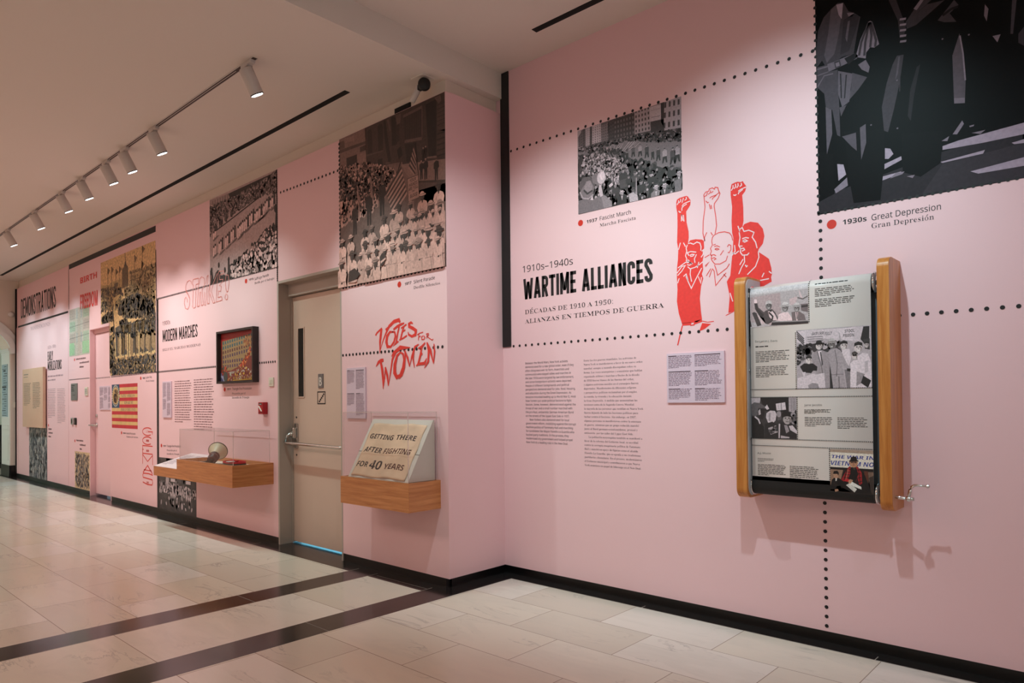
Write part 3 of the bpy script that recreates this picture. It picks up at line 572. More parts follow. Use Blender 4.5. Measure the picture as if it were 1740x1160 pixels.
# iron railing beyond
b = MB(); b.box(-17.32, -17.28, 1.2, 3.46, .80, .85); b.box(-17.32, -17.28, 1.2, 3.46, .08, .12); b.box(-17.33, -17.27, 3.42, 3.48, .0, .88)
for k in range(12):
    y = 3.34 - k * .18; b.box(-17.31, -17.29, y - .008, y + .008, .1, .82)
    b.tube([(-17.3, y + .085 + .05 * math.cos(a / 10 * 6.28), .45 + .12 * math.sin(a / 10 * 6.28)) for a in range(11)], .010, 6); b.tube([(-17.3, y + .085 + .045 * math.cos(a / 8 * 6.28), .68 + .06 * math.sin(a / 8 * 6.28)) for a in range(9)], .010, 6); b.tube([(-17.3, y + .085 + .045 * math.cos(a / 8 * 6.28), .22 + .06 * math.sin(a / 8 * 6.28)) for a in range(9)], .010, 6)
tag(b.build('iron_railing', M['iron']), 'black wrought iron railing in the stair hall beyond the arch', 'railing')
# ================================================================ display case with megaphone
dc = empty('display_case', (-6.48, D1, .536), 'long oak wall case with a lower label ledge, holding megaphone under clear cover', 'display case')
X0, X1, XL, Yc, Z0, Z1 = -7.062, -5.888, -7.642, 2.822, .536, .729
b = MB(); b.mi = 1; b.box(X1 - .018, X1, Yc + .0005, D1, Z0, Z1 - .0004); b.mi = 0; b.box(X0, X1 - .0006, Yc, Yc + .018, Z0, Z1); b.box(X0, X0 + .018, Yc + .018, D1, Z0, Z1); b.box(X0 + .018, X1 - .018, D1 - .018, D1, Z0, Z1); b.box(X0 + .018, X1 - .018, Yc + .018, D1 - .018, Z0, Z0 + .02)
b.box(X0 + .018, X1 - .018, Yc + .018, D1 - .018, .655, .69)
b.prism([(Yc, Z0), (D1, Z0), (D1, .735), (Yc, .63)], XL, X0 - .0005, 'x'); part(b, 'base', [M['oak'], M['oaky']], dc)
b = MB(); b.prism([(Yc + .003, .6308), (D1 - .001, .7352), (D1 - .001, .7392), (Yc + .003, .6348)], XL + .003, X0 - .002, 'x'); lp_ = part(b, 'ledge_label', plain('pale_ledge_label', (226, 212, 214), 0.35), dc, 'pale pink label panel on the ledge')
def slope_plane(y0, z0, y1, z1):
    d = Vector((0, y1 - y0, z1 - z0)).normalized(); return Plane((0, y0, z0), (1, 0, 0), d, Vector((0, -d.z, d.y)))
g = G(slope_plane(Yc + .003, .6348, D1 - .001, .7392)); g.greek(-7.60, -7.38, .34, .06, 12, (150, 130, 140), 0, 3); g.build('text_column', M['ink'], lp_); g = G(slope_plane(Yc + .003, .6348, D1 - .001, .7392)); g.greek(-7.34, -7.12, .34, .1, 10, (150, 130, 140), 0, 5); g.build('text_column', M['ink'], lp_)
b = MB(); b.box(X0 + .02, X1 - .02, Yc + .02, D1 - .02, .690, .693); part(b, 'deck_panel', plain('case_deck_pale', (214, 200, 186), 0.6), dc)
def cover(x0, x1, y0, y1, z0, z1, parent):
    t_ = .006; b = MB(); b.box(x0, x1, y0, y0 + t_, z0, z1 - t_); b.box(x0, x0 + t_, y0 + t_, y1, z0, z1 - t_); b.box(x1 - t_, x1, y0 + t_, y1, z0, z1 - t_); b.box(x0, x1, y0, y1, z1 - t_, z1); o = part(b, 'acrylic_cover', M['acrylic'], parent)
    b = MB(); e = .0035
    for x in (x0, x1 - e):
        for y in (y0, y1 - e): b.box(x, x + e, y - .0003, y + e, z0, z1)
    for z in (z1 - e,):
        b.box(x0, x1, y0 - .0004, y0 + e, z, z + e + .0004); b.box(x0, x1, y1 - e, y1, z, z + e + .0004); b.box(x0 - .0004, x0 + e, y0, y1, z, z + e + .0004); b.box(x1 - e, x1 + .0004, y0, y1, z, z + e + .0004)
    b.build('glued_edge', M['acredge'], o); return o
cover(-7.020, -5.897, 2.834, 3.178, .7295, 1.026, dc)
mg = empty('megaphone', (-6.62, 3.02, .693), 'cream and maroon megaphone lying in the long oak case', 'megaphone')
ax = Vector((-.70, .62, .36)).normalized(); mo = Vector((-6.496, 2.932, .766))
b = MB(); b.lathe([(.034, .02), (.038, .05), (.05, .085), (.068, .12), (.086, .145), (.088, .148), (.084, .148), (.066, .124), (.048, .09), (.034, .055)], mo, ax, 36); part(b, 'horn', M['horn'], mg)
b = MB(); b.lathe([(.085, .143), (.090, .145), (.090, .152), (.085, .152), (.084, .147)], mo, ax, 36); part(b, 'rim', M['rim'], mg)
b = MB(); b.lathe([(0, -.07), (.036, -.07), (.042, -.062), (.042, -.02), (.046, -.018), (.046, -.004), (.042, -.002), (.042, .02), (.047, .022), (.047, .036), (.036, .05), (0, .05)], mo, ax, 28); part(b, 'body', M['hornbody'], mg)
b = MB(); b.lathe([(0, -.078), (.016, -.078), (.02, -.07), (0, -.07)], mo, ax, 16); part(b, 'rear_dial', M['rim'], mg)
b = MB(); q = mo - ax * .03; b.tube([q + Vector((-.03, -.01, -.012)), q + Vector((-.075, -.03, -.036)), q + Vector((-.12, -.04, -.042)), q + Vector((-.15, -.04, -.042))], [.014, .015, .015, .012]); part(b, 'grip', M['rim'], mg)
b = MB(); q = mo - ax * .05; b.tube([q + Vector((.035, .0, -.02)), q + Vector((.08, -.01, -.032)), q + Vector((.15, .02, -.034)), q + Vector((.2, .06, -.034))], .006); part(b, 'strap', M['rim'], mg)
ss = empty('coiled_sash', (-6.26, 3.02, .693), 'coiled red sash with dark pattern beside the megaphone', 'sash')
def ring(cx, cy, z0, z1, rx, ry, th, a0=0, a1=360, n=40):
    b = MB(); pts = [(math.cos(math.radians(a0 + (a1 - a0) * i / n)), math.sin(math.radians(a0 + (a1 - a0) * i / n))) for i in range(n + 1)]
    V = [[b.bm.verts.new((cx + c * (rx + d), cy + s_ * (ry + d), z)) for c, s_ in pts] for d, z in ((0, z0), (0, z1), (-th, z1), (-th, z0))]
    for k in range(4):
        for i in range(n): b._f([V[k][i], V[k][i + 1], V[(k + 1) % 4][i + 1], V[(k + 1) % 4][i]])
    b._f([V[k][0] for k in range(4)]); b._f([V[k][n] for k in range(4)][::-1]); return b
rot_ = lambda o: o
part(ring(-6.26, 3.02, .722, .738, .15, .085, .012), 'upper_band', M['sash'], ss); part(ring(-6.25, 3.015, .694, .707, .155, .09, .012), 'lower_band', M['sash'], ss)
part(ring(-6.255, 3.017, .7075, .7215, .151, .086, .008), 'patterned_stripe', M['sashdark'], ss, 'dark patterned stripe')
b = MB()
for x, y, a in ((-6.24, 2.965, .4), (-6.20, 2.985, -.5), (-6.28, 3.0, .9)): b.tube([(x - .03, y, .733), (x, y + .01, .748), (x + .04, y + .02, .742)], .009, 8)
part(b, 'knot', M['sash'], ss)
b = MB(); b.box(-6.23, -6.17, 2.925, 2.985, .738, .744, .002); part(b, 'white_patch', M['white'], ss)
# ================================================================ display case with the banner
d2c = empty('display_case', (-4.0, D1, .536), 'short oak wall case with a painted banner on a sloped board under clear cover', 'display case')
bx0, bx1, by = -4.400, -3.612, 2.928
b = MB(); b.mi = 1; b.box(bx1 - .016, bx1, by + .0005, D1, Z0, .7306); b.mi = 0; b.box(bx0, bx1 - .0006, by, by + .016, Z0, .731); b.box(bx0, bx0 + .016, by + .016, D1, Z0, .731); b.box(bx0 + .016, bx1 - .016, D1 - .016, D1, Z0, .731); b.box(bx0 + .016, bx1 - .016, by + .016, D1 - .016, Z0, .728); part(b, 'base', [M['oak'], M['oaky']], d2c)
cover(-4.378, -3.628, 2.938, 3.192, .7315, 1.201, d2c)
wx0, wx1 = -4.335, -3.648
b = MB(); b.prism([(2.950, .7312), (3.176, 1.143), (3.188, 1.143), (3.188, .7312)], wx0, wx1, 'x'); wd = part(b, 'sloped_board', M['support'], d2c)
b = MB(); sl = slope_plane(2.950, .7312, 3.176, 1.143); sl_len = Vector((0, .226, .4118)).length
o1 = sl.at(0, .205, 0); b.box(wx0 - .0005, wx1 + .0005, o1.y - .002, o1.y + .003, o1.z - .002, o1.z + .002); part(b, 'seam', plain('board_seam', (120, 112, 102), 0.7), d2c)  # darker strip along the joint of the two-piece board
# banner: a rumpled square of muslin on the board
bn0, bn1 = -4.300, -3.688; bh0, bh1 = .012, .432; nx, ny = 36, 26; rg = random.Random(3)
def rum(u, v): return .0035 + .0022 * (math.sin(u * 17 + v * 5) * math.sin(v * 13 - u * 4) + .6 * math.sin(u * 31 - v * 9 + 1)) + (.006 * max(0, 1 - v * 7) * (0.6 + .4 * math.sin(u * 23)))
def bmap(u, v, h=0.0): return sl.at(bn0 + (bn1 - bn0) * u + .004 * math.sin(v * 14), bh0 + (bh1 - bh0) * v + .004 * math.sin(u * 11), rum(u, v) + h)
bs = G(Plane((0, 0, 0), (1, 0, 0), (0, 1, 0), (0, 0, 1), warp=lambda u, v, h: bmap(u, v, h)), 0.0, 0.0)
vsq = [(i / nx, j / ny) for j in range(ny + 1) for i in range(nx + 1)]
bs.raw(vsq, [(j * (nx + 1) + i, j * (nx + 1) + i + 1, (j + 1) * (nx + 1) + i + 1, (j + 1) * (nx + 1) + i) for j in range(ny) for i in range(nx)], (226, 190, 162), 0)
bn = bs.build('banner', M['cloth']); tag(bn, 'cream muslin banner with dark hand-painted slogan lying on the sloped board', 'banner')
for p_ in bn.data.polygons: p_.use_smooth = True
sm = bn.modifiers.new('cloth_thickness', 'SOLIDIFY'); sm.thickness = .0015; sm.offset = -1
w2 = lambda u, v, h: bmap(u, v, h)
DK = (52, 42, 44); MR = (84, 40, 36)
def word(t, u0, v0, u1, cap, col, sh=.10):
    bt = G(Plane((0, 0, 0), (1, 0, 0), (0, 1, 0), (0, 0, 1), warp=w2), 0.0009, 0.0)
    v, f, (x0, x1) = glyphs(t, 'bold'); sy = cap / .714; sx = (u1 - u0) / (x1 - x0)
    bt.raw([(u0 + (x - x0) * sx + y * sy * sh, v0 + y * sy) for x, y in v], f, col); bt.build('painted_word', M['ink'], bn)
word('GETTING', .05, .70, .50, .135, DK); word('THERE', .555, .70, .91, .135, MR if False else DK)
word('AFTER', .035, .445, .38, .14, DK); word('FIGHTING', .425, .445, .90, .14, MR)
word('FOR', .02, .165, .225, .145, DK); word('40', .26, .15, .49, .235, DK); word('YEARS', .535, .165, .90, .145, MR)
# ================================================================ framed textile
fr_ = empty('framed_picture', (-6.53, D1, 1.47), 'deep black frame holding a textile picture of a building on fire', 'picture')
fx0, fx1, fz0, fz1, fy = -6.900, -6.146, 1.469, 1.989, 3.147; w_ = .022
b = MB(); b.box(fx0, fx1, fy, D1, fz1 - w_, fz1); b.box(fx0, fx1, fy, D1, fz0, fz0 + w_); b.box(fx0, fx0 + w_, fy, D1, fz0 + w_, fz1 - w_); b.box(fx1 - w_, fx1, fy, D1, fz0 + w_, fz1 - w_); part(b, 'frame', M['frame'], fr_)
g = G(Plane((fx0 + w_, 3.186, fz0 + w_), (1, 0, 0), (0, 0, 1), (0, -1, 0)), 0, .0001); FW, FH = fx1 - fx0 - 2 * w_, fz1 - fz0 - 2 * w_
U = lambda pts: [(a * FW, c * FH) for a, c in pts]
g.rect(0, 0, FW, FH, (120, 52, 44)); g.poly(U([(0, .68), (0, 1), (1, 1), (1, .9), (.55, .86), (.2, .8), (.05, .7)]), (150, 34, 34), 1); g.poly(U([(.04, .22), (.04, .84), (.6, .9), (.98, .92), (.98, .5), (.7, .46), (.5, .28), (.3, .22)]), (148, 116, 80), 2)
for i in range(13):
    for j in range(6):
        if i > 8 and j < 2: continue
        u = .06 + i * .068; v = .28 + j * .098 + .0085 * i * (1 if j > 1 else .2)
        if u > .92: continue
        g.rect(u * FW, v * FH, (u + .034) * FW, (v + .062) * FH, (38, 86, 98) if j == 5 or (j == 4 and i < 9) else (78, 52, 80) if j < 3 else (88, 44, 50), 3 + (i + j) % 2)
g.poly(U([(.2, .18), (.35, .15), (.5, .18), (.55, .25), (.45, .2), (.3, .2)]), (150, 130, 120), 4)
g.spots(U([(.55, .3), (.75, .32), (.9, .62), (.82, .66), (.7, .45), (.6, .36)]), 70, .006, .014, [(196, 84, 40), (180, 60, 34), (210, 130, 80), (120, 60, 44)], 5)
g.spots(U([(.68, .68), (.9, .7), (.88, .9), (.7, .88)]), 60, .005, .011, [(170, 110, 66), (150, 80, 50), (186, 136, 90)], 5); g.spots(U([(.03, .12), (.16, .12), (.18, .28), (.04, .3)]), 40, .008, .016, [(206, 92, 44), (180, 64, 40), (70, 66, 60)], 6)
g.spots(U([(.2, .02), (.98, .02), (.98, .24), (.6, .3), (.3, .12)]), 170, .004, .010, [(150, 84, 60), (190, 150, 120), (110, 40, 36), (206, 160, 60), (130, 66, 50), (200, 190, 180)], 6); g.poly(U([(.35, .0), (1, .015), (1, .03), (.35, .02)]), (190, 130, 40), 12)
for k in range(14): g.poly(U([(.38 + k * .045, .02), (.385 + k * .045, .06 + .03 * (k % 3)), (.392 + k * .045, .02)]), (200, 160, 70), 13)
g.ell(.14 * FW, .1 * FH, .045, .05, (70, 68, 62), 12, 14); g.ell(.29 * FW, .15 * FH, .016, .02, (166, 160, 140), 13, 12)
for rr, cc in ((.085, (118, 104, 140)), (.062, (160, 150, 176)), (.04, (90, 80, 116))): g.poly([(0, 0)] + [(rr * 1.3 * math.cos(a * math.pi / 20), rr * math.sin(a * math.pi / 20)) for a in range(11)], cc, 14 + int(rr * -50))
part(g, 'textile', M['photofine'], fr_)
b = MB(); b.box(fx0 + w_, fx1 - w_, 3.187, 3.2, fz0 + w_, fz1 - w_); part(b, 'backing', M['frame'], fr_)
# ================================================================ thin label boards
def label_board(x0, x1, z0, z1, ywall, label, cols, name='label_board', heads=True, th=.011, par=None):
    b = MB(); b.box(x0, x1, ywall - th, ywall, z0, z1); o = tag(b.build(name, M['label']), label, 'label', 'pink text boards')
    for i, (a0, a1, blocks) in enumerate(cols):
        for k, (t_, bt_, n) in enumerate(blocks):
            zz0, zz1 = z0 + (z1 - z0) * bt_, z0 + (z1 - z0) * t_; xx0, xx1 = x0 + (x1 - x0) * a0, x0 + (x1 - x0) * a1; hh = (zz1 - zz0) / n
            g = G(Plane((0, ywall - th, 0), (1, 0, 0), (0, 0, 1), (0, -1, 0)))
            g.greek(xx0, xx1, zz1, zz0, n, (118, 92, 108), 0, i * 7 + k, .45, .40)
            if heads: g.rect(xx0, zz1 - .8 * hh, xx0 + (xx1 - xx0) * (.36, .95, .5)[(i + k) % 3], zz1 - .22 * hh, (62, 40, 52), 2)
            g.build('text_block', M['ink'], o)
    return o
label_board(-2.159, -1.789, 1.250, 1.546, D2, 'wide pink text board with two columns beside the scroll machine', [(.03, .45, ((.96, .70, 9), (.64, .34, 11), (.29, .07, 8))), (.50, .96, ((.96, .72, 9), (.64, .34, 11), (.29, .04, 9)))])
label_board(-4.711, -4.460, 1.145, 1.542, D1, 'tall pink text board above the banner case beside the grey door', [(.04, .44, ((.96, .69, 13), (.50, .26, 11))), (.51, .95, ((.96, .58, 17), (.50, .06, 20)))])
label_board(-8.391, -8.145, 1.118, 1.530, D1, 'narrow pink text board left of the long wall text by the framed picture', [(.06, .44, ((.97, .56, 16), (.52, .22, 12))), (.53, .94, ((.97, .45, 20), (.41, .06, 14)))], heads=False)
label_board(-10.766, -10.300, 1.20, 1.526, 3.276, 'pink text board fixed to the pink door', [(.04, .35, ((.95, .6, 12), (.54, .05, 16))), (.40, .70, ((.95, .68, 10), (.64, .4, 8))), (.76, .97, ((.95, .6, 12), (.56, .32, 8), (.28, .06, 7)))], heads=False)
# oak text panel at the far end
b = MB(); b.box(-14.30, -13.07, 3.148, 3.19, .905, 1.888, .003); b.box(-14.1, -13.3, 3.19, D1, 1.0, 1.8); wp = tag(b.build('oak_text_panel', M['sand']), 'pale oak panel with two columns of text at the far end of the pink wall', 'text panel')
g = G(Plane((0, 3.148, 0), (1, 0, 0), (0, 0, 1), (0, -1, 0)), .0008); g.rect(-14.22, 1.785, -13.93, 1.80, (120, 112, 104)); g.rect(-14.22, 1.745, -13.96, 1.755, (120, 112, 104)); g.build('panel_heading', M['ink'], wp)
for x0, x1, zb, n, sd in ((-14.22, -13.78, 1.27, 15, 2), (-13.66, -13.2, 1.22, 17, 3)): g = G(Plane((0, 3.148, 0), (1, 0, 0), (0, 0, 1), (0, -1, 0)), .0008); g.greek(x0, x1, 1.655, zb, n, (112, 100, 84), 0, sd); g.build('text_column', M['ink'], wp)
# ================================================================ lettering and dotted lines on the pink walls
CB = (26, 20, 22)
def red_dot(p, r=.018): 
    g = G(PR if p[2] == 'R' else PL); g.ell(p[0], p[1], r, r, (206, 40, 22), 0, 20); return g
def caption(pl, dot, year, en, es, name_label, mat='ink', cap=.04, r=.02, yr=None, extra=(), fam='caption'):
    """red disc, bold year and two lines of type; every piece gets three points: left, right, and cap height"""
    e = empty('caption', (pl.o + pl.u * dot[0] + pl.v * dot[1]), name_label, fam)
    g = G(pl); g.ell(dot[0], dot[1], r, r, (206, 40, 22), 0, 20); g.build('red_disc', M['ink'], e)
    if year: g = G(pl); g.text(year[0], 'bold', year[1], year[2], cap, CB); g.build('year', M['ink'], e)
    for i, (t, sty, a, c_) in enumerate([(en[0], 'sans', en[1], en[2]), (es[0], 'serif', es[1], es[2])] + list(extra)):
        g = G(pl); g.text(t, sty, a, c_, cap, CB); g.build('text_line', M['ink'], e)
    return e
# -- bay wall
caption(PR, (-2.8044, 2.4616), ('1937', (-2.7542, 2.4494), (-2.6687, 2.4495)), ('Fascist March', (-2.6472, 2.4502), (-2.4071, 2.448)), ('Marcha Fascista', (-2.6478, 2.4073), (-2.3715, 2.4066)), 'caption with red disc reading 1937 Fascist March under the photo of a crowded avenue', cap=.032, r=.021)
caption(PR, (-1.1963, 2.1654), ('1930s', (-1.1421, 2.1534), (-1.0293, 2.1523)), ('Great Depression', (-1.0067, 2.1504), (-0.7073, 2.1483)), ('Gran Depresión', (-1.0073, 2.1115), (-0.7362, 2.1074)), 'caption with red disc reading 1930s Great Depression under the photo of dark overcoats', cap=.037, r=.024)
g = G(PR); g.text('1910s–1940s', 'sans', (-3.3286, 2.1955), (-2.8732, 2.1928), .058, CB); vinyl(g, 'date_heading', 'ink', 'black dates 1910s to 1940s above the heading Wartime Alliances', 'wall lettering')
g = G(PR); g.disp('WARTIME ALLIANCES', (-3.3223, 1.9996), (-2.2545, 1.9993), .148, CB, 0, .168, .05); vinyl(g, 'wall_heading', 'ink', 'tall black condensed heading Wartime Alliances on the bay wall', 'wall lettering')
g = G(PR); g.text('DÉCADAS DE 1910 A 1950:', 'serif', (-3.3103, 1.8931), (-2.5523, 1.8929), .045, CB); vinyl(g, 'wall_subtitle', 'ink', 'black serif line starting Décadas de 1910 under the heading Wartime Alliances', 'wall lettering')
g = G(PR); g.text('ALIANZAS EN TIEMPOS DE GUERRA', 'serif', (-3.3113, 1.8258), (-2.1794, 1.8316), .045, CB); vinyl(g, 'wall_subtitle', 'ink', 'black serif line Alianzas en tiempos de guerra, second line under Wartime Alliances', 'wall lettering')
ENG = """Between the World Wars, New York activists|demonstrated for a new global order, even if they|often disagreed over its form. Anarchists and|communists who staged rallies and marches in|the late 1910s were targeted by law enforcement,|and some foreign-born activists were deported.|People of different backgrounds and political|perspectives demonstrated for jobs, food, housing,|and education during the Great Depression. As|tensions mounted leading up to World War II, most|New Yorkers put aside political factions to fight|fascism. Some, however, demonstrated against the|threat of war and a small number marched with|the pro-Nazi, antisemitic German American Bund|on the streets of the Upper East Side in 1937.|New Yorkers also demonstrated for local|government reform, mobilizing against the corrupt|machine politics of Tammany Hall and marching|for candidates like Mayor Fiorello La Guardia who|bucked party traditions. In the process, they|modernized city government and helped propel|New York to a leading role in the New Deal.""".split('|')
SPA = """Entre las dos guerras mundiales, los activistas de|Nueva York se manifestaron a favor de un nuevo orden|mundial, aunque a menudo discrepaban sobre su|forma. Las voces anarquistas y comunistas que habían|organizado mítines y marchas a finales de la década|de 1910 fueron blanco de las fuerzas del orden,|y algunos activistas nacidos en el extranjero fueron|deportados. Manifestantes de diferentes orígenes|y perspectivas políticas reclamaban por el empleo,|la comida, la vivienda y la educación durante|la Gran Depresión. A medida que aumentaban las|tensiones antes de la Segunda Guerra Mundial,|la mayoría de las personas que residían en Nueva York|fueron dejando de lado las facciones políticas para|luchar contra el fascismo. Sin embargo, en 1937,|algunas personas se manifestaron contra la amenaza|de guerra, mientras que un grupo reducido marchó|junto al Bund germano-estadounidense, pronazi y|antisemita, por las calles del Upper East Side.|La población neoyorquina también se manifestó a|favor de la reforma del Gobierno local, se movilizó|contra la corrupta maquinaria política de Tammany|Hall y marchó en apoyo de figuras como el alcalde|Fiorello La Guardia, que se oponía a sus tradiciones|partidarias clientelares. En el proceso, modernizaron|el Gobierno municipal y contribuyeron a que Nueva|York asumiera un papel de liderazgo en el New Deal.""".split('|')
a, b_, c_ = (-3.314, 1.5314), (-3.3128, 0.9661), (-2.8611, 1.2348)
g = G(PR); g.block(ENG, 'sans', a, b_, c_[0] - a[0], .0185, (58, 38, 44), 0, (15,)); vinyl(g, 'wall_text', 'ink', 'left column of small English text on the bay wall below the black stripe', 'wall text')
a, b_, c_ = (-2.7927, 1.5287), (-2.7929, 0.832), (-2.335, 1.2082)
g = G(PR); g.block(SPA, 'serif', a, b_, c_[0] - a[0], .0185, (62, 40, 46), 0, (19,)); vinyl(g, 'wall_text', 'ink', 'right column of small Spanish text on the bay wall below the heading', 'wall text')
def dotline(name_label, pl, p0, p1, n, r, ends=(True, True)):
    g = G(pl); g.step = 0; g.base = .0016; g.dots(p0, p1, n, r, (18, 14, 16), 0, ends); return vinyl(g, 'dotted_line', 'ink', name_label, 'dotted line')
dotline('upper dotted line across the bay wall along the top of the avenue photo', PR, (-3.4299, 3.1033), (-1.2775, 3.0923), 36, .0098)
dotline('lower dotted line across the bay wall under the red figures and scroll machine', PR, (-3.4237, 1.6696), (-.30, (-0.4035, 1.6654)[1]), 54, .0098)
dotline('upright dotted line from the overcoat photo down behind the scroll machine', PR, (-1.2522, 2.1909), (-1.2512, 0.0896), 44, .0098)
dotline('dotted left edge of the overcoat photo', PR, (-1.2598, 2.2385), ((-1.2598, 2.2385)[0] - .004, 3.66), 34, .0085)
dotline('dotted lower edge of the overcoat photo', PR, (-1.2584, 2.2305), (.72, (-0.3908, 2.2234)[1] + .004), 62, .0085)
# black stripe wrapped on the return and bay wall
b = MB(); b.box(-3.528, (-3.4473, 2.7021)[0], D2 - .008, D2, (-3.4824, 1.6666)[1], H2 - .002); tag(b.build('black_stripe', M['black']), 'thick black upright stripe in the corner at the left end of the bay wall', 'stripe')
# -- hall wall
caption(PL, (-4.046, 2.132), ('1917', (-3.983, 2.117), (-3.909, 2.12)), ('Silent Parade', (-3.882, 2.118), (-3.653, 2.122)), ('Desfile Silencios', (-3.882, 2.079), (-3.601, 2.08)), 'caption with red disc reading 1917 Silent Parade under the mural beside the corner', cap=.03, r=.022)
caption(PL, (-6.387, 2.445), ('1915', (-6.327, 2.44), (-6.239, 2.44)), ('Suffrage Parade', (-6.219, 2.432), (-5.952, 2.439)), ('Desfile por el Sufragio', (-6.219, 2.395), (-5.853, 2.397)), 'caption with red disc reading 1915 Suffrage Parade under the mural beside the grey door', cap=.030, r=.023)
caption(PL, (-6.847, 1.412), ('1911', (-6.794, 1.403), (-6.716, 1.405)), ('Triangle Fire Procession', (-6.687, 1.403), (-6.29, 1.403)), ('Procesión por el', (-6.687, 1.359), (-6.413, 1.359)), 'caption with red disc reading Triangle Fire Procession under the black framed picture', cap=.030, r=.021, extra=[('Incendio de Triangle', 'serif', (-6.688, 1.32), (-6.337, 1.32))])
caption(PL, (-8.452, 0.792), ('1911', (-8.402, 0.778), (-8.319, 0.781)), ('Triangle Fire Procession', (-8.297, 0.78), (-7.91, 0.792)), ('Procesión por el', (-8.297, 0.734), (-8.019, 0.743)), 'caption with red disc reading Triangle Fire Procession low on the wall behind the megaphone case', cap=.030, r=.021, extra=[('Incendio de Triangle', 'serif', (-8.298, 0.694), (-7.957, 0.705))])
caption(PL, (-9.077, 1.59), ('1882', (-9.018, 1.579), (-8.933, 1.58)), ('Labor Day', (-8.91, 1.582), (-8.732, 1.586)), ('Día del Trabajo', (-8.91, 1.541), (-8.659, 1.541)), 'caption with red disc reading Labor Day under the tan engraving of a square', cap=.030, r=.021)
caption(PL, (-9.739, 0.909), ('1844', (-9.687, 0.896), (-9.592, 0.898)), ('Nativist Procession', (-9.567, 0.894), (-9.26, 0.896)), ('Manifestación Nativista', (-9.567, 0.854), (-9.176, 0.856)), 'caption with red disc reading Nativist Procession under the striped flag print', cap=.030, r=.021)
for q, lab in ((((-11.656, 1.936), ((-11.585, 1.922), (-11.004, 1.934))), 'faint caption with red disc under the pale street map print'), (((-11.649, 0.745), ((-11.587, 0.738), (-11.164, 0.75))), 'faint caption with red disc above the small tan engraving beside the pink door'), (((-12.998, 0.951), ((-12.998, 0.875), (-12.765, 0.872))), 'faint caption with red disc right of the dark engraving under the oak panel')):
    e = empty('caption', PL.at(q[0][0], q[0][1], 0), lab, 'caption'); g = G(PL); g.ell(q[0][0], q[0][1], .021, .021, (206, 40, 22), 0, 16); g.build('red_disc', M['ink'], e)
    (x0, z0), (x1, z1) = q[1]; k = 1 if 'dark' not in lab else 0
    for j in range(3):
        g = G(PL); g.greek(x0 + (.16 * k if j else 0), x0 + (x1 - x0) * (.75, 1, .6)[j], z0 + .03 - j * .06, z0 - j * .06, 1, (120, 84, 88), 0, j + 3, 1, .75); g.build('text_line', M['ink'], e)
g = G(PL); g.text('1900s', 'sans', (-8.406, 2.179), (-8.186, 2.181), .057, (70, 48, 52)); vinyl(g, 'date_heading', 'ink', 'dark date 1900s above the heading Modern Marches', 'wall lettering')
g = G(PL); g.disp('MODERN MARCHES', (-8.402, 1.987), (-7.469, 1.983), .136, CB, 0, .14, .055); vinyl(g, 'wall_heading', 'ink', 'tall black condensed heading Modern Marches left of the framed picture', 'wall lettering')
g = G(PL); g.text('SIGLO XX: MARCHAS MODERNAS', 'serif', (-8.409, 1.882), (-7.401, 1.885), .042, (84, 58, 62)); vinyl(g, 'wall_subtitle', 'ink', 'dark serif line Siglo XX Marchas Modernas under the heading Modern Marches', 'wall lettering')
def small_text(lab, pl, a0, a1, bt, n, seed, col=(136, 98, 100), gaps=(), tilt=0):
    g = G(pl); g.greek(a0[0], a1[0], a0[1], bt[1], n, col, 0, seed, .5, .38, gaps); return vinyl(g, 'wall_text', 'ink', lab, 'wall text')
small_text('first column of small text under Modern Marches, beside the narrow pink board', PL, (-8.072, 1.538), (-7.626, 1.539), (-8.067, 1.064), 18, 4)
small_text('second column of small text under Modern Marches, nearest the framed picture', PL, (-7.57, 1.543), (-7.075, 1.534), (-7.564, 0.993), 21, 9)
g = G(PL); g.disp('DEMONSTRATIONS', (-14.667, 2.801), (-12.575, 2.791), .34, (52, 42, 46), 0, .13, .05); vinyl(g, 'wall_heading', 'ink', 'very tall dark heading Demonstrations at the far end of the hall wall', 'wall lettering')
g = G(PL); g.text('MANIFESTACIONES', 'serif', (-14.04, 2.549), (-12.899, 2.541), .09, (176, 140, 148)); vinyl(g, 'wall_subtitle', 'ink', 'grey serif line Manifestaciones under the black rule at the far end', 'wall lettering')
g = G(PL); g.text('1620s–1800s', 'sans', (-13.032, 2.171), (-12.585, 2.174), .062, (176, 140, 148)); vinyl(g, 'date_heading', 'ink', 'pale grey dates above the heading Early Mobilizations', 'wall lettering')
g = G(PL); g.disp('EARLY', (-13.034, 1.981), (-12.738, 1.991), .148, CB, 0, .14, .055); vinyl(g, 'wall_heading', 'ink', 'black condensed word Early, upper line of Early Mobilizations', 'wall lettering')
g = G(PL); g.disp('MOBILIZATIONS', (-13.035, 1.824), (-12.288, 1.819), .148, CB, 0, .14, .055); vinyl(g, 'wall_heading', 'ink', 'black condensed word Mobilizations, lower line of Early Mobilizations', 'wall lettering')
small_text('two pale serif lines under the heading Early Mobilizations', PL, (-13.036, 1.766), (-12.176, 1.725), (-13.037, 1.647), 2, 5, (170, 134, 142))
small_text('left column of small text under Early Mobilizations', PL, (-13.026, 1.541), (-12.602, 1.533), (-13.019, 1.072), 18, 6, (172, 140, 146))
small_text('right column of small text under Early Mobilizations', PL, (-12.516, 1.537), (-12.096, 1.529), (-12.516, 0.992), 21, 7, (172, 140, 146))
dotline('upper dotted line across the hall wall under the parade mural, left of the grey door', PL, (-8.575, 2.502), (-7.169, 2.499), 46, .0115)
dotline('dotted lower edge of the parade mural beside the grey door', PL, (-7.162, 2.505), (-5.791, 2.502), 50, .0115)
dotline('upright dotted edge of the parade mural beside the grey door', PL, (-5.796, 3.374), (-5.795, 2.377), 56, .0115)
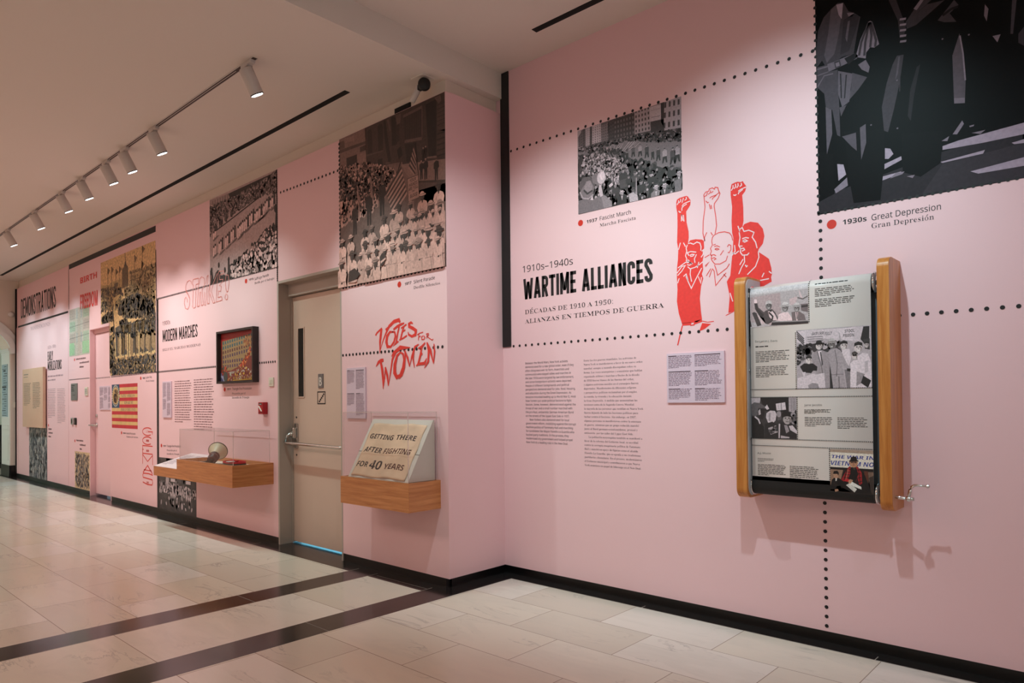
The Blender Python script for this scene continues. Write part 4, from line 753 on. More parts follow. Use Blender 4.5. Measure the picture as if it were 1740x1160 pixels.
dotline('short dotted line between the two parade murals above the grey door', PL, (-5.73, 3.162), (-4.828, 3.15), 17, .0115)
dotline('dotted left edge of the silent parade mural', PL, (-4.804, 3.36), (-4.798, 2.199), 36, .0115)
dotline('dotted lower edge of the silent parade mural', PL, (-4.801, 2.189), (-3.578, 2.197), 31, .0115)
dotline('middle dotted line of the hall wall left of the framed picture', PL, (-8.518, 1.647), (-7.053, 1.65), 46, .0115)
dotline('middle dotted line of the hall wall between framed picture and grey door', PL, (-6.127, 1.648), (-5.846, 1.647), 8, .0115)
dotline('dotted line of the hall wall crossing the red Votes for Women lettering', PL, (-4.772, 1.649), (-3.58, 1.647), 27, .0115)
dotline('dotted lower edge of the tan engraving and line toward its caption', PL, (-10.094, 1.637), (-8.559, 1.648), 46, .0105)
dotline('dotted right edge of the tan engraving', PL, (-8.593, 3.08), (-8.578, 2.499), 46, .0105)
dotline('thin dotted line above the dark plaque on the narrow pink panel', PL, (-11.908, 1.646), (-10.991, 1.649), 34, .008)
dotline('upright dotted line left of the red Birth Freedom letters', PL, (-11.92, 3.293), (-11.916, 2.713), 34, .011)
dotline('dotted line across the pink door', Plane((0, 3.276, 0), (1, 0, 0), (0, 0, 1), (0, -1, 0)), (-10.977, 1.643), (-10.336, 1.644), 14, .0105)
# black rules and stripes of the hall wall
def stripe(lab, pts, pl=PL):
    b = MB(); xs = [q[0] for q in pts]; zs = [q[1] for q in pts]; b.box(min(xs), max(xs), D1 - .002, D1, min(zs), max(zs)); return tag(b.build('black_stripe', M['black']), lab, 'stripe')
g_ = ((-11.91, 3.363), (-11.91, 3.299)); stripe('wide black stripe along the wall top above the tan engraving and Birth Freedom', [(g_[0][0], (-11.91, 3.3)[1]), ((-8.596, 3.325)[0], 3.372)])
stripe('black upright stripe right of the tan engraving, down to the floor', [(-8.578, 2.499), ((-8.524, 0.168)[0], ZB)])
stripe('thin black rule under the heading Demonstrations', [(-14.86, 2.655), (-11.96, 2.685)])
b = MB(); b.box(-15.0, -14.93, D1 - .002, D1 + .02, 2.66, 3.36); b.box(-15.0, -14.978, 3.19, 3.25, 0.07, 3.36); tag(b.build('black_stripe', M['black']), 'narrow black upright edge at the far end of the pink wall', 'stripe')
# ================================================================ printed photographs and drawings on the walls
def gray(v, t=(1.0, .97, .97)): return (v * t[0], v * t[1], v * t[2])
def lerp(a, b, t): return (a[0] + (b[0] - a[0]) * t, a[1] + (b[1] - a[1]) * t)
# ---- overcoats (1930s)
g = G(PR, .0008, .00005); k = lambda v: (v * 1.08, v * .96, v * 1.06)
bl = (-1.2591, 2.226); g.poly([bl, (.72, (-0.3908, 2.2195)[1] + .004), (.72, 3.695), (bl[0] - .004, 3.695)], k(9))
Q = lambda pts, v, l: g.poly(pts, k(v), l)
Q(((-1.2562, 2.3315), (-1.1862, 2.3285), (-0.9448, 2.3683), (-0.6968, 2.4167), (-0.3872, 2.4573), (-0.3907, 2.2265), (-1.2577, 2.2313)), 44, 1); Q(((-0.6977, 2.3592), (-0.3884, 2.3791), (-0.3907, 2.2265), (-0.7824, 2.2374)), 54, 2)
Q([(-0.391, 2.4663), (.72, 2.44), (.72, 2.16), (-0.3947, 2.2264)], 46, 1)
for p_ in (((-0.6964, 2.4429), (-0.6338, 2.4528), (-0.3831, 2.468), (-0.3838, 2.4172), (-0.5393, 2.418), (-0.6967, 2.4251)), ((-0.7066, 2.3708), (-0.5314, 2.3836), (-0.5384, 2.3691), (-0.6976, 2.3645)), ((-0.5881, 2.2994), (-0.3854, 2.3165), (-0.386, 2.2784), (-0.5584, 2.2824)), ((-0.4322, 2.3904), (-0.3842, 2.3956), (-0.3844, 2.3781), (-0.4227, 2.382)), ((-1.1644, 2.4701), (-1.1343, 2.4606), (-1.1222, 2.4064), (-1.1592, 2.3826)), ((-0.9409, 2.4952), (-0.9172, 2.4871), (-0.9038, 2.4574), (-0.9258, 2.4387), (-0.9417, 2.4425)), ((-0.9441, 2.4177), (-0.8699, 2.4382), (-0.8682, 2.4204), (-0.9444, 2.3925)), ((-0.961, 2.3576), (-0.871, 2.3645), (-0.876, 2.3548), (-0.9603, 2.3375)), ((-0.7885, 2.4524), (-0.7735, 2.4529), (-0.7739, 2.4274), (-0.7851, 2.4259)), ((-1.2562, 2.3315), (-1.2461, 2.3294), (-1.2511, 2.2977), (-1.2567, 2.293))): Q(p_, 150, 3)
for p_ in (((-1.1805, 2.3435), (-1.1181, 2.3906), (-1.1145, 2.3477), (-1.1732, 2.3212)), ((-0.9204, 2.3408), (-0.8954, 2.3625), (-0.8565, 2.3612), (-0.8664, 2.3504)), ((-0.8473, 2.3353), (-0.8129, 2.335), (-0.8226, 2.3211)), ((-0.6554, 2.4876), (-0.6166, 2.5412), (-0.6099, 2.5239), (-0.6377, 2.4828)), ((-0.6997, 2.4678), (-0.6689, 2.4828), (-0.6763, 2.4618)), ((-0.5893, 2.5089), (-0.5703, 2.5099), (-0.5721, 2.5032), (-0.5876, 2.5023)), ((-0.5812, 2.4739), (-0.5283, 2.474), (-0.5471, 2.4607))): Q(p_, 118, 5)
for p_ in (((-1.1275, 2.6271), (-0.9395, 2.5875), (-0.9485, 2.3912), (-0.9647, 2.2445), (-1.0883, 2.2536), (-1.1096, 2.3944)), ((-0.8682, 2.5464), (-0.6935, 2.5155), (-0.7049, 2.3662), (-0.7886, 2.3199), (-0.8643, 2.3586)), ((-1.2528, 2.5554), (-1.1833, 2.5265), (-1.1798, 2.3203), (-1.2567, 2.293))): Q(p_, 13, 4)
# first coat
Q(((-1.183, 3.2769), (-1.1499, 3.2963), (-1.1219, 3.2875), (-1.0991, 3.2351), (-1.0656, 3.2085), (-1.0429, 3.1839), (-1.062, 3.096), (-1.077, 3.0105), (-1.1325, 3.0125), (-1.1708, 2.9944), (-1.1988, 2.9573), (-1.2312, 3.0264), (-1.2563, 2.9997), (-1.2598, 3.0737), (-1.249, 3.1874), (-1.2189, 3.2488)), 62, 6)
Q(((-1.183, 3.2769), (-1.1499, 3.2917), (-1.1336, 3.2232), (-1.1457, 3.1379), (-1.169, 3.0423), (-1.207, 3.0066), (-1.2197, 3.0482), (-1.1981, 3.157)), 84, 7); Q(((-1.1565, 3.2897), (-1.124, 3.2861), (-1.1317, 3.2063), (-1.1464, 3.235)), 150, 8); Q(((-1.1056, 3.2284), (-1.0718, 3.2154), (-1.0805, 3.2006), (-1.0974, 3.2047)), 118, 8)
Q(((-1.1232, 3.1985), (-1.076, 3.2125), (-1.047, 3.1878), (-1.0669, 3.1205), (-1.0979, 3.0314), (-1.1409, 3.0257)), 50, 8); Q(((-1.115, 3.1038), (-1.102, 3.1836), (-1.0913, 3.1842), (-1.1078, 3.0783)), 88, 9)
Q(((-1.2563, 2.9997), (-1.2038, 2.9962), (-1.1988, 2.9573), (-1.155, 2.9545), (-1.1525, 2.8293), (-1.1493, 2.757), (-1.1472, 2.6071), (-1.1622, 2.618), (-1.1842, 2.7557), (-1.215, 2.7693), (-1.2226, 2.8508), (-1.2579, 2.8945)), 66, 7)
Q(((-1.0858, 2.9158), (-1.0164, 2.8707), (-1.0588, 2.821), (-1.1038, 2.7802), (-1.1424, 2.7091), (-1.1493, 2.757), (-1.1126, 2.76), (-1.0923, 2.8337)), 74, 7)
Q(((-1.1529, 2.9469), (-1.0848, 2.9109), (-1.1017, 2.7728), (-1.1363, 2.7555), (-1.1547, 2.83)), 88, 8); Q(((-1.1445, 2.9303), (-1.138, 2.9282), (-1.1356, 2.8012), (-1.1421, 2.8032)), 40, 9); Q(((-1.1167, 2.9156), (-1.1103, 2.9135), (-1.1206, 2.7967), (-1.1271, 2.7964)), 44, 9)
Q(((-1.2049, 2.9989), (-1.1696, 3.0009), (-1.0727, 3.0113), (-1.0606, 2.98), (-1.144, 2.9647), (-1.1988, 2.9573)), 100, 9); Q(((-1.1718, 2.9994), (-1.1434, 3.0013), (-1.1375, 2.9648), (-1.1658, 2.9627)), 60, 10); Q(((-1.1654, 2.9903), (-1.1479, 2.9913), (-1.1439, 2.9715), (-1.1613, 2.9704)), 112, 11)
g.line(((-1.2565, 2.988), (-1.2028, 2.9866)), .008, k(96), 8); g.line(((-1.257, 2.9553), (-1.201, 2.9581)), .006, k(92), 8); g.line(((-1.2556, 2.8961), (-1.2213, 2.9437), (-1.1771, 2.941)), .006, k(96), 8)
Q(((-1.217, 2.7792), (-1.1886, 2.757), (-1.1861, 2.6313), (-1.2141, 2.5318)), 84, 8); Q(((-1.1386, 2.6048), (-1.0725, 2.6077), (-1.0697, 2.5143), (-1.0946, 2.5432)), 78, 8); Q(((-1.0533, 2.6274), (-1.0261, 2.6391), (-1.0255, 2.5436), (-1.0495, 2.4642)), 84, 8)
# gloves / hanging cloth
Q(((-1.0213, 2.9598), (-1.0034, 2.9179), (-1.01, 2.891), (-1.0406, 2.9168), (-1.0569, 2.947)), 104, 9); Q(((-1.1219, 3.0008), (-1.0685, 3.0121), (-1.0562, 2.9898), (-1.1032, 2.9625)), 30, 10)
Q(((-1.0061, 3.1452), (-0.9979, 3.1466), (-0.9878, 3.1383), (-0.9591, 3.0164), (-0.9816, 3.0066), (-0.9999, 3.0152), (-1.0187, 2.9949), (-1.0212, 2.9665), (-1.0688, 2.9896), (-1.0446, 3.0693)), 122, 10)
for p_ in (((-1, 3.1407), (-0.9929, 3.0709), (-0.9999, 3.0152)), ((-1.0021, 3.1415), (-1.022, 3.0478), (-1.0272, 2.9821)), ((-0.9939, 3.1384), (-0.9729, 3.0414), (-0.9775, 3.0096)), ((-1.0062, 3.1385), (-1.0406, 3.0544), (-1.052, 2.9906))): g.line(p_, .011, k(62), 11)
# second coat
Q(((-0.8809, 2.9318), (-0.8518, 2.9273), (-0.8712, 2.7977), (-0.8985, 2.6749), (-0.9258, 2.5706), (-0.9436, 2.582), (-0.9518, 2.7015), (-0.9281, 2.8135), (-0.9011, 2.8949)), 62, 6); Q(((-0.8752, 2.9244), (-0.8674, 2.925), (-0.8784, 2.8436), (-0.8905, 2.8147)), 84, 7)
Q(((-0.7966, 2.8492), (-0.7824, 2.8573), (-0.811, 2.714), (-0.8261, 2.5977), (-0.8391, 2.6251), (-0.8257, 2.7508)), 40, 6); g.line(((-0.8596, 2.9245), (-0.8687, 2.8404), (-0.8719, 2.7543)), .004, k(58), 7)
Q(((-0.9141, 3.2185), (-0.8807, 3.2053), (-0.8402, 3.061), (-0.8506, 3.0105), (-0.868, 3.0146), (-0.8745, 3.1022)), 52, 7)
for i in range(5): g.line([(a, c - i * .027) for a, c in ((-0.8666, 3.1036), (-0.8396, 3.0977))], .010, k(132), 8 + i)
Q(((-0.8418, 3.0811), (-0.7758, 3.1635), (-0.7314, 3.1458), (-0.7994, 3.1018), (-0.7502, 3.1319), (-0.6771, 3.1242), (-0.7964, 3.0512), (-0.8365, 3.0466)), 58, 6); Q(((-0.8065, 3.1326), (-0.7777, 3.1642), (-0.7628, 3.1583), (-0.7934, 3.121)), 120, 7); Q(((-0.7074, 3.039), (-0.6397, 3.1093), (-0.6225, 3.0796), (-0.6584, 3.054), (-0.6325, 3.0045), (-0.6787, 3.0198)), 62, 6); g.line(((-0.6872, 3.0545), (-0.651, 3.072), (-0.6244, 3.072)), .012, k(30), 7)
Q(((-0.6507, 2.8528), (-0.621, 2.9462), (-0.6101, 2.8574), (-0.5998, 2.7322), (-0.605, 2.6184), (-0.647, 2.6288)), 84, 6); Q(((-0.6467, 2.6536), (-0.6046, 2.643), (-0.605, 2.6184), (-0.647, 2.6288)), 110, 7); g.line(((-0.6194, 2.9353), (-0.6085, 2.8486), (-0.6016, 2.7225)), .006, k(128), 7)
Q(((-0.5213, 3.0418), (-0.5083, 3.0164), (-0.5158, 2.9625), (-0.5255, 2.9926)), 104, 6); Q(((-0.4952, 2.8881), (-0.4654, 2.8854), (-0.4774, 2.8536)), 116, 6); Q(((-0.4209, 3.0222), (-0.4049, 3.0158), (-0.42, 2.8708), (-0.4297, 2.8743)), 62, 6); Q(((-0.4009, 2.8638), (-0.3806, 2.8879), (-0.3819, 2.8047), (-0.4015, 2.8245)), 56, 6)
for p_ in ((-0.8827, 2.8123), (-0.8843, 2.578), (-0.6888, 2.9447), (-0.5846, 2.9268), (-1.1454, 2.8674), (-1.0016, 2.6267)): g.ell(p_[0], p_[1], .004, .004, k(100), 9)
Q([(-.35, 3.69), (-.18, 3.69), (-.05, 2.9), (-.12, 2.55), (-.3, 2.8)], 40, 6); Q([(.2, 3.69), (.42, 3.69), (.52, 3.0), (.4, 2.6), (.22, 2.9)], 34, 6)
vinyl(g, 'photo_mural', 'photogloss', 'very large dark photo mural of men in overcoats high on the bay wall', 'photo mural')
# ---- crowded avenue (1937)
g = G(PR, .0008, .00005); k = lambda v: (min(255, v * 1.06), v * .94, v * .98); Z = '«»'
g.poly(((-2.8208, 3.1028), (-2.0448, 3.0869), (-2.0494, 2.519), (-2.8197, 2.5216)), k(88), 0)
Q = lambda pts, v, l: g.poly(pts, k(v), l)
Q(((-2.8208, 3.1028), (-2.6554, 3.0999), (-2.6483, 2.9687), (-2.8171, 2.967)), 160, 1)
Q(((-2.8211, 2.9529), (-2.5343, 2.9464), (-2.3822, 2.9423), (-2.0476, 2.8938), (-2.0495, 2.6656), (-2.1936, 2.6857), (-2.451, 2.8029), (-2.814, 2.9209)), 116, 2)
def facade(bl, br, tr, tl, v, wv, cols, rows, l):
    g.poly((bl, br, tr, tl), k(v), l)
    for i in range(cols):
        for j in range(rows):
            u0, u1, v0, v1 = (i + .28) / cols, (i + .72) / cols, (j + .25) / rows, (j + .78) / rows
            P = lambda u, w: lerp(lerp(bl, br, u), lerp(tl, tr, u), w)
            g.poly((P(u0, v0), P(u1, v0), P(u1, v1), P(u0, v1)), k(wv), l + 1)
def F(q, v, wv, c, r, l): facade(q[0], q[1], q[2], q[3], v, wv, c, r, l)
F(((-2.8133, 2.9736), (-2.7806, 2.9729), (-2.7759, 3.1011), (-2.816, 3.0424)), 96, 70, 2, 6, 3); F(((-2.7807, 2.9654), (-2.7529, 2.9658), (-2.7556, 3.1015), (-2.7759, 3.1011)), 84, 60, 2, 8, 3); F(((-2.7557, 2.965), (-2.7162, 2.9654), (-2.717, 3.0984), (-2.7537, 3.0995)), 168, 128, 3, 10, 4); F(((-2.7189, 2.9661), (-2.7007, 2.9674), (-2.7006, 3.0998), (-2.717, 3.0984)), 70, 50, 1, 6, 4)
F(((-2.7025, 2.9678), (-2.6288, 2.9651), (-2.6287, 3.0925), (-2.7006, 3.0976)), 176, 120, 4, 8, 5); F(((-2.6288, 2.9651), (-2.5732, 2.9624), (-2.5673, 3.0718), (-2.629, 3.0705)), 118, 78, 4, 6, 6); F(((-2.5733, 2.9566), (-2.5273, 2.9533), (-2.5269, 3.0983), (-2.5715, 3.0803)), 74, 50, 3, 6, 6)
F(((-2.529, 2.9559), (-2.3699, 2.9426), (-2.3733, 3.103), (-2.5269, 3.1041)), 62, 104, 7, 5, 7); F(((-2.3723, 2.9468), (-2.2567, 2.9382), (-2.26, 3.0979), (-2.3717, 3.099)), 158, 66, 5, 5, 8); F(((-2.1786, 2.9123), (-2.0475, 2.9005), (-2.0463, 3.0874), (-2.1644, 3.0971)), 156, 62, 4, 3, 8); Q(((-2.183, 3.0958), (-2.1582, 3.0967), (-2.1652, 2.9327), (-2.1832, 2.972)), 52, 10); Q(((-2.2602, 3.084), (-2.1832, 3.0821), (-2.1814, 2.9866), (-2.2583, 2.9929)), 176, 10)
g.line(((-2.2516, 3.0175), (-2.1889, 3.0108)), .004, k(120), 11); g.line(((-2.251, 3.0605), (-2.1882, 3.056)), .003, k(140), 11); Q(((-2.2568, 2.9911), (-2.166, 2.9823), (-2.1595, 2.9037), (-2.2546, 2.9223)), 58, 10)
Q(((-2.3989, 2.9382), (-2.253, 2.9219), (-2.2532, 2.9115), (-2.3173, 2.911), (-2.3949, 2.923)), 190, 12); Q(((-2.3702, 2.9179), (-2.2691, 2.9067), (-2.2773, 2.8949), (-2.3622, 2.9017)), 90, 13)
g.spots(((-2.8134, 2.9623), (-2.5778, 2.9504), (-2.3822, 2.9423), (-2.0477, 2.8905), (-2.0487, 2.8201), (-2.1912, 2.8503), (-2.3827, 2.907), (-2.6045, 2.928), (-2.8136, 2.951)), 520, .006, .010, [k(40), k(54), k(72), k(120), k(34)], 12)
# flags and marchers
for i, p_ in enumerate((((-2.5786, 2.8922), (-2.5415, 2.9265), (-2.5175, 2.9167), (-2.5352, 2.8813)), ((-2.5266, 2.8792), (-2.4832, 2.9187), (-2.4579, 2.9122), (-2.4839, 2.8685)), ((-2.4713, 2.8617), (-2.4159, 2.9085), (-2.3664, 2.8992), (-2.4334, 2.8558)), ((-2.4502, 2.8543), (-2.35, 2.8985), (-2.3298, 2.8862), (-2.3835, 2.854)))): 
    Q(p_, 158, 18); a_, b2 = p_[0], p_[1]; c2, d2_ = p_[2], p_[3]
    for j in (0.3, .7): g.line((lerp(a_, d2_, j), lerp(b2, c2, j)), .006, k(96), 19)
def marcher(p, h, body=48, legs=36, head=150, l=20, lean=.0):
    x, y = p; w = h * .3
    g.poly([(x - w * .55, y + h * .42), (x + w * .55, y + h * .42), (x + w * .6 + lean, y + h * .8), (x + w * .2 + lean, y + h * .86), (x - w * .3 + lean, y + h * .86), (x - w * .6 + lean, y + h * .78)], k(body), l)
    g.poly([(x - w * .5, y + h * .44), (x + w * .5, y + h * .44), (x + w * .65, y), (x + w * .3, y), (x + w * .02, y + h * .3), (x - w * .35, y + .01 * h), (x - w * .7, y)], k(legs), l + 1); g.ell(x + lean, y + h * .92, h * .07, h * .085, k(head), l + 2, 8); g.poly([(x + lean - h * .08, y + h * .95), (x + lean + h * .08, y + h * .95), (x + lean + h * .05, y + h * 1.01), (x + lean - h * .05, y + h * 1.01)], k(40), l + 3)
for q, h, bd in zip(((-2.5399, 2.8607), (-2.4971, 2.8429), (-2.4302, 2.7907), (-2.3842, 2.8045), (-2.3335, 2.7957), (-2.2854, 2.7755), (-2.2045, 2.7365), (-2.1599, 2.7134), (-2.1053, 2.6923), (-2.0751, 2.6986), (-2.2436, 2.7528)), (.05, .055, .06, .07, .075, .08, .08, .09, .10, .10, .06), (60, 60, 40, 80, 150, 60, 60, 160, 70, 150, 36)): marcher(q, h, bd)
for a, c_ in ((830, 560), (900, 560), (640, 510), (945, 545)): pass
g.spots(((-2.8134, 2.9601), (-2.6046, 2.9207), (-2.4586, 2.8621), (-2.4338, 2.8274), (-2.5789, 2.8704), (-2.8137, 2.9397)), 120, .007, .012, [k(150), k(60), k(44), k(100)], 14)
# near crowd: dark bodies, pale faces and hats
crowd = ((-2.8159, 2.9213), (-2.6052, 2.8769), (-2.4509, 2.8101), (-2.3195, 2.7571), (-2.1934, 2.696), (-2.05, 2.6254), (-2.0494, 2.519), (-2.4382, 2.5212), (-2.8215, 2.5257))
g.poly(crowd, k(44), 14)
g.spots(crowd, 620, .010, .017, [k(30), k(38), k(52), k(64), k(26)], 15, 6, 1.3, 8, .7)
g.spots(((-2.8159, 2.9213), (-2.6052, 2.8769), (-2.4509, 2.8101), (-2.4188, 2.7096), (-2.5039, 2.6641), (-2.7971, 2.7961)), 330, .005, .008, [k(160), k(190), k(120), k(90), k(170)], 22, 3, 1.2, 7, .5); g.spots(crowd, 170, .006, .009, [k(150), k(120), k(80), k(176)], 25, 3, 1.2)
def bust(p, s_, coat, face, hat, l=30, brim=1.0, shirt=None):
    x, y = p; g.poly([(x - s_ * 1.1, y - s_ * 1.7), (x + s_ * 1.1, y - s_ * 1.7), (x + s_ * 1.0, y - s_ * .5), (x + s_ * .4, y - s_ * .15), (x - s_ * .4, y - s_ * .15), (x - s_ * 1.0, y - s_ * .5)], k(coat), l)
    if shirt: g.poly([(x - s_ * .22, y - s_ * .2), (x + s_ * .22, y - s_ * .2), (x, y - s_ * 1.2)], k(shirt), l + 1)
    g.ell(x, y + s_ * .12, s_ * .38, s_ * .46, k(face), l + 1, 12); g.poly([(x - s_ * .30, y + s_ * .1), (x - s_ * .05, y + s_ * .08), (x - s_ * .1, y - s_ * .2), (x - s_ * .28, y - s_ * .15)], k(face * .72), l + 2)
    if hat: g.ell(x, y + s_ * .42, s_ * .66 * brim, s_ * .15, k(hat * .86), l + 3, 14, .08); g.poly([(x - s_ * .38, y + s_ * .42), (x + s_ * .38, y + s_ * .42), (x + s_ * .32, y + s_ * .8), (x, y + s_ * .74), (x - s_ * .32, y + s_ * .8)], k(hat), l + 4); g.line([(x - s_ * .38, y + s_ * .47), (x + s_ * .38, y + s_ * .47)], s_ * .1, k(hat * .45), l + 5)
for q, s_, c_, f_, h_ in zip(((-2.4605, 2.7299), (-2.3735, 2.6922), (-2.3295, 2.626), (-2.2568, 2.6587), (-2.3873, 2.589), (-2.471, 2.5851), (-2.2227, 2.5646), (-2.1629, 2.5622), (-2.0651, 2.6153), (-2.1132, 2.667), (-2.4192, 2.6812), (-2.3227, 2.5333), (-2.5214, 2.6462)), (.030, .027, .030, .028, .030, .032, .034, .034, .032, .028, .022, .026, .026), (50, 70, 40, 36, 90, 44, 120, 60, 64, 40, 50, 44, 60), (150, 130, 140, 170, 96, 150, 150, 140, 160, 120, 140, 150, 140), (60, 90, 50, 40, 76, 200, 205, 196, 190, 60, 70, 70, 0)): bust(q, s_, c_, f_, h_, 30, 1.0, 190 if s_ > .031 else None)
Q(((-2.4606, 2.7192), (-2.4356, 2.7027), (-2.4283, 2.6262), (-2.4832, 2.6236), (-2.4949, 2.6982)), 70, 29); Q(((-2.4131, 2.5233), (-2.4207, 2.5747), (-2.3874, 2.5819), (-2.355, 2.554), (-2.3514, 2.5215)), 176, 37); Q(((-2.3656, 2.6692), (-2.3599, 2.6679), (-2.3587, 2.5195), (-2.3719, 2.5186)), 150, 36); Q(((-2.0955, 2.5883), (-2.049, 2.5982), (-2.0493, 2.521), (-2.0927, 2.5201)), 108, 36); Q(((-2.5731, 2.6647), (-2.5468, 2.6771), (-2.5367, 2.6604), (-2.5646, 2.6483)), 200, 36)
# man with field glasses and the pale ball shape in the corner
Q(((-2.8215, 2.5235), (-2.8184, 2.612), (-2.7624, 2.6195), (-2.6987, 2.5953), (-2.6445, 2.6138), (-2.5916, 2.5956), (-2.5522, 2.5439), (-2.5474, 2.5197)), 112, 40); Q(((-2.6356, 2.6156), (-2.6003, 2.6047), (-2.5503, 2.558), (-2.5473, 2.5248), (-2.6103, 2.5188)), 134, 41); Q(((-2.817, 2.7099), (-2.7789, 2.7618), (-2.7237, 2.7569), (-2.6791, 2.7024), (-2.6986, 2.6027), (-2.7717, 2.6176)), 92, 40)
Q(((-2.8035, 2.6693), (-2.7846, 2.6916), (-2.7424, 2.7312), (-2.7106, 2.7168), (-2.6885, 2.6748), (-2.7073, 2.6268), (-2.7533, 2.6101), (-2.7948, 2.6261)), 120, 42); Q(((-2.7708, 2.6812), (-2.7516, 2.7295), (-2.7195, 2.7299), (-2.701, 2.6923), (-2.7069, 2.6565), (-2.7436, 2.6492)), 140, 43); g.line(((-2.7727, 2.6764), (-2.7436, 2.6455), (-2.7014, 2.659)), .012, k(60), 44); g.line(((-2.8045, 2.6695), (-2.7809, 2.6232), (-2.735, 2.6101), (-2.6937, 2.6314)), .010, k(160), 44)
Q(((-2.7101, 2.7539), (-2.6737, 2.7664), (-2.6158, 2.7583), (-2.6079, 2.6869), (-2.6525, 2.6818), (-2.6971, 2.7064)), 120, 42); a_ = (-2.6295, 2.7283); g.ell(a_[0], a_[1], .034, .042, k(196), 43, 18); g.ell(a_[0] + .008, a_[1] + .01, .020, .026, k(220), 44, 16); Q(((-2.6479, 2.6882), (-2.6302, 2.677), (-2.6161, 2.608), (-2.6402, 2.6019), (-2.6529, 2.6524)), 190, 43); Q(((-2.7214, 2.5999), (-2.7028, 2.6259), (-2.6942, 2.5944)), 200, 45); Q(((-2.8161, 2.9063), (-2.7769, 2.9042), (-2.7878, 2.7939), (-2.8178, 2.7857)), 60, 26)
xa, xb, za, zc = (-2.8208, 3.1028)[0], (-2.0433, 3.0865)[0], (-2.8197, 2.5216)[1], (-2.0448, 3.0869)[1]
for v in g.v: v.x = min(max(v.x, xa), xb); v.z = min(max(v.z, za), zc)
vinyl(g, 'photo_mural', 'photofine', 'grey photo print of a march down a crowded avenue above the heading Wartime Alliances', 'photo mural')
# ---- red linocut of three figures
g = G(PR, .0008, .00005); WH = (236, 206, 210)
def red(pts, l=0): g.poly(pts, (232, 52, 46), l)
def cut(pts, w=.009, l=2, c=WH): g.line(pts, w * .66, c, l)
red(((-2.0863, 2.4581), (-2.082, 2.472), (-2.0646, 2.4795), (-2.0504, 2.4803), (-2.0362, 2.4819), (-2.0181, 2.4828), (-2.0073, 2.4751), (-2.0024, 2.465), (-1.9907, 2.4499), (-1.9941, 2.4234), (-2.0093, 2.4027), (-2.0215, 2.3905), (-2.0195, 2.3246), (-2.0073, 2.2679), (-2.0068, 2.2315), (-2.0123, 2.1978), (-1.9972, 2.2135), (-1.9626, 2.2142), (-1.9237, 2.206), (-1.9103, 2.1958), (-1.909, 2.1527), (-1.9135, 2.1087), (-1.9208, 2.074), (-1.9166, 2.0287), (-1.9257, 2.0031), (-1.9174, 1.977), (-1.9316, 1.9322), (-1.9404, 1.8616), (-1.9346, 1.7893), (-1.9286, 1.7387), (-1.9599, 1.7243), (-2.0594, 1.7235), (-2.0788, 1.7846), (-2.091, 1.8592), (-2.0858, 1.9321), (-2.0888, 2.006), (-2.087, 2.0609), (-2.0801, 2.115), (-2.0773, 2.1697), (-2.0847, 2.2168), (-2.0803, 2.308), (-2.0802, 2.3907), (-2.0868, 2.4242)))
red(((-2.0594, 1.7253), (-2.0033, 1.727), (-2.0035, 1.709), (-2.0566, 1.7105))); red(((-1.9775, 1.7303), (-1.9296, 1.7379), (-1.9269, 1.7233), (-1.9778, 1.7105))); cut(((-2.0023, 1.7251), (-1.9786, 1.7268), (-1.9788, 1.7097), (-2.0016, 1.7079), (-2.0023, 1.7251)), .010, 1, (232, 52, 46))
cut(((-2.0565, 1.7114), (-2.0725, 1.6559), (-2.0897, 1.5948)), .012, 0, (232, 52, 46)); red(((-1.928, 1.7154), (-1.8715, 1.7063), (-1.9121, 1.6802), (-1.9471, 1.6686))); cut(((-1.9268, 1.7278), (-1.8923, 1.7178), (-1.8542, 1.7199)), .007, 0, (232, 52, 46))
for p_ in (((-2.0815, 2.4406), (-2.0711, 2.4533), (-2.0709, 2.4661)), ((-2.0671, 2.4506), (-2.0568, 2.4596), (-2.0566, 2.4724)), ((-2.0489, 2.447), (-2.0405, 2.4654), (-2.0384, 2.4741)), ((-2.0305, 2.4579), (-2.0184, 2.4646), (-2.0203, 2.4759)), ((-1.9937, 2.4469), (-2.0187, 2.4428), (-2.0389, 2.4377), (-2.0492, 2.4251)), ((-2.0169, 2.4333), (-2.037, 2.4264), (-2.0493, 2.416), (-2.0495, 2.3995)), ((-2.0718, 2.402), (-2.0638, 2.3931), (-2.0557, 2.3934)), ((-2.0545, 2.3364), (-2.0519, 2.378)), ((-2.0519, 2.378), (-2.0444, 2.3382)), ((-2.0399, 2.3721), (-2.0364, 2.3331))): cut(p_, .008)
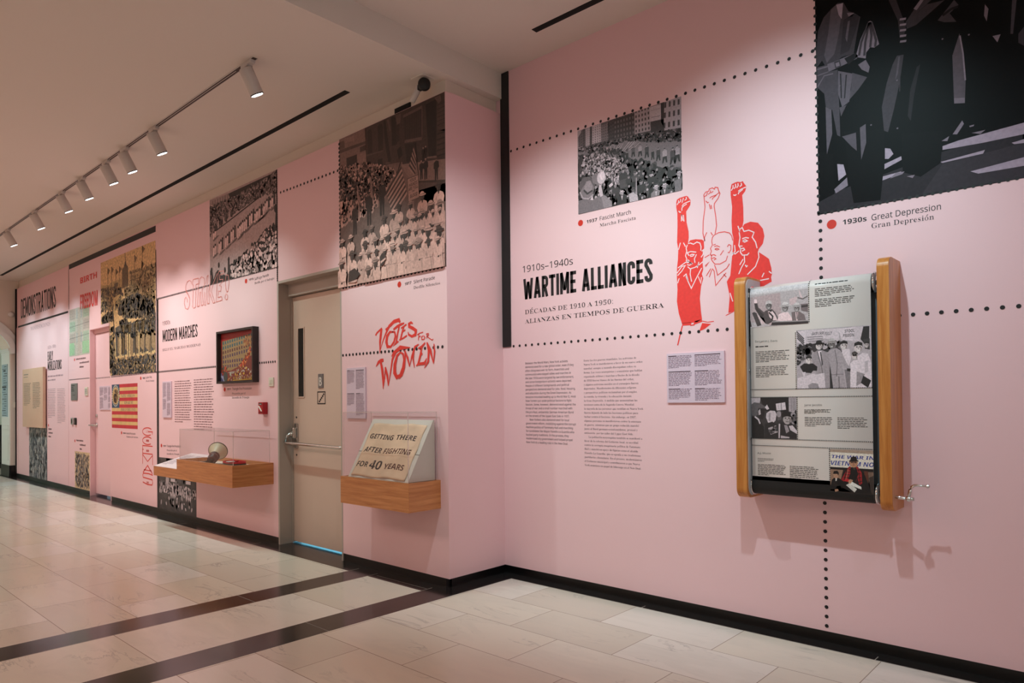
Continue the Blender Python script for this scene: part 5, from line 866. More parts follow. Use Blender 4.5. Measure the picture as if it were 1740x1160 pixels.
for p_ in (((-2.0752, 2.1693), (-2.0624, 2.2095)), ((-2.0423, 2.2063), (-2.0286, 2.1804)), ((-2.0123, 2.196), (-1.9964, 2.1971), (-1.9768, 2.1867), (-1.955, 2.1959), (-1.9356, 2.1873), (-1.9282, 2.1646), (-1.9304, 2.1417)), ((-2.0164, 2.1894), (-2.0247, 2.1707), (-2.021, 2.1519), (-2.0294, 2.1259), (-2.0197, 2.1008)), ((-2.0074, 2.1226), (-2.0171, 2.1422), (-1.9952, 2.1462), (-1.9598, 2.1372)), ((-2.0034, 2.1238), (-1.9875, 2.1287), (-1.9737, 2.1248), (-1.9817, 2.117), (-1.9995, 2.1178)), ((-2.0277, 2.1001), (-2.006, 2.0861), (-1.9883, 2.0709)), ((-2.022, 2.0829), (-2.004, 2.084), (-1.9863, 2.0725), (-2.0043, 2.0659), (-2.0201, 2.0718)), ((-2.0163, 2.0585), (-2.0006, 2.0437), (-1.9689, 2.0484), (-1.9355, 2.0635), (-1.9198, 2.0739)), ((-1.9247, 2.1372), (-1.913, 2.1444), (-1.9153, 2.1179), (-1.9291, 2.1021)), ((-1.958, 2.1243), (-1.9721, 2.0993), (-1.9685, 2.0754)), ((-2.0809, 2.06), (-2.034, 2.0846), (-2.0079, 2.0936), (-2.0137, 2.0999)), ((-2.0875, 2.0297), (-2.0544, 2.0656), (-2.0322, 2.068), (-2.0548, 2.0382), (-2.0836, 2.0145)), ((-2.0291, 2.0038), (-2.0098, 1.9596), (-1.9944, 1.927), (-1.9661, 1.9759), (-1.9261, 2.039)), ((-1.9967, 2.0431), (-2.0011, 2.0129), (-1.9918, 1.9665)), ((-2.0452, 2.0041), (-2.027, 2.0163), (-2.0155, 1.9785)), ((-1.9482, 1.9917), (-1.9332, 1.9503), (-1.9288, 1.9856)), ((-1.9553, 2.0429), (-1.9431, 2.0772)), ((-2.0843, 1.9686), (-2.0737, 1.9967))): cut(p_)
OL = (226, 70, 66)
for p_ in (((-1.9045, 2.1931), (-1.9154, 2.2413), (-1.9124, 2.3124), (-1.8997, 2.3922), (-1.9063, 2.465), (-1.8946, 2.4787), (-1.8754, 2.48), (-1.8714, 2.4916), (-1.8523, 2.4946), (-1.8393, 2.4847), (-1.8353, 2.4945), (-1.8185, 2.4891), (-1.815, 2.4725), (-1.806, 2.4513), (-1.8175, 2.4272), (-1.8405, 2.4019), (-1.8426, 2.3846), (-1.834, 2.3264), (-1.8292, 2.2708), (-1.8393, 2.2249)), ((-1.9046, 2.4539), (-1.8891, 2.4579), (-1.8831, 2.4745)), ((-1.8795, 2.4613), (-1.866, 2.4691), (-1.8639, 2.4829)), ((-1.8623, 2.4666), (-1.847, 2.474)), ((-1.8096, 2.4591), (-1.8323, 2.4479), (-1.8588, 2.4445), (-1.8703, 2.438)), ((-1.8285, 2.4471), (-1.8513, 2.4341), (-1.8534, 2.4257)), ((-1.8934, 2.4267), (-1.884, 2.4141), (-1.8744, 2.4157)), ((-1.8727, 2.4047), (-1.8655, 2.3731)), ((-1.8614, 2.3971), (-1.8579, 2.3734))): cut(p_, .008, 3, OL)
for p_ in (((-1.8607, 2.186), (-1.8566, 2.2065), (-1.845, 2.2188), (-1.8167, 2.2281), (-1.7814, 2.2273), (-1.7521, 2.2153), (-1.7378, 2.1955), (-1.7328, 2.1687)), ((-1.8607, 2.186), (-1.8572, 2.1624), (-1.8689, 2.1447), (-1.8634, 2.1279), (-1.8713, 2.1096), (-1.8619, 2.1011), (-1.8659, 2.0875), (-1.8604, 2.0725), (-1.8437, 2.0507), (-1.8119, 2.0463), (-1.7746, 2.0602), (-1.765, 2.0868)), ((-1.7661, 2.1375), (-1.7568, 2.1499), (-1.7441, 2.1427), (-1.7444, 2.1185), (-1.7556, 2.1028), (-1.7629, 2.1073)), ((-1.846, 2.1518), (-1.829, 2.1544), (-1.8105, 2.1444)), ((-1.8425, 2.1371), (-1.8292, 2.1403), (-1.8162, 2.133), (-1.8294, 2.1298), (-1.8425, 2.1371)), ((-1.8516, 2.1615), (-1.8364, 2.1644)), ((-1.8657, 2.1052), (-1.8486, 2.1062), (-1.8355, 2.0972)), ((-1.8621, 2.0852), (-1.847, 2.0883), (-1.8358, 2.0796), (-1.849, 2.0744)), ((-1.8093, 2.0968), (-1.7885, 2.1217)), ((-1.906, 2.0969), (-1.877, 2.1087)), ((-1.9047, 2.0485), (-1.8776, 2.0679), (-1.901, 2.0427)), ((-1.8979, 1.9888), (-1.8687, 2.0276)), ((-1.8631, 2.0198), (-1.8789, 1.9793)), ((-1.8611, 2.0266), (-1.8481, 2.0107), (-1.8399, 1.9249), (-1.8133, 1.9534), (-1.7756, 1.9906)), ((-1.8457, 2.0457), (-1.8348, 2.016), (-1.8278, 1.9833), (-1.8033, 1.9977), (-1.7697, 2.0177), (-1.7547, 2.04)), ((-1.7905, 1.9855), (-1.7742, 1.9659)), ((-1.8656, 2.2382), (-1.8545, 2.2186)), ((-1.9045, 2.1931), (-1.9062, 2.2148), (-1.8904, 2.2424))): cut(p_, .0075, 3, OL)
red(((-1.7411, 2.4656), (-1.7353, 2.4904), (-1.7171, 2.4951), (-1.699, 2.4972), (-1.6811, 2.4907), (-1.6686, 2.4939), (-1.6634, 2.4833), (-1.6478, 2.4577), (-1.6553, 2.4336), (-1.6733, 2.415), (-1.6681, 2.3469), (-1.6674, 2.2696), (-1.6742, 2.2364), (-1.6633, 2.2499), (-1.6279, 2.2573), (-1.5846, 2.2435), (-1.5576, 2.2058), (-1.5497, 2.1641), (-1.5588, 2.1235), (-1.5824, 2.0969), (-1.5869, 2.0841), (-1.553, 2.0571), (-1.5261, 2.0347), (-1.5134, 1.9828), (-1.5105, 1.9491), (-1.5158, 1.9331), (-1.5128, 1.9077), (-1.5298, 1.9014), (-1.6162, 1.861), (-1.6702, 1.7814), (-1.7314, 1.7666), (-1.7653, 1.7594), (-1.7556, 1.8541), (-1.7718, 1.9395), (-1.7502, 1.9716), (-1.7418, 2.0486), (-1.7335, 2.1168), (-1.7289, 2.1819), (-1.7357, 2.2126), (-1.7384, 2.2825), (-1.7336, 2.3597), (-1.7416, 2.4309)))
for p_ in (((-1.7377, 2.4544), (-1.7265, 2.4677), (-1.7263, 2.4832)), ((-1.7212, 2.4613), (-1.7102, 2.4711), (-1.7117, 2.487)), ((-1.7049, 2.463), (-1.6957, 2.4732), (-1.6973, 2.4873)), ((-1.6869, 2.4661), (-1.676, 2.4723), (-1.6776, 2.4847)), ((-1.6496, 2.4563), (-1.6781, 2.4504), (-1.6962, 2.4422)), ((-1.6693, 2.4468), (-1.6927, 2.4345), (-1.6964, 2.425)), ((-1.7253, 2.4275), (-1.7145, 2.4218), (-1.7072, 2.4272)), ((-1.6958, 2.2213), (-1.676, 2.2333), (-1.6657, 2.2092), (-1.6373, 2.2112), (-1.6078, 2.1942), (-1.6187, 2.1688), (-1.6, 2.1386), (-1.5918, 2.1034)), ((-1.6942, 2.2089), (-1.6893, 2.1788), (-1.6971, 2.1353), (-1.6867, 2.1147), (-1.6887, 2.0961), (-1.6765, 2.0771), (-1.6482, 2.0746), (-1.6374, 2.0849)), ((-1.6769, 2.1699), (-1.6555, 2.1732), (-1.638, 2.1669)), ((-1.6753, 2.1576), (-1.6593, 2.1619), (-1.647, 2.153), (-1.663, 2.1488), (-1.6753, 2.1576)), ((-1.6918, 2.131), (-1.6757, 2.1285)), ((-1.6884, 2.115), (-1.6688, 2.1154), (-1.6636, 2.106), (-1.6797, 2.0999)), ((-1.7392, 2.1003), (-1.7194, 2.0904), (-1.6976, 2.1043)), ((-1.6659, 2.0738), (-1.6646, 2.0376), (-1.6847, 2.0061), (-1.6995, 1.9737)), ((-1.5852, 2.0838), (-1.5822, 2.0513), (-1.602, 2.0033), (-1.6498, 1.9638)), ((-1.6614, 2.0201), (-1.6544, 2.0088), (-1.6473, 2.0147)), ((-1.7009, 2.2463), (-1.6906, 2.2135)), ((-1.6733, 2.0543), (-1.6934, 2.0245)), ((-1.5271, 1.9663), (-1.5122, 1.9526)), ((-1.5772, 1.9224), (-1.5277, 1.9262)), ((-1.5544, 1.9615), (-1.5667, 1.9396)), ((-1.7535, 1.8729), (-1.7378, 1.8227)), ((-1.7413, 2.0832), (-1.7192, 2.1059), (-1.7223, 2.141))): cut(p_)
cut(((-1.7811, 1.7469), (-1.7515, 1.7581), (-1.7314, 1.7666)), .006, 1, (232, 52, 46))
vinyl(g, 'wall_drawing', 'red_ink', 'red linocut drawing of three people with raised fists behind the scroll machine', 'wall drawing')
# ---- votes for women brush lettering
g = G(PL, .0008, .00005)
for p_, w in ((((-4.339, 1.778), (-4.321, 1.796), (-4.29, 1.812), (-4.258, 1.827)), .02), (((-4.264, 1.824), (-4.274, 1.774), (-4.283, 1.726), (-4.286, 1.64)), (.03, .034, .03, .008)), (((-4.286, 1.652), (-4.251, 1.724), (-4.213, 1.782), (-4.171, 1.834), (-4.112, 1.865), (-4.054, 1.872), (-4.039, 1.853)), (.006, .014, .02, .03, .034, .034, .02)), (((-4.214, 1.811), (-4.18, 1.827), (-4.141, 1.843)), .022),
    (((-4.123, 1.789), (-4.161, 1.792), (-4.195, 1.763), (-4.205, 1.721), (-4.192, 1.684), (-4.153, 1.681), (-4.114, 1.715), (-4.096, 1.756), (-4.105, 1.786), (-4.132, 1.792)), (.014, .022, .034, .036, .03, .022, .024, .024, .02, .014)), (((-4.12, 1.806), (-4.074, 1.826), (-4.036, 1.837), (-3.993, 1.844)), (.02, .026, .024, .016)), (((-4.051, 1.824), (-4.071, 1.772), (-4.087, 1.713), (-4.091, 1.7)), .022), (((-4.124, 1.684), (-4.095, 1.702), (-4.06, 1.716)), (.006, .02, .014)),
    (((-3.999, 1.82), (-4.016, 1.78), (-4.037, 1.728)), .022), (((-4.029, 1.809), (-3.999, 1.82), (-3.967, 1.833)), .016), (((-4.016, 1.78), (-3.98, 1.795)), .014), (((-4.051, 1.725), (-4.009, 1.734), (-3.962, 1.752)), .016), (((-3.895, 1.832), (-3.915, 1.843), (-3.939, 1.833), (-3.937, 1.815), (-3.897, 1.8), (-3.861, 1.78), (-3.867, 1.751), (-3.907, 1.741), (-3.944, 1.757), (-3.949, 1.777)), (.012, .02, .026, .028, .03, .03, .03, .022, .018, .008)),
    (((-3.828, 1.749), (-3.835, 1.709)), .010), (((-3.846, 1.749), (-3.817, 1.759), (-3.783, 1.763)), .009), (((-3.833, 1.732), (-3.808, 1.737)), .008), (((-3.785, 1.738), (-3.801, 1.727), (-3.796, 1.712), (-3.773, 1.711), (-3.763, 1.724), (-3.778, 1.738)), .010), (((-3.738, 1.744), (-3.744, 1.715)), .009), (((-3.75, 1.747), (-3.724, 1.749), (-3.722, 1.738), (-3.74, 1.73), (-3.712, 1.713), (-3.687, 1.701), (-3.673, 1.706)), .008),
    (((-4.334, 1.542), (-4.303, 1.573), (-4.273, 1.584), (-4.241, 1.586)), (.008, .028, .032, .03)), (((-4.277, 1.581), (-4.258, 1.516), (-4.247, 1.442), (-4.248, 1.369)), (.026, .034, .03, .006)), (((-4.246, 1.381), (-4.229, 1.454), (-4.218, 1.533)), (.008, .016, .012)), (((-4.22, 1.533), (-4.197, 1.471), (-4.184, 1.392)), (.02, .03, .01)), (((-4.184, 1.395), (-4.155, 1.5), (-4.135, 1.584), (-4.096, 1.642), (-4.038, 1.668), (-3.927, 1.662)), (.008, .018, .022, .032, .04, .008)), (((-4.144, 1.608), (-4.115, 1.637), (-4.057, 1.658)), (.006, .026, .02)),
    (((-4.039, 1.634), (-4.077, 1.611), (-4.105, 1.546), (-4.107, 1.486), (-4.083, 1.452), (-4.045, 1.466), (-4.012, 1.519), (-3.996, 1.577), (-4.007, 1.619), (-4.039, 1.635)), (.016, .026, .04, .044, .034, .024, .024, .024, .022, .014)), (((-4.06, 1.438), (-4.022, 1.466), (-3.993, 1.518), (-3.983, 1.588), (-3.986, 1.648)), (.006, .016, .016, .016, .014)), (((-3.986, 1.643), (-3.955, 1.587), (-3.934, 1.524)), (.012, .026, .008)), (((-3.934, 1.527), (-3.909, 1.597), (-3.872, 1.664), (-3.83, 1.681)), (.006, .016, .022, .008)), (((-3.881, 1.653), (-3.895, 1.584), (-3.879, 1.514)), (.02, .022, .006)),
    (((-3.797, 1.654), (-3.816, 1.592), (-3.841, 1.535)), (.016, .024, .02)), (((-3.836, 1.65), (-3.792, 1.663), (-3.76, 1.688)), (.012, .022, .010)), (((-3.814, 1.601), (-3.791, 1.614)), .02), (((-3.861, 1.527), (-3.838, 1.54), (-3.767, 1.542), (-3.744, 1.577)), (.006, .024, .026, .008)), (((-3.742, 1.688), (-3.722, 1.633), (-3.728, 1.553), (-3.771, 1.508)), (.010, .026, .022, .006)), (((-3.739, 1.687), (-3.705, 1.632), (-3.672, 1.536)), (.012, .028, .008)), (((-3.672, 1.539), (-3.66, 1.618), (-3.666, 1.674)), (.008, .020, .010))):
    g.line(p_, [q * .82 for q in w] if isinstance(w, tuple) else w * .78, RED, len(g.f) // 2 % 60)
vinyl(g, 'wall_lettering', 'red_ink', 'red brush lettering Votes for Women above the banner case', 'wall lettering')
# ---- silent parade (1917)
g = G(PL, .0008, .00005); sp = lambda v: (min(255, v * 1.04), v * .80, v * .75); k = sp; Q = lambda pts, v, l: g.poly(pts, sp(v), l)
tl, tr, br, bl = (-4.804, 3.383)[0], XC - .003, XC - .003, (-4.798, 2.19)[0]; zt = 3.396; zb = (-3.524, 2.195)[1]; TL, TR = (tl, zt), (tr, zt)
g.poly([(bl, (-4.804, 2.19)[1]), (XC - .003, (-3.537, 2.194)[1]), (XC - .003, zt), (tl, zt)], sp(112), 0)
# buildings of the far side
Q(((-4.807, 3.392), (-4.444, 3.391), (-4.435, 3.13), (-4.801, 3.14)), 126, 1); Q(((-4.451, 3.393), (-3.989, 3.398), (-3.983, 3.022), (-4.436, 3.078)), 72, 1); Q(((-4.079, 3.395), (-3.539, 3.393), (-3.535, 2.914), (-3.994, 2.996)), 66, 2)
Q(((-4.792, 3.309), (-4.439, 3.292), (-4.44, 3.27), (-4.792, 3.282)), 86, 2); Q(((-4.705, 3.222), (-4.561, 3.217), (-4.562, 3.13), (-4.7, 3.151)), 56, 3); Q(((-4.522, 3.264), (-4.442, 3.263), (-4.443, 3.222), (-4.519, 3.222)), 76, 3); Q(((-4.723, 3.385), (-4.598, 3.375), (-4.598, 3.337), (-4.717, 3.345)), 140, 3); Q(((-4.555, 3.212), (-4.44, 3.206), (-4.439, 3.131), (-4.549, 3.135)), 140, 3); Q(((-4.805, 3.375), (-4.737, 3.373), (-4.724, 3.308), (-4.8, 3.312)), 96, 3)
for q in (0, 110): 
    Q([(a + q * .0012 * 0 + (q / 110) * ((-4.291, 3.36), (-4.161, 3.325))[0][0] * 0 + (.0 if not q else .33), c) for a, c in ((-4.42, 3.358), (-4.401, 3.372), (-4.376, 3.365), (-4.364, 3.343), (-4.36, 3.183), (-4.418, 3.182))], 56, 4)
Q(((-4.291, 3.364), (-4.267, 3.375), (-4.237, 3.367), (-4.225, 3.342), (-4.228, 3.168), (-4.287, 3.172)), 54, 4); Q(((-4.434, 3.182), (-4.222, 3.166), (-4.222, 3.155), (-4.435, 3.17)), 90, 5)
for p_ in (((-4.219, 3.384), (-4.195, 3.385), (-4.13, 3.057), (-4.165, 3.058), (-4.203, 3.22)), ((-4.125, 3.387), (-4.08, 3.381), (-4.06, 3.168), (-4.117, 3.169))): Q(p_, 48, 5)
Q(((-4.178, 3.38), (-4.154, 3.379), (-4.127, 3.286), (-4.15, 3.289)), 92, 6); Q(((-4.074, 3.386), (-4.012, 3.382), (-4.018, 3.314), (-4.058, 3.311)), 92, 6)
Q(((-3.984, 3.354), (-3.773, 3.363), (-3.781, 3.152), (-3.97, 3.166)), 58, 5); g.line(((-3.984, 3.352), (-3.773, 3.361)), .02, sp(96), 6); g.line(((-3.97, 3.165), (-3.776, 3.137)), .022, sp(100), 6); g.line(((-3.773, 3.363), (-3.776, 3.137)), .012, sp(88), 6)
for i in range(8): g.line([lerp((-3.962, 3.341), (-3.784, 3.349), i / 7), lerp((-3.959, 3.167), (-3.786, 3.153), i / 7)], .004, sp(48), 7)
Q(((-3.736, 3.365), (-3.619, 3.371), (-3.624, 2.983), (-3.705, 2.982)), 40, 5); Q(((-3.614, 3.329), (-3.534, 3.332), (-3.534, 3.126), (-3.612, 3.147)), 74, 6)
for i in range(6): g.line([(a, c - i * .028) for a, c in ((-3.614, 3.323), (-3.534, 3.325))], .005, sp(52), 7)
Q(((-3.639, 3.384), (-3.578, 3.386), (-3.569, 3.343), (-3.599, 3.332)), 100, 7); Q(((-3.622, 3.143), (-3.534, 3.14), (-3.535, 2.961), (-3.624, 2.976)), 70, 6)
for i in range(5): Q([(a, c - i * .038) for a, c in ((-3.617, 3.129), (-3.534, 3.126), (-3.534, 3.116), (-3.617, 3.117))], 48, 7)
for i in range(4): Q([(a, c - i * .05) for a, c in ((-3.736, 2.995), (-3.624, 2.976), (-3.619, 2.963), (-3.736, 2.983))], 118 - 8 * i, 8); 
for i in range(4): Q([(a, c - i * .035) for a, c in ((-4.194, 3.065), (-4.153, 3.059), (-4.147, 3.048), (-4.2, 3.055))], 100, 8)
Q(((-4.294, 3.111), (-4.235, 3.107), (-4.233, 3.052), (-4.289, 3.062)), 48, 7); Q(((-4.06, 3.126), (-4.015, 3.143), (-3.993, 3.074), (-4.039, 3.049)), 40, 7); Q(((-3.97, 3.145), (-3.84, 3.126), (-3.842, 2.988), (-3.95, 3.007)), 48, 7)
# road, far kerb
Q(((-4.436, 3.078), (-3.535, 2.927), (-3.539, 2.65), (-4.784, 2.901), (-4.801, 3.124)), 118, 9); Q(((-4.017, 3.008), (-3.535, 2.934), (-3.537, 2.779), (-3.822, 2.835), (-3.951, 2.916)), 132, 10); g.line(((-3.822, 2.835), (-3.537, 2.781)), .02, sp(64), 11)
Q(((-4.806, 2.71), (-4.626, 2.71), (-4.451, 2.737), (-4.321, 2.747), (-4.146, 2.766), (-3.955, 2.78), (-3.529, 2.768), (-3.535, 2.323), (-4.816, 2.194)), 104, 12)
Q(((-3.818, 2.831), (-3.533, 2.772), (-3.535, 2.643), (-3.732, 2.669), (-3.819, 2.744)), 88, 12)
# far white marchers
far = ((-4.801, 3.132), (-4.442, 3.109), (-4.13, 3.014), (-4.062, 2.962), (-4.132, 2.928), (-4.179, 2.888), (-4.227, 2.789), (-4.784, 2.901)); low = ((-4.801, 3.096), (-4.143, 2.948), (-4.144, 2.918), (-4.269, 2.86), (-4.295, 2.758), (-4.385, 2.744), (-4.531, 2.729), (-4.64, 2.713), (-4.802, 2.709))
Q(far, 150, 13); Q(low, 166, 13)
g.spots(far, 520, .012, .02, [sp(176), sp(150), sp(196), sp(128)], 14, 5, 1.5); g.spots(far, 420, .007, .011, [sp(60), sp(76), sp(52)], 20, 3, 1.0); g.spots(low, 240, .016, .026, [sp(190), sp(170), sp(204), sp(150)], 14, 5, 1.9); g.spots(low, 190, .009, .014, [sp(66), sp(84), sp(56)], 20, 3)
for i in range(13): g.line([lerp((-4.793, 2.823), (-4.319, 2.856), i / 12), lerp((-4.792, 2.72), (-4.295, 2.758), i / 12)], .004, sp(128), 24)
g.spots(((-4.78, 3.182), (-4.319, 3.102), (-4.319, 3.043), (-4.78, 3.143)), 120, .007, .012, [sp(60), sp(150), sp(90), sp(170)], 22, 3)
# policemen and onlookers
def man(p, h, v=44, l=26, hat=150):
    x, y = p; w = h * .2
    Q([(x - w * .5, y), (x - w * .1, y), (x, y + h * .4), (x + w * .15, y), (x + w * .5, y), (x + w * .55, y + h * .5), (x + w * .95, y + h * .56), (x + w * .8, y + h * .8), (x + w * .3, y + h * .86), (x - w * .3, y + h * .86), (x - w * .8, y + h * .8), (x - w * .9, y + h * .55), (x - w * .55, y + h * .5)], v, l); g.ell(x, y + h * .92, h * .05, h * .06, sp(110), l + 1, 10); g.ell(x, y + h * .965, h * .06, h * .03, sp(hat), l + 2, 10)
for q, h, ht in zip(((-3.785, 2.847), (-3.738, 2.837), (-3.626, 2.808), (-3.763, 2.969), (-3.736, 2.973)), (.135, .15, .155, .10, .10), (180, 170, 60, 190, 190)): man(q, h, 40, 26, ht)
for q, h in zip(((-4.593, 2.588), (-4.406, 2.631), (-4.243, 2.675)), (.24, .26, .27)): man(q, h, 52, 28, 56)
# flags, pole and placard
def flag(a, b_, c_, d, n, l, v0=170, v1=72):
    g.poly((a, b_, c_, d), sp(v0), l)
    for i in range(n):
        t0, t1 = (i + .0) / n, (i + .5) / n; g.poly((lerp(a, b_, t0), lerp(a, b_, t1), lerp(d, c_, t1), lerp(d, c_, t0)), sp(v1), l + 1)
q = ((-4.194, 2.845), (-4.011, 2.993), (-3.944, 2.777), (-4.111, 2.646)); flag(q[0], q[3], q[2], q[1], 6, 32); q = ((-4.016, 3.03), (-4.063, 2.941), (-4.132, 2.878), (-4.191, 2.825)); g.line(q[:2] + q[2:], .012, sp(60), 34)
q = ((-3.862, 3.111), (-3.929, 2.96), (-3.854, 2.88), (-3.836, 3.028)); flag(q[0], q[1], q[2], q[3], 5, 32, 150, 60); g.line(((-3.856, 3.13), (-3.816, 2.885)), .008, sp(50), 34); q = ((-4.375, 3), (-4.345, 2.814), (-4.384, 2.846), (-4.388, 3.003)); flag(q[0], q[3], q[2], q[1], 3, 30); q = ((-4.548, 2.967), (-4.517, 2.77), (-4.537, 2.766), (-4.568, 2.932)); flag(q[0], q[3], q[2], q[1], 3, 30)
q = ((-3.942, 2.884), (-3.82, 2.889), (-3.811, 2.724), (-3.931, 2.716)); g.poly(q, sp(168), 36); g.line(q, .007, sp(96), 37, True)
for i, (t, u0, u1) in enumerate((('YOUR', .2, .8), ('HANDS', .15, .9), ('ARE FULL', .06, .95), ('OF', .4, .62), ('BLOOD', .18, .86))):
    v_ = (.80, .62, .45, .345, .13)[i]; a = lerp(lerp(q[3], q[2], u0), lerp(q[0], q[1], u0), v_); c_ = lerp(lerp(q[3], q[2], u1), lerp(q[0], q[1], u1), v_); g.text(t, 'bold', a, c_, .036 if i != 3 else .02, sp(58), 38)
g.line(((-3.878, 2.713), (-3.872, 2.616)), .014, sp(150), 35)
# near women in white
def woman(p, s_, l, hat=190, face=58, dress=216, brim=1.0, tilt=0.0, arm=True):
    x, y = p; rg = g.rng; sh = rg.uniform(.94, 1.04)
    Q([(x - s_ * 1.15, y - s_ * 4.6), (x + s_ * 1.15, y - s_ * 4.6), (x + s_ * .95, y - s_ * 2.2), (x + s_ * 1.15, y - s_ * 1.3), (x + s_ * .9, y - s_ * .75), (x + s_ * .35, y - s_ * .48), (x - s_ * .35, y - s_ * .48), (x - s_ * .9, y - s_ * .75), (x - s_ * 1.15, y - s_ * 1.4), (x - s_ * .85, y - s_ * 2.2)], dress * sh, l)
    Q([(x - s_ * .5, y - s_ * 1.0), (x - s_ * .2, y - s_ * 1.9), (x - s_ * .35, y - s_ * 2.3), (x - s_ * .75, y - s_ * 1.6)], dress * .86, l + 1); Q([(x + s_ * .4, y - s_ * 2.2), (x + s_ * .6, y - s_ * 4.4), (x + s_ * .85, y - s_ * 4.4), (x + s_ * .7, y - s_ * 2.2)], dress * .88, l + 1); g.line([(x - s_ * .85, y - s_ * 2.25), (x + s_ * .9, y - s_ * 2.2)], s_ * .12, sp(dress * .82), l + 1)
    Q([(x - s_ * .22, y - s_ * .3), (x + s_ * .22, y - s_ * .3), (x + s_ * .05, y - s_ * .85), (x - s_ * .12, y - s_ * .8)], face * 1.15, l + 2)
    if arm: Q([(x - s_ * .95, y - s_ * 1.5), (x - s_ * .7, y - s_ * 1.45), (x + s_ * .1, y - s_ * 2.2), (x - s_ * .05, y - s_ * 2.5), (x - s_ * .75, y - s_ * 2.2)], dress * .93, l + 2); g.ell(x + s_ * .1, y - s_ * 2.35, s_ * .2, s_ * .16, sp(face), l + 3, 8)
    g.ell(x, y, s_ * .42, s_ * .54, sp(face), l + 3, 12); Q([(x - s_ * .36, y + s_ * .08), (x - s_ * .1, y + s_ * .05), (x - s_ * .16, y - s_ * .25), (x - s_ * .34, y - s_ * .15)], face * 1.45, l + 4)
    g.ell(x, y + s_ * .34, s_ * .78 * brim, s_ * .18, sp(hat * .9), l + 5, 14, tilt); g.ell(x - s_ * .05 * brim, y + s_ * .52, s_ * .46, s_ * .30, sp(hat), l + 6, 12, tilt); g.line([(x - s_ * .44, y + s_ * .40), (x + s_ * .44, y + s_ * .40)], s_ * .1, sp(hat * .6), l + 7)
LW = [((-3.905, 2.685), .062, 150, 52), ((-4.039, 2.685), .062, 70, 60), ((-4.099, 2.652), .07, 216, 60), ((-3.775, 2.721), .07, 206, 62), ((-3.602, 2.749), .07, 70, 50), ((-3.684, 2.634), .078, 190, 66), ((-3.588, 2.619), .08, 150, 60), ((-3.844, 2.586), .075, 150, 56), ((-4.215, 2.628), .07, 80, 56), ((-3.777, 2.595), .075, 170, 60), ((-4.047, 2.518), .078, 186, 62), ((-4.368, 2.589), .066, 130, 60),
      ((-4.455, 2.569), .066, 66, 56), ((-4.642, 2.56), .066, 196, 62), ((-4.18, 2.499), .078, 205, 60), ((-3.965, 2.479), .078, 196, 62), ((-3.702, 2.456), .092, 196, 58), ((-3.586, 2.429), .09, 76, 54), ((-4.757, 2.542), .07, 190, 62), ((-4.318, 2.484), .078, 150, 60), ((-4.441, 2.472), .078, 78, 60), ((-4.102, 2.411), .09, 210, 64), ((-3.947, 2.387), .088, 90, 62), ((-3.807, 2.38), .095, 160, 58), ((-4.616, 2.419), .085, 90, 64), ((-4.756, 2.366), .085, 176, 62), ((-4.307, 2.32), .085, 150, 66), ((-4.398, 2.27), .085, 140, 62)]
FILL = [(lerp((-4.052, 2.575), (-3.552, 2.584), (j + .5) / 7), .05, (190, 90, 206)[j % 3], 58) for j in range(7)] + [(lerp((-4.261, 2.482), (-3.548, 2.479), (j + .3) / 9), .058, (200, 70, 186)[j % 3], 60) for j in range(9)] + [(lerp((-4.548, 2.401), (-3.545, 2.373), (j + .5) / 10), .062, (196, 150, 80)[j % 3], 62) for j in range(10)]
LW = sorted(LW + FILL, key=lambda q: -q[0][1])
for i, (p_, s_, ht, fc) in enumerate(LW):
    s_ *= .72; x, y = p_; woman((x, y), s_, 40 + i * 7, ht, fc, 212 - (i % 5) * 6, 1.25 if i % 9 == 4 else 1.0, g.rng.uniform(-.1, .25), i % 3 != 1)
Q(((-4.248, 2.357), (-4.225, 2.381), (-4.188, 2.385), (-4.173, 2.354), (-4.201, 2.297), (-4.239, 2.287)), 62, 480); Q(((-4.238, 2.325), (-4.176, 2.347), (-4.171, 2.335), (-4.233, 2.308)), 200, 481); Q(((-4.645, 2.303), (-4.57, 2.32), (-4.496, 2.267), (-4.544, 2.233), (-4.66, 2.216)), 60, 482); Q(((-4.66, 2.216), (-4.537, 2.229), (-4.551, 2.21)), 200, 483)
# trim what falls under the print's lower edge
for i, (a, c_) in enumerate(list(g.v and [])): pass
lo0, lo1 = (-4.804, 2.19), (-3.537, 2.194)
for v in g.v:
    zl = lo0[1] + (lo1[1] - lo0[1]) * (v.x - lo0[0]) / (lo1[0] - lo0[0])
    v.z = min(max(v.z, zl), zt); v.x = min(max(v.x, tl), XC - .003)
vinyl(g, 'photo_mural', 'photo', 'sepia photo mural of women in white marching past a flag beside the corner', 'photo mural')
# ---- suffrage parade (1915)
g = G(PL, .0008, .00005); k = lambda v: (min(255, v * 1.04), v * .87, v * .86); Q = lambda pts, v, l: g.poly(pts, k(v), l)
x0, x1 = (-7.164, 2.752)[0], (-5.797, 2.653)[0]; zt = 3.385; zl0, zl1 = (-7.162, 2.506)[1], (-5.791, 2.502)[1]
g.poly([(x0, zl0), (x1, zl1), (x1, zt), (x0, zt)], k(172), 0)
top = ((-7.165, 3.307), (-6.599, 3.296), (-5.796, 3.369), (-5.794, 3.189), (-6.111, 3.211), (-6.446, 3.177), (-6.783, 3.125), (-7.164, 3.018))
Q(((-7.159, 3.378), (-6.734, 3.366), (-6.712, 3.293), (-7.16, 3.306)), 150, 1); Q(((-7.16, 3.322), (-6.898, 3.314), (-6.577, 3.292), (-6.898, 3.287), (-7.16, 3.295)), 186, 2); Q(top, 70, 2); Q(((-6.746, 3.363), (-5.792, 3.368), (-5.793, 3.31), (-6.402, 3.302), (-6.712, 3.314)), 52, 3)
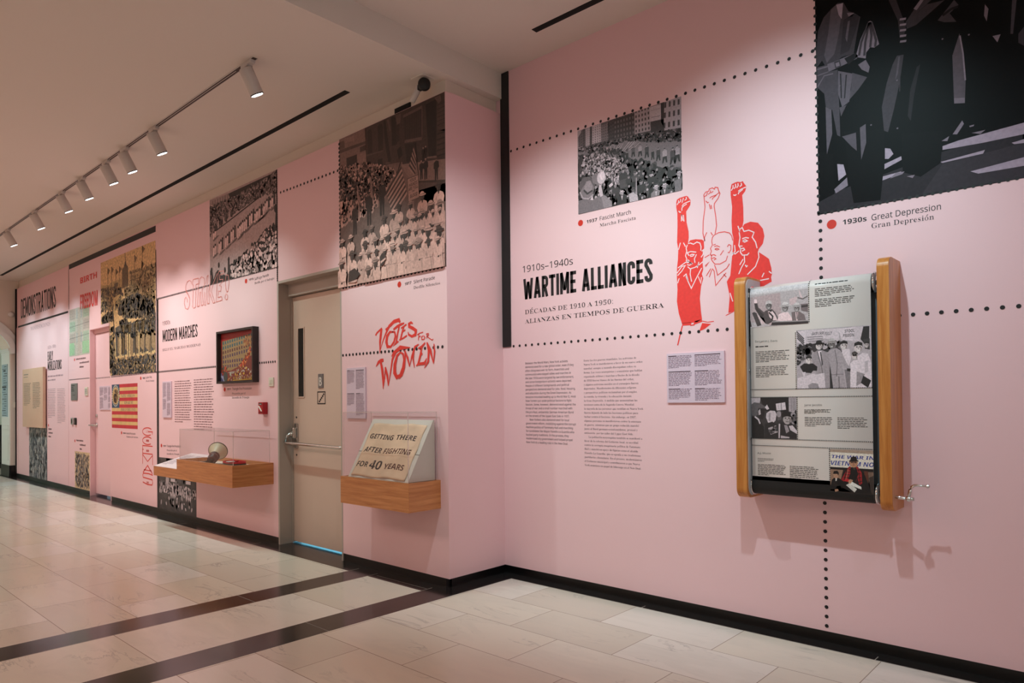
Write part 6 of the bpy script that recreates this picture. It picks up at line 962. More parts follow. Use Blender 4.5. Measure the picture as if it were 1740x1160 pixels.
for i in range(7): g.line([lerp((-7.09, 3.358), (-6.757, 3.361), i / 6), lerp((-7.091, 3.309), (-6.758, 3.302), i / 6)], .012, k(90), 3)
g.spots(top, 1100, .011, .019, [k(48), k(64), k(90), k(120), k(40), k(76)], 4, 6, 1.5); g.spots(top, 520, .006, .010, [k(140), k(170), k(120)], 11, 4)
for i in range(8): g.line([lerp((-7.093, 3.105), (-6.668, 3.188), i / 7), lerp((-7.082, 3.026), (-6.669, 3.115), i / 7)], .03, k((170, 60)[i % 2]), 14)
g.line(((-7.045, 3.036), (-6.669, 3.099), (-6.404, 3.148), (-6.111, 3.201)), .014, k(52), 16)
rows = [((-7.036, 2.788), .30, 2), ((-6.892, 2.799), .34, 3), ((-6.745, 2.836), .33, 3), ((-6.622, 2.874), .34, 3), ((-6.504, 2.886), .34, 2), ((-6.445, 2.918), .32, 2), ((-6.353, 2.933), .32, 3), ((-6.247, 2.97), .32, 3), ((-6.165, 2.976), .3, 2), ((-6.093, 2.993), .3, 3), ((-6.033, 3.006), .28, 2), ((-5.954, 3.041), .28, 3), ((-5.857, 3.051), .28, 3), ((-7.034, 2.963), .22, 2)]
for i, (p_, h, n) in enumerate(rows):
    h *= .36; g.ell(p_[0] + .01, p_[1], .07, .012, k(110), 17, 10, .3)
    for j in range(n):
        x = p_[0] + (j - n / 2) * .036; y = p_[1] + j * .014; dk = (i * 3 + j) % 3 == 2
        g.poly([(x - .018, y), (x + .018, y), (x + .012, y + h * .6), (x + .018, y + h * .78), (x - .016, y + h * .78)], k(60 if dk else 224), 18 + j * 3); g.poly([(x + .005, y), (x + .018, y), (x + .012, y + h * .6)], k(44 if dk else 150), 19 + j * 3); g.ell(x, y + h * .88, .011, .014, k(50), 20 + j * 3, 8); g.line([(x + .012, y + h * .7), (x + .024, y + h * 1.15)], .004, k(70), 20 + j * 3)
bot = ((-6.72, 2.598), (-6.675, 2.618), (-6.585, 2.627), (-6.518, 2.67), (-6.281, 2.737), (-6.055, 2.832), (-5.995, 2.871), (-5.802, 2.876), (-5.793, 2.506), (-7.16, 2.51), (-7.148, 2.672), (-7.075, 2.541), (-6.954, 2.629), (-6.907, 2.574), (-6.813, 2.594))
bot = ((-6.709, 2.618), (-6.518, 2.67), (-6.281, 2.737), (-6.055, 2.832), (-5.995, 2.871), (-5.798, 2.875), (-5.793, 2.506), (-6.699, 2.507))
Q(bot, 48, 30); g.spots(bot, 520, .015, .026, [k(40), k(32), k(58), k(70)], 31, 6, 1.5, 8, .4); g.spots(bot, 260, .008, .017, [k(210), k(180), k(140), k(226)], 38, 4, 1.0, 8, .7)
for q, h in zip(((-6.518, 2.659), (-6.431, 2.668), (-6.324, 2.693), (-6.271, 2.726), (-6.198, 2.755), (-6.045, 2.83), (-5.986, 2.854), (-5.917, 2.867), (-5.859, 2.877)), (.1,) * 9): g.ell(q[0], q[1] + .01, .016, .028, k(42), 37, 8)
Q(((-7.162, 2.51), (-7.158, 2.651), (-7.104, 2.633), (-7.08, 2.542), (-7.026, 2.612), (-6.978, 2.633), (-6.935, 2.611), (-6.907, 2.564), (-6.848, 2.567), (-6.79, 2.549), (-6.762, 2.588), (-6.76, 2.705), (-6.742, 2.721), (-6.724, 2.694), (-6.717, 2.507)), 50, 40)
for q in ((-6.958, 2.679), (-6.824, 2.612), (-7.123, 2.647), (-6.742, 2.702)): g.ell(q[0], q[1], .02, .03, k(44), 42, 10)
q = (-5.816, 2.937); g.poly([(q[0] - .03, q[1] - .25), (x1, q[1] - .28), (x1, q[1] + .08), (q[0], q[1] + .1)], k(52), 30); g.ell(q[0], q[1] + .1, .03, .04, k(46), 31)
for v in g.v: v.x = min(max(v.x, x0), x1); v.z = min(max(v.z, zl0 + (zl1 - zl0) * (v.x - x0) / (x1 - x0)), zt)
vinyl(g, 'photo_mural', 'photo', 'brownish photo mural of marchers crossing a street between dark crowds above the grey door frame', 'photo mural')
# red outlined word over the mural corner
g = G(PL, .0042, .0); OR = (226, 140, 132)
for p_ in (((-7.621, 2.566), (-7.62, 2.594), (-7.665, 2.612), (-7.721, 2.602), (-7.756, 2.568), (-7.762, 2.52), (-7.734, 2.483), (-7.678, 2.448), (-7.656, 2.408), (-7.668, 2.332), (-7.713, 2.303), (-7.77, 2.318), (-7.798, 2.374), (-7.792, 2.422), (-7.757, 2.438), (-7.723, 2.415), (-7.718, 2.376)), ((-7.756, 2.524), (-7.706, 2.471), (-7.667, 2.418)), ((-7.587, 2.581), (-7.565, 2.609), (-7.434, 2.607), (-7.434, 2.548), (-7.499, 2.547), (-7.513, 2.308), (-7.557, 2.298), (-7.585, 2.315), (-7.565, 2.545), (-7.587, 2.562), (-7.587, 2.581)), ((-7.413, 2.536), (-7.402, 2.596), (-7.359, 2.611), (-7.296, 2.587), (-7.291, 2.508), (-7.35, 2.477), (-7.325, 2.312), (-7.373, 2.308), (-7.382, 2.453), (-7.409, 2.447), (-7.416, 2.308), (-7.47, 2.308), (-7.434, 2.543)), ((-7.265, 2.523), (-7.233, 2.597), (-7.202, 2.607), (-7.212, 2.563), (-7.268, 2.302), (-7.299, 2.31), (-7.287, 2.443)), ((-7.13, 2.598), (-7.162, 2.497), (-7.184, 2.312), (-7.226, 2.312), (-7.204, 2.433), (-7.162, 2.511)), ((-6.989, 2.598), (-7.101, 2.49), (-7.132, 2.43), (-7.052, 2.308), (-7.093, 2.305), (-7.163, 2.41)), ((-6.959, 2.612), (-6.838, 2.604), (-6.843, 2.578), (-6.93, 2.577), (-6.941, 2.529), (-6.863, 2.523), (-6.873, 2.498), (-6.951, 2.472), (-6.902, 2.457), (-6.922, 2.41), (-6.972, 2.416), (-6.982, 2.35), (-6.904, 2.355), (-6.885, 2.317), (-7.022, 2.309), (-7, 2.491), (-6.959, 2.612)), ((-6.815, 2.491), (-6.806, 2.424), (-6.787, 2.388), (-6.759, 2.392), (-6.734, 2.485), (-6.748, 2.548), (-6.795, 2.559), (-6.815, 2.491)), ((-6.826, 2.346), (-6.802, 2.37), (-6.769, 2.349), (-6.774, 2.314), (-6.807, 2.311), (-6.826, 2.329), (-6.826, 2.346))): g.line(p_, .0065, OR, 0)
vinyl(g, 'wall_lettering', 'red_ink', 'faint red outlined word Strike across the lower corner of the parade mural', 'wall lettering')
# ---- tan engraving (1882)
g = G(PL, .0008, .00005); x0, xm, x1 = (-10.508, 3.013)[0], DP[1], (-8.601, 2.701)[0]; zt = (-9.438, 3.307)[1]; zt = (-9.431, 3.272)[1]; zd = DP[2]; zl = (-9.338, 1.652)[1]; T = [(198, 162, 110), (176, 140, 92), (150, 118, 80)]; DKS = [(66, 58, 52), (88, 76, 62), (52, 50, 52), (110, 92, 70)]
zt = 3.20
g.poly([(x0, zd + .02), (xm, zd + .02), (xm, zl), (x1, zl), (x1, zt), (x0, zt)], (212, 170, 120), 0)
E_ = lambda pts, c, l: g.poly(pts, c, l)
E_(((-10.509, 2.889), (-10.171, 2.862), (-10.132, 2.884), (-9.72, 2.887), (-9.703, 2.767), (-9.652, 2.475), (-10.512, 2.557)), (176, 146, 100), 1); E_(((-9.469, 2.945), (-9.096, 2.939), (-8.998, 2.882), (-8.604, 2.938), (-8.601, 2.615), (-9.437, 2.71)), (178, 148, 104), 1); E_(((-10.441, 2.839), (-10.171, 2.842), (-10.172, 2.727), (-10.442, 2.743)), (128, 104, 76), 2); E_(((-9.987, 2.854), (-9.848, 2.857), (-9.85, 2.712), (-9.988, 2.72)), (92, 76, 60), 2)
E_(((-9.7, 3.002), (-9.628, 3.031), (-9.573, 3.114), (-9.539, 3.044), (-9.486, 3.011), (-9.471, 2.766), (-9.703, 2.754)), (104, 84, 62), 3); g.line(((-9.574, 3.101), (-9.593, 3.259)), .02, (90, 74, 58), 3); E_(((-9.574, 3.107), (-9.628, 3.031), (-9.532, 3.023)), (84, 68, 54), 4)
for i in range(9): g.line([(a, c - i * .09) for a, c in ((-9.435, 2.915), (-9.079, 2.912))], .014, (110, 90, 66), 3); g.line([(a, c - i * .09) for a, c in ((-8.933, 2.88), (-8.604, 2.89))], .014, (110, 90, 66), 3)
for q in ((-10.228, 2.978), (-10.085, 2.973), (-9.8, 2.943), (-9.262, 3.006), (-9.012, 3.082), (-9.922, 2.925), (-9.03, 2.899)): g.line([(q[0], q[1] - .25), (q[0], q[1] + .12)], .018, (112, 90, 66), 4); g.poly([(q[0], q[1] + .12), (q[0] + .09, q[1] + .07), (q[0], q[1] + .02)], (120, 96, 70), 4)
g.spots(((-9.435, 2.94), (-8.604, 2.938), (-8.6, 2.722), (-9.437, 2.71)), 264, 0.010, 0.022, [(120, 96, 68), (150, 122, 86), (104, 86, 62)], 5); g.spots(((-10.489, 2.831), (-9.721, 2.795), (-9.724, 2.508), (-10.492, 2.527)), 312, 0.010, 0.025, DKS + [(150, 124, 86)], 5)
g.spots(((-9.613, 2.731), (-9.164, 2.779), (-8.652, 2.729), (-8.609, 2.448), (-9.234, 2.511), (-9.614, 2.601)), 408, 0.015, 0.035, [(150, 124, 88), (120, 98, 72), (134, 110, 78)], 6); g.spots(((-9.833, 2.519), (-9.579, 2.623), (-9.165, 2.617), (-8.716, 2.507), (-8.626, 2.354), (-9.037, 2.33), (-9.581, 2.378), (-9.834, 2.453)), 792, 0.015, 0.037, DKS, 10); g.spots(((-10.473, 2.443), (-10.253, 2.492), (-10.021, 2.484), (-10.022, 2.377), (-10.454, 2.359)), 240, 0.015, 0.030, DKS, 10)
E_(((-10.019, 2.67), (-9.722, 2.704), (-9.777, 2.671), (-9.944, 2.609), (-9.946, 2.477), (-9.835, 2.4), (-10.021, 2.484), (-10.058, 2.594)), (196, 164, 114), 12); g.line(((-9.813, 2.727), (-9.65, 2.67)), .04, (72, 60, 52), 13); g.line(((-10.02, 2.59), (-10.04, 2.485)), .035, (90, 76, 60), 13)
E_(((-9.635, 2.344), (-9.371, 2.36), (-9.442, 2.276), (-9.237, 2.222), (-9.583, 2.198), (-9.726, 2.247)), (206, 174, 122), 13); g.spots(((-9.799, 2.332), (-9.581, 2.365), (-9.442, 2.276), (-9.583, 2.217), (-9.781, 2.265)), 216, 0.015, 0.028, DKS, 14); g.spots(((-9.338, 2.281), (-8.972, 2.312), (-8.813, 2.25), (-9.038, 2.194), (-9.304, 2.227)), 240, 0.013, 0.025, [(104, 86, 64), (130, 108, 78), (84, 72, 58)], 14); g.line(((-10.022, 2.417), (-9.986, 2.214), (-9.875, 2.127), (-9.692, 2.095)), .035, (88, 74, 60), 14)
g.spots(((-9.948, 2.225), (-9.237, 2.159), (-8.612, 2.161), (-8.607, 2.089), (-9.238, 2.097), (-9.837, 2.137)), 528, 0.011, 0.022, [(58, 60, 64), (74, 70, 66), (46, 48, 54)], 16); g.spots(((-8.907, 2.331), (-8.61, 2.341), (-8.606, 2.185), (-8.845, 2.179)), 168, 0.010, 0.022, DKS, 16)
E_(((-9.728, 2.117), (-8.613, 2.078), (-8.61, 1.874), (-10.065, 1.885), (-10.064, 2.059)), (208, 178, 126), 18)
for i in range(6):
    a, c_ = lerp((-9.952, 1.893), (-8.631, 1.888), i / 6 + .02), 0; g.poly([(a[0], a[1]), (a[0] + .30, a[1] + .03), (a[0] + .32, a[1] + .42), (a[0] - .02, a[1] + .38)], (66, 66, 68), 19)
    for j in range(5): g.line([(a[0] + .04 + j * .06, a[1]), (a[0] + .05 + j * .06, a[1] + .4)], .012, (150, 126, 92), 20)
for q in ((-9.62, 2.084), (-9.479, 2.023), (-9.238, 2.084), (-9.105, 2.075), (-8.942, 2.064), (-8.752, 2.063), (-9.875, 2.048)): g.line([(q[0], q[1] - .5), (q[0] + .01, q[1] + .14)], .022, (70, 66, 62), 21); g.poly([(q[0] + .01, q[1] + .12), (q[0] + .16, q[1] + .06), (q[0] + .14, q[1] - .16), (q[0] + .01, q[1] - .1)], (150, 124, 92), 21)
for q in ((-9.773, 1.989), (-9.508, 1.974), (-9.445, 1.957), (-9.123, 1.952)): g.line([(q[0], q[1] - .25), (q[0], q[1] + .2)], .03, (214, 184, 132), 22)
g.spots(((-10.104, 1.861), (-8.616, 1.863), (-8.612, 1.648), (-9.243, 1.645), (-10.106, 1.646)), 1008, 0.011, 0.023, [(60, 62, 66), (78, 74, 70), (120, 100, 74), (150, 126, 90), (48, 50, 56)], 22); g.spots([(xm, zl + .05), (xm + .18, zl + .05), (xm + .16, zd - .05), (xm, zd - .05)], 150, .018, .04, DKS + [(150, 124, 84)], 23)
for v in g.v: v.x = min(max(v.x, x0), x1); v.z = min(max(v.z, zl if v.x > xm - .02 else zd + .02), zt)
vinyl(g, 'engraving_mural', 'engraving', 'large tan engraving of a crowded square with church tower above the pink door', 'print')
# ---- street map print
g = G(PL, .0008, .00005); q = ((-11.901, 2.689), (-10.971, 2.658), (-10.977, 1.98), (-11.893, 1.989)); x0, x1, zt, zb_ = q[0][0], DP[0] - .005, q[0][1], q[3][1]; W_, H_ = x1 - x0, zt - zb_
g.rect(x0, zb_, x1, zt, (188, 176, 164), 0); rg = random.Random(5)
for i in range(3):
    for j in range(4):
        a, c_ = x0 + W_ * (i * .34 + .02), zb_ + H_ * (j * .25 + .02); g.rect(a, c_, a + W_ * .29, c_ + H_ * .21, [(164, 174, 154), (188, 180, 170), (178, 160, 152), (170, 170, 168)][(i + 2 * j) % 4], 1)
        for m_ in range(4): g.rect(a + W_ * .03, c_ + H_ * (.02 + m_ * .05), a + W_ * .26, c_ + H_ * (.026 + m_ * .05), (146, 150, 136), 2)
g.rect(x0 + W_ * .42, zb_, x0 + W_ * .58, zt, (184, 170, 158), 3); g.poly([(x0, zb_ + H_ * .62), (x1, zb_ + H_ * .66), (x1, zb_ + H_ * .652), (x0, zb_ + H_ * .61)], (110, 106, 104), 4); g.poly([(x0, zb_ + H_ * .38), (x1, zb_ + H_ * .42), (x1, zb_ + H_ * .412), (x0, zb_ + H_ * .37)], (110, 106, 104), 4); g.rect(x0, zb_ + .02, x0 + W_ * .25, zb_ + H_ * .28, (152, 184, 146), 4); g.rect(x0 + W_ * .66, zb_ + .02, x1, zb_ + H_ * .28, (152, 184, 146), 4)
vinyl(g, 'map_print', 'photo', 'pale green and grey street map print beside the pink door frame', 'print')
# ---- birth freedom slab letters
g = G(PL, .0034, .00005); g.text('BIRTH', 'bold', (-11.374, 3.021), (-10.66, 3.019), .125, (222, 70, 68), 0); vinyl(g, 'wall_lettering', 'red_ink', 'red slab letters Birth, upper word left of the tan engraving', 'wall lettering')
g = G(PL, .0034, .00005); g.text('FREEDOM', 'bold', (-11.378, 2.651), (-10.635, 2.638), .31, (222, 70, 68), 0); vinyl(g, 'wall_lettering', 'red_ink', 'tall red slab letters Freedom, lower word overlapping the street map print', 'wall lettering')
# ---- striped flag
g = G(PL, .0008, .00005); q = ((-10.095, 1.536), (-9.185, 1.533), (-9.191, 0.967), (-10.091, 0.964)); x0, x1, zt, zb_ = q[0][0] + .004, q[1][0], q[1][1], q[2][1]; W_, H_ = x1 - x0, zt - zb_
for i in range(13): g.rect(x0, zb_ + H_ * i / 13, x1, zb_ + H_ * (i + 1) / 13 + .0005, (190, 52, 60) if i % 2 == 0 else (214, 176, 118), 0)
cw = x0 + W_ * .31; g.rect(x0, zb_ + H_ * 6 / 13, cw, zt, (58, 78, 104), 1); cx, cz = (x0 + cw) / 2, zb_ + H_ * 9.6 / 13
g.ell(cx, cz, W_ * .125, H_ * .2, (206, 172, 118), 2, 26); g.ell(cx, cz, W_ * .11, H_ * .18, (186, 150, 100), 3, 26)
for i in range(26): a = i * 2 * math.pi / 26; g.ell(cx + W_ * .14 * math.cos(a), cz + H_ * .235 * math.sin(a), .012, .014, (196, 190, 170), 3, 5)
g.spots([(cx - W_ * .07, cz - H_ * .14), (cx + W_ * .07, cz - H_ * .14), (cx + W_ * .07, cz + H_ * .12), (cx - W_ * .07, cz + H_ * .12)], 60, .012, .03, [(110, 84, 60), (140, 108, 74), (84, 70, 60)], 4)
for t, u0, u1, r_ in (('NATIVE AMERICANS', .38, .90, 9.15), ('BEWARE OF', .50, .82, 7.15), ('FOREIGN INFLUENCE', .37, .92, 5.12)): g.text(t, 'serif', (x0 + W_ * u0, zb_ + H_ * r_ / 13), (x0 + W_ * u1, zb_ + H_ * r_ / 13), .048, (44, 50, 84), 5)
vinyl(g, 'flag_print', 'cloth', 'print of a worn red and cream striped flag with lettering right of the pink door', 'print')
# ---- red vertical initials
g = G(PL, .0008, .00005); RV = (214, 62, 54); x0, x1 = (-9.028, 0.713)[0], (-8.716, 0.726)[0]; xm = (x0 + x1) / 2; wv = .0125
zz = [z_[1] for z_ in ((-8.871, 0.989), (-8.872, 0.897), (-8.872, 0.88), (-8.873, 0.789), (-8.873, 0.772), (-8.874, 0.678), (-8.874, 0.664), (-8.875, 0.551), (-8.876, 0.538), (-8.877, 0.445), (-8.877, 0.442), (-8.878, 0.31))]
def oval(zt, zb, a0, a1): return [(xm + (x1 - x0) / 2 * math.cos(math.radians(a)), (zt + zb) / 2 + (zt - zb) / 2 * math.sin(math.radians(a))) for a in range(a0, a1 + 1, 15)]
g.line(oval(zz[0], zz[1], 40, 315), wv, RV); g.line([(xm + .02, (zz[0] + zz[1]) / 2), (x1, (zz[0] + zz[1]) / 2), (x1 - .012, zz[1] + .012)], wv * .9, RV); g.line(oval(zz[2], zz[3], 40, 320), wv, RV)
g.line([(x1, zz[4]), (x0, zz[4]), (x0, zz[5]), (x1, zz[5])], wv, RV); g.line([(x0, (zz[4] + zz[5]) / 2), (x0 + .03, (zz[4] + zz[5]) / 2)], wv, RV); g.line([(x0, zz[7]), (x0, zz[6]), (xm, zz[7] + .035), (x1, zz[6]), (x1, zz[7])], wv, RV); g.line([(x0 + .008, zz[9]), (xm, zz[8]), (x1 - .008, zz[9])], wv * 1.3, RV); g.line([(x0 + .035, zz[9] + .035), (x1 - .035, zz[9] + .035)], wv, RV)
g.line([(x1, zz[10] - .012), (xm + .04, zz[10]), (x0 + .02, zz[10] - .004), (x0, zz[10] - .028), (x0 + .014, (zz[10] + zz[11]) / 2 + .012), (x1 - .018, (zz[10] + zz[11]) / 2), (x1, zz[11] + .03), (x1 - .02, zz[11] + .004), (xm, zz[11]), (x0, zz[11] + .02)], wv * 1.1, RV)
for t, zc in (('GAY', (zz[0] + zz[1]) / 2), ('COMMUNITIES', (zz[2] + zz[3]) / 2), ('HARMONIOUS', (zz[4] + zz[5]) / 2 - .012), ('SOCIETY', zz[11] + .022)):
    n_ = len(t)
    for i in range(n_): a = xm - .045 + .09 * (i + .3) / n_; g.line([(a, zc - .013), (a, zc + .014)], .004, RV); g.line([(a, zc + (.012 if i % 2 else -.01)), (a + .05 / n_, zc + (.01 if i % 3 else -.01))], .0035, RV)
vinyl(g, 'wall_lettering', 'red_ink', 'red upright column of large drawn initials right of the striped flag print', 'wall lettering')
# ---- lower prints
def mass(lab, quad, base, cols, n, ra, rb, mat, seed=1, tall=1.6, border=None, extra=None):
    g = G(PL, .0008, .00005); g.rng = random.Random(seed); x0 = min(a for a, c in quad); x1 = max(a for a, c in quad); z0 = min(c for a, c in quad); z1 = max(c for a, c in quad); bo = border or 0
    g.rect(x0, z0, x1, z1, base, 0); r = [(x0 + bo, z0 + bo), (x1 - bo, z0 + bo), (x1 - bo, z1 - bo), (x0 + bo, z1 - bo)]; g.spots(r, n, ra, rb, cols, 1, 8, tall)
    if extra: extra(g, x0, x1, z0, z1)
    for v in g.v: v.x = min(max(v.x, x0), x1); v.z = min(max(v.z, z0), z1)
    return vinyl(g, 'print', mat, lab, 'print')
q = ((-14.144, 0.894), (-13.071, 0.968)); mass('dark grey engraving of a street riot under the oak text panel, down to the floor', [(q[0][0], ZB), (q[1][0], q[1][1])], (112, 112, 116), [(78, 80, 86), (140, 138, 138), (96, 98, 102), (166, 160, 156), (62, 64, 70)], 900, .012, .028, 'engraving', 2, 2.6)
q = ((-11.656, 0.596), (-10.985, 0.607)); mass('small tan engraving near the floor left of the pink door', [(q[0][0], ZB), (DP[0] - .005, q[0][1])], (212, 178, 140), [(104, 92, 92), (150, 130, 116), (84, 76, 80), (124, 110, 104), (196, 164, 130)], 700, .010, .021, 'engraving', 3, 1.8, .04)
q = ((-8.516, 0.653), (-7.518, 0.069))
def banners(g, x0, x1, z0, z1):
    k = lambda v: (v, v * .9, v * .92); zc = z0 + .62 * (z1 - z0)
    g.poly([(x0 + .05, z1), (x0 + .7 * (x1 - x0), z1), (x0 + .62 * (x1 - x0), zc - .04), (x0 + .5 * (x1 - x0), zc - .02), (x0 + .28 * (x1 - x0), zc)], k(74), 10)
    for u in (.22, .42, .78): g.poly([(x0 + u * (x1 - x0), z1), (x0 + (u + .1) * (x1 - x0), z1), (x0 + (u + .06) * (x1 - x0), zc - .14), (x0 + (u - .02) * (x1 - x0), zc - .1)], k(168), 10)
    for u in (.40, .80):
        xa, xb = x0 + (u - .075) * (x1 - x0), x0 + (u + .075) * (x1 - x0); g.rect(xa, zc - .16, xb, zc + .22, k(40), 12); 
        for j in range(4): g.rect(xa + .015, zc - .12 + j * .085, xb - .015, zc - .085 + j * .085, k(190), 13)
        for j in range(3): w = (xb - xa) / 3; g.poly([(xa + j * w, zc - .16), (xa + (j + 1) * w, zc - .16), (xa + (j + .5) * w, zc - .23)], k(206), 13)
    g.spots([(x0 + .03, z0 + .2), (x1, z0 + .2), (x1, zc - .1), (x0 + .03, zc - .05)], 170, .010, .024, [k(170), k(140), k(200), k(110)], 14, 4, 1.4); g.spots([(x0 + .03, z0 + .06), (x1, z0 + .04), (x1, z0 + .24), (x0 + .03, z0 + .3)], 26, .01, .022, [k(190), k(150)], 14, 4, 1.4)
mass('dark photo print of a crowd with banners under the megaphone case, down to the floor', [(q[0][0] - .02, ZB), (q[1][0], (-8.515, 0.655)[1])], (62, 54, 56), [(54, 47, 49), (70, 61, 63), (50, 44, 46)], 120, .03, .06, 'photofine', 4, 1.2, .02, banners)
# ================================================================ hand-cranked scroll machine on the bay wall
sm_ = empty('scroll_machine', (-1.26, D2, .74), 'wall mounted wooden scroll machine with printed paper and crank on the bay wall', 'scroll display')
def side(x0, x1, z0, z1, yf, r, name, label):
    pts = [(D2, z0), (D2, z1)] + [(yf + r + r * math.cos(math.radians(a)), z1 - r + r * math.sin(math.radians(a))) for a in range(90, 181, 9)] + [(yf + r + r * math.cos(math.radians(a)), z0 + r + r * math.sin(math.radians(a))) for a in range(180, 271, 9)]
    b = MB(); b.prism(pts, x0, x1, 'x'); o = part(b, name, M['oakv'], sm_, label)
    mo_ = o.modifiers.new('soft_edges', 'BEVEL'); mo_.width = .0025; mo_.segments = 2; mo_.limit_method = 'ANGLE'; return o
left = side(-1.638, -1.577, .742, 1.925, 3.561, .052, 'side_panel', 'wooden side panel without the crank'); right = side(-.936, -.883, .738, 1.930, 3.561, .052, 'side_panel', 'wooden side panel carrying the crank')
def liner(x0, x1, z0, z1, yf, r, par):
    pts = [(D2 - .01, z0), (D2 - .01, z1)] + [(yf + r + r * math.cos(math.radians(a)), z1 - r + r * math.sin(math.radians(a))) for a in range(90, 181, 9)] + [(yf + r + r * math.cos(math.radians(a)), z0 + r + r * math.sin(math.radians(a))) for a in range(180, 271, 9)]
    b = MB(); b.prism(pts, x0, x1, 'x'); return part(b, 'inner_liner', M['lam'], par, 'grey inner lining')
ll = liner(-1.577, -1.574, .755, 1.912, 3.575, .046, left); liner(-.939, -.936, .752, 1.917, 3.575, .046, right)
b = MB(); b.box(-1.574, -1.571, 3.597, 3.612, 1.55, 1.86, .001)
for z in (1.845, 1.80, 1.765, 1.72, 1.69, 1.60): b.box(-1.573, -1.567, 3.596, 3.606, z - .008, z + .012)
part(b, 'bracket', M['black'], left)
b = MB()
for z in (1.42, 1.06, .84, .80): b.lathe([(0, 0), (.005, 0), (.005, .004), (0, .004)], (-1.574, 3.598, z), (1, 0, 0), 10)
part(b, 'screw', M['steel'], left)
b = MB(); b.box(-1.574, -.939, 3.655, 3.675, .80, 1.80); part(b, 'backboard', M['greymetal'], sm_, 'dark grey backboard')
RC, RR = 3.648, .047; ZT, ZBt = 1.822, .808
for zc, nm, lab in ((ZT, 'roller', 'upper roller'), (ZBt, 'roller', 'lower roller')):
    b = MB(); b.lathe([(0, 0), (RR - .002, 0), (RR - .002, .607), (0, .607)], (-1.573, RC, zc), (1, 0, 0), 40); ro = part(b, nm, M['darkrubber'], sm_, lab)
    for xx in (-1.5695, -.9665):
        b = MB(); b.lathe([(RR - .004, 0), (RR + .006, 0), (RR + .007, .004), (RR + .002, .012), (.02, .012), (.016, .004), (.012, .004)], (xx, RC, zc), (1 if xx > -1.2 else -1, 0, 0), 40); b.tube([(xx, RC, zc), (xx + (.030 if xx > -1.2 else -.006), RC, zc)], .011); part(b, 'end_flange', M['chrome'], ro)
def wrapY(z):
    """depth of the paper's front face at a height"""
    if z > ZT: return RC - math.sqrt(max(RR * RR - (z - ZT) ** 2, 0))
    if z < ZBt: return RC - math.sqrt(max(RR * RR - (z - ZBt) ** 2, 0))
    return RC - RR
PX0, PX1 = -1.566, -.9725
b = MB(); prof = [(RC + RR * math.cos(math.radians(a)), ZT + RR * math.sin(math.radians(a))) for a in range(0, 181, 9)] + [(RC + RR * math.cos(math.radians(a)), ZBt + RR * math.sin(math.radians(a))) for a in range(180, 351, 9)]
o_ = [(RC + (y - RC) * 1, z) for y, z in prof]; i_ = [(y + (.0008 if y < RC - .02 else -.0004), z) for y, z in prof]
V = [[b.bm.verts.new((x, y, z)) for y, z in o_] for x in (PX0, PX1)]
for i in range(len(o_) - 1):
    f = b._f([V[0][i], V[0][i + 1], V[1][i + 1], V[1][i]]); f.smooth = True
paper = part(b, 'paper_scroll', M['paper'], sm_, 'printed paper scroll'); so = paper.modifiers.new('paper_thickness', 'SOLIDIFY'); so.thickness = .0006; so.offset = -1
def wp(u, v, h):
    y = wrapY(v); ny = (RC - y) / RR if not (ZBt <= v <= ZT) else 1.0; nz = 0 if ZBt <= v <= ZT else ((v - ZT) if v > ZT else (v - ZBt)) / RR
    return Vector((u, y - ny * h, v + nz * h))
PS = Plane((0, RC - RR, 0), (1, 0, 0), (0, 0, 1), (0, -1, 0), warp=wp)
def onpaper(): return G(PS, .0009, .00004)
k = lambda v: (min(255, v * 1.04), v * .95, v * .98)
# black tail of the paper at the lower roller
g = onpaper()
for i in range(10): z0, z1 = .764 + i * .0096, .764 + (i + 1) * .0096; g.rect(PX0, z0, PX1, z1, (20, 18, 18), 0)
zs = [(-1.5674, 0.8062)[1], (-0.9784, 0.7474)[1]]; g.poly([(PX0, .84), (PX1, .84), (PX1, .862), (PX0, .858)], (20, 18, 18), 0); g.build('black_tail', M['ink'], paper)
# -- motorcade photo
g = onpaper(); a_, z0_ = (-1.2639, 1.6437), (-1.5719, 1.6514)[1]; x1 = a_[0]; z0 = (-1.4152, 1.6476)[1]; zt = 1.852
for i in range(6): g.rect(PX0, ZT + (zt - ZT) * i / 6, x1, ZT + (zt - ZT) * (i + 1) / 6, (206, 192, 194), 0)
g.rect(PX0, z0, x1, ZT, (190, 174, 176), 0); Q = lambda pts, v, l: g.poly(pts, (min(255, v * 1.05), v * .9, v * .91), l)
Q(((-1.5629, 1.8091), (-1.4042, 1.8174), (-1.3979, 1.6736), (-1.5649, 1.6748)), 176, 1); Q(((-1.3955, 1.8333), (-1.3704, 1.8346), (-1.3717, 1.7467), (-1.3968, 1.7492)), 128, 1); Q(((-1.3703, 1.8387), (-1.3537, 1.841), (-1.3467, 1.7526), (-1.3717, 1.7467)), 206, 1); Q(((-1.3208, 1.8413), (-1.3085, 1.8439), (-1.3095, 1.7737), (-1.3239, 1.7669)), 150, 1); Q(((-1.3088, 1.8233), (-1.2622, 1.8384), (-1.263, 1.7852), (-1.2893, 1.7715), (-1.3052, 1.7898)), 214, 2); g.line(((-1.3155, 1.7826), (-1.2893, 1.7732), (-1.265, 1.7854)), .006, (110, 96, 96), 3); Q(((-1.3018, 1.748), (-1.2623, 1.7482), (-1.263, 1.7031), (-1.2982, 1.7146)), 120, 2); Q(((-1.2978, 1.7414), (-1.2624, 1.742), (-1.2626, 1.7318), (-1.296, 1.7301)), 66, 3); Q(((-1.3587, 1.7789), (-1.3174, 1.7911), (-1.3221, 1.7542), (-1.3551, 1.7451)), 200, 1)
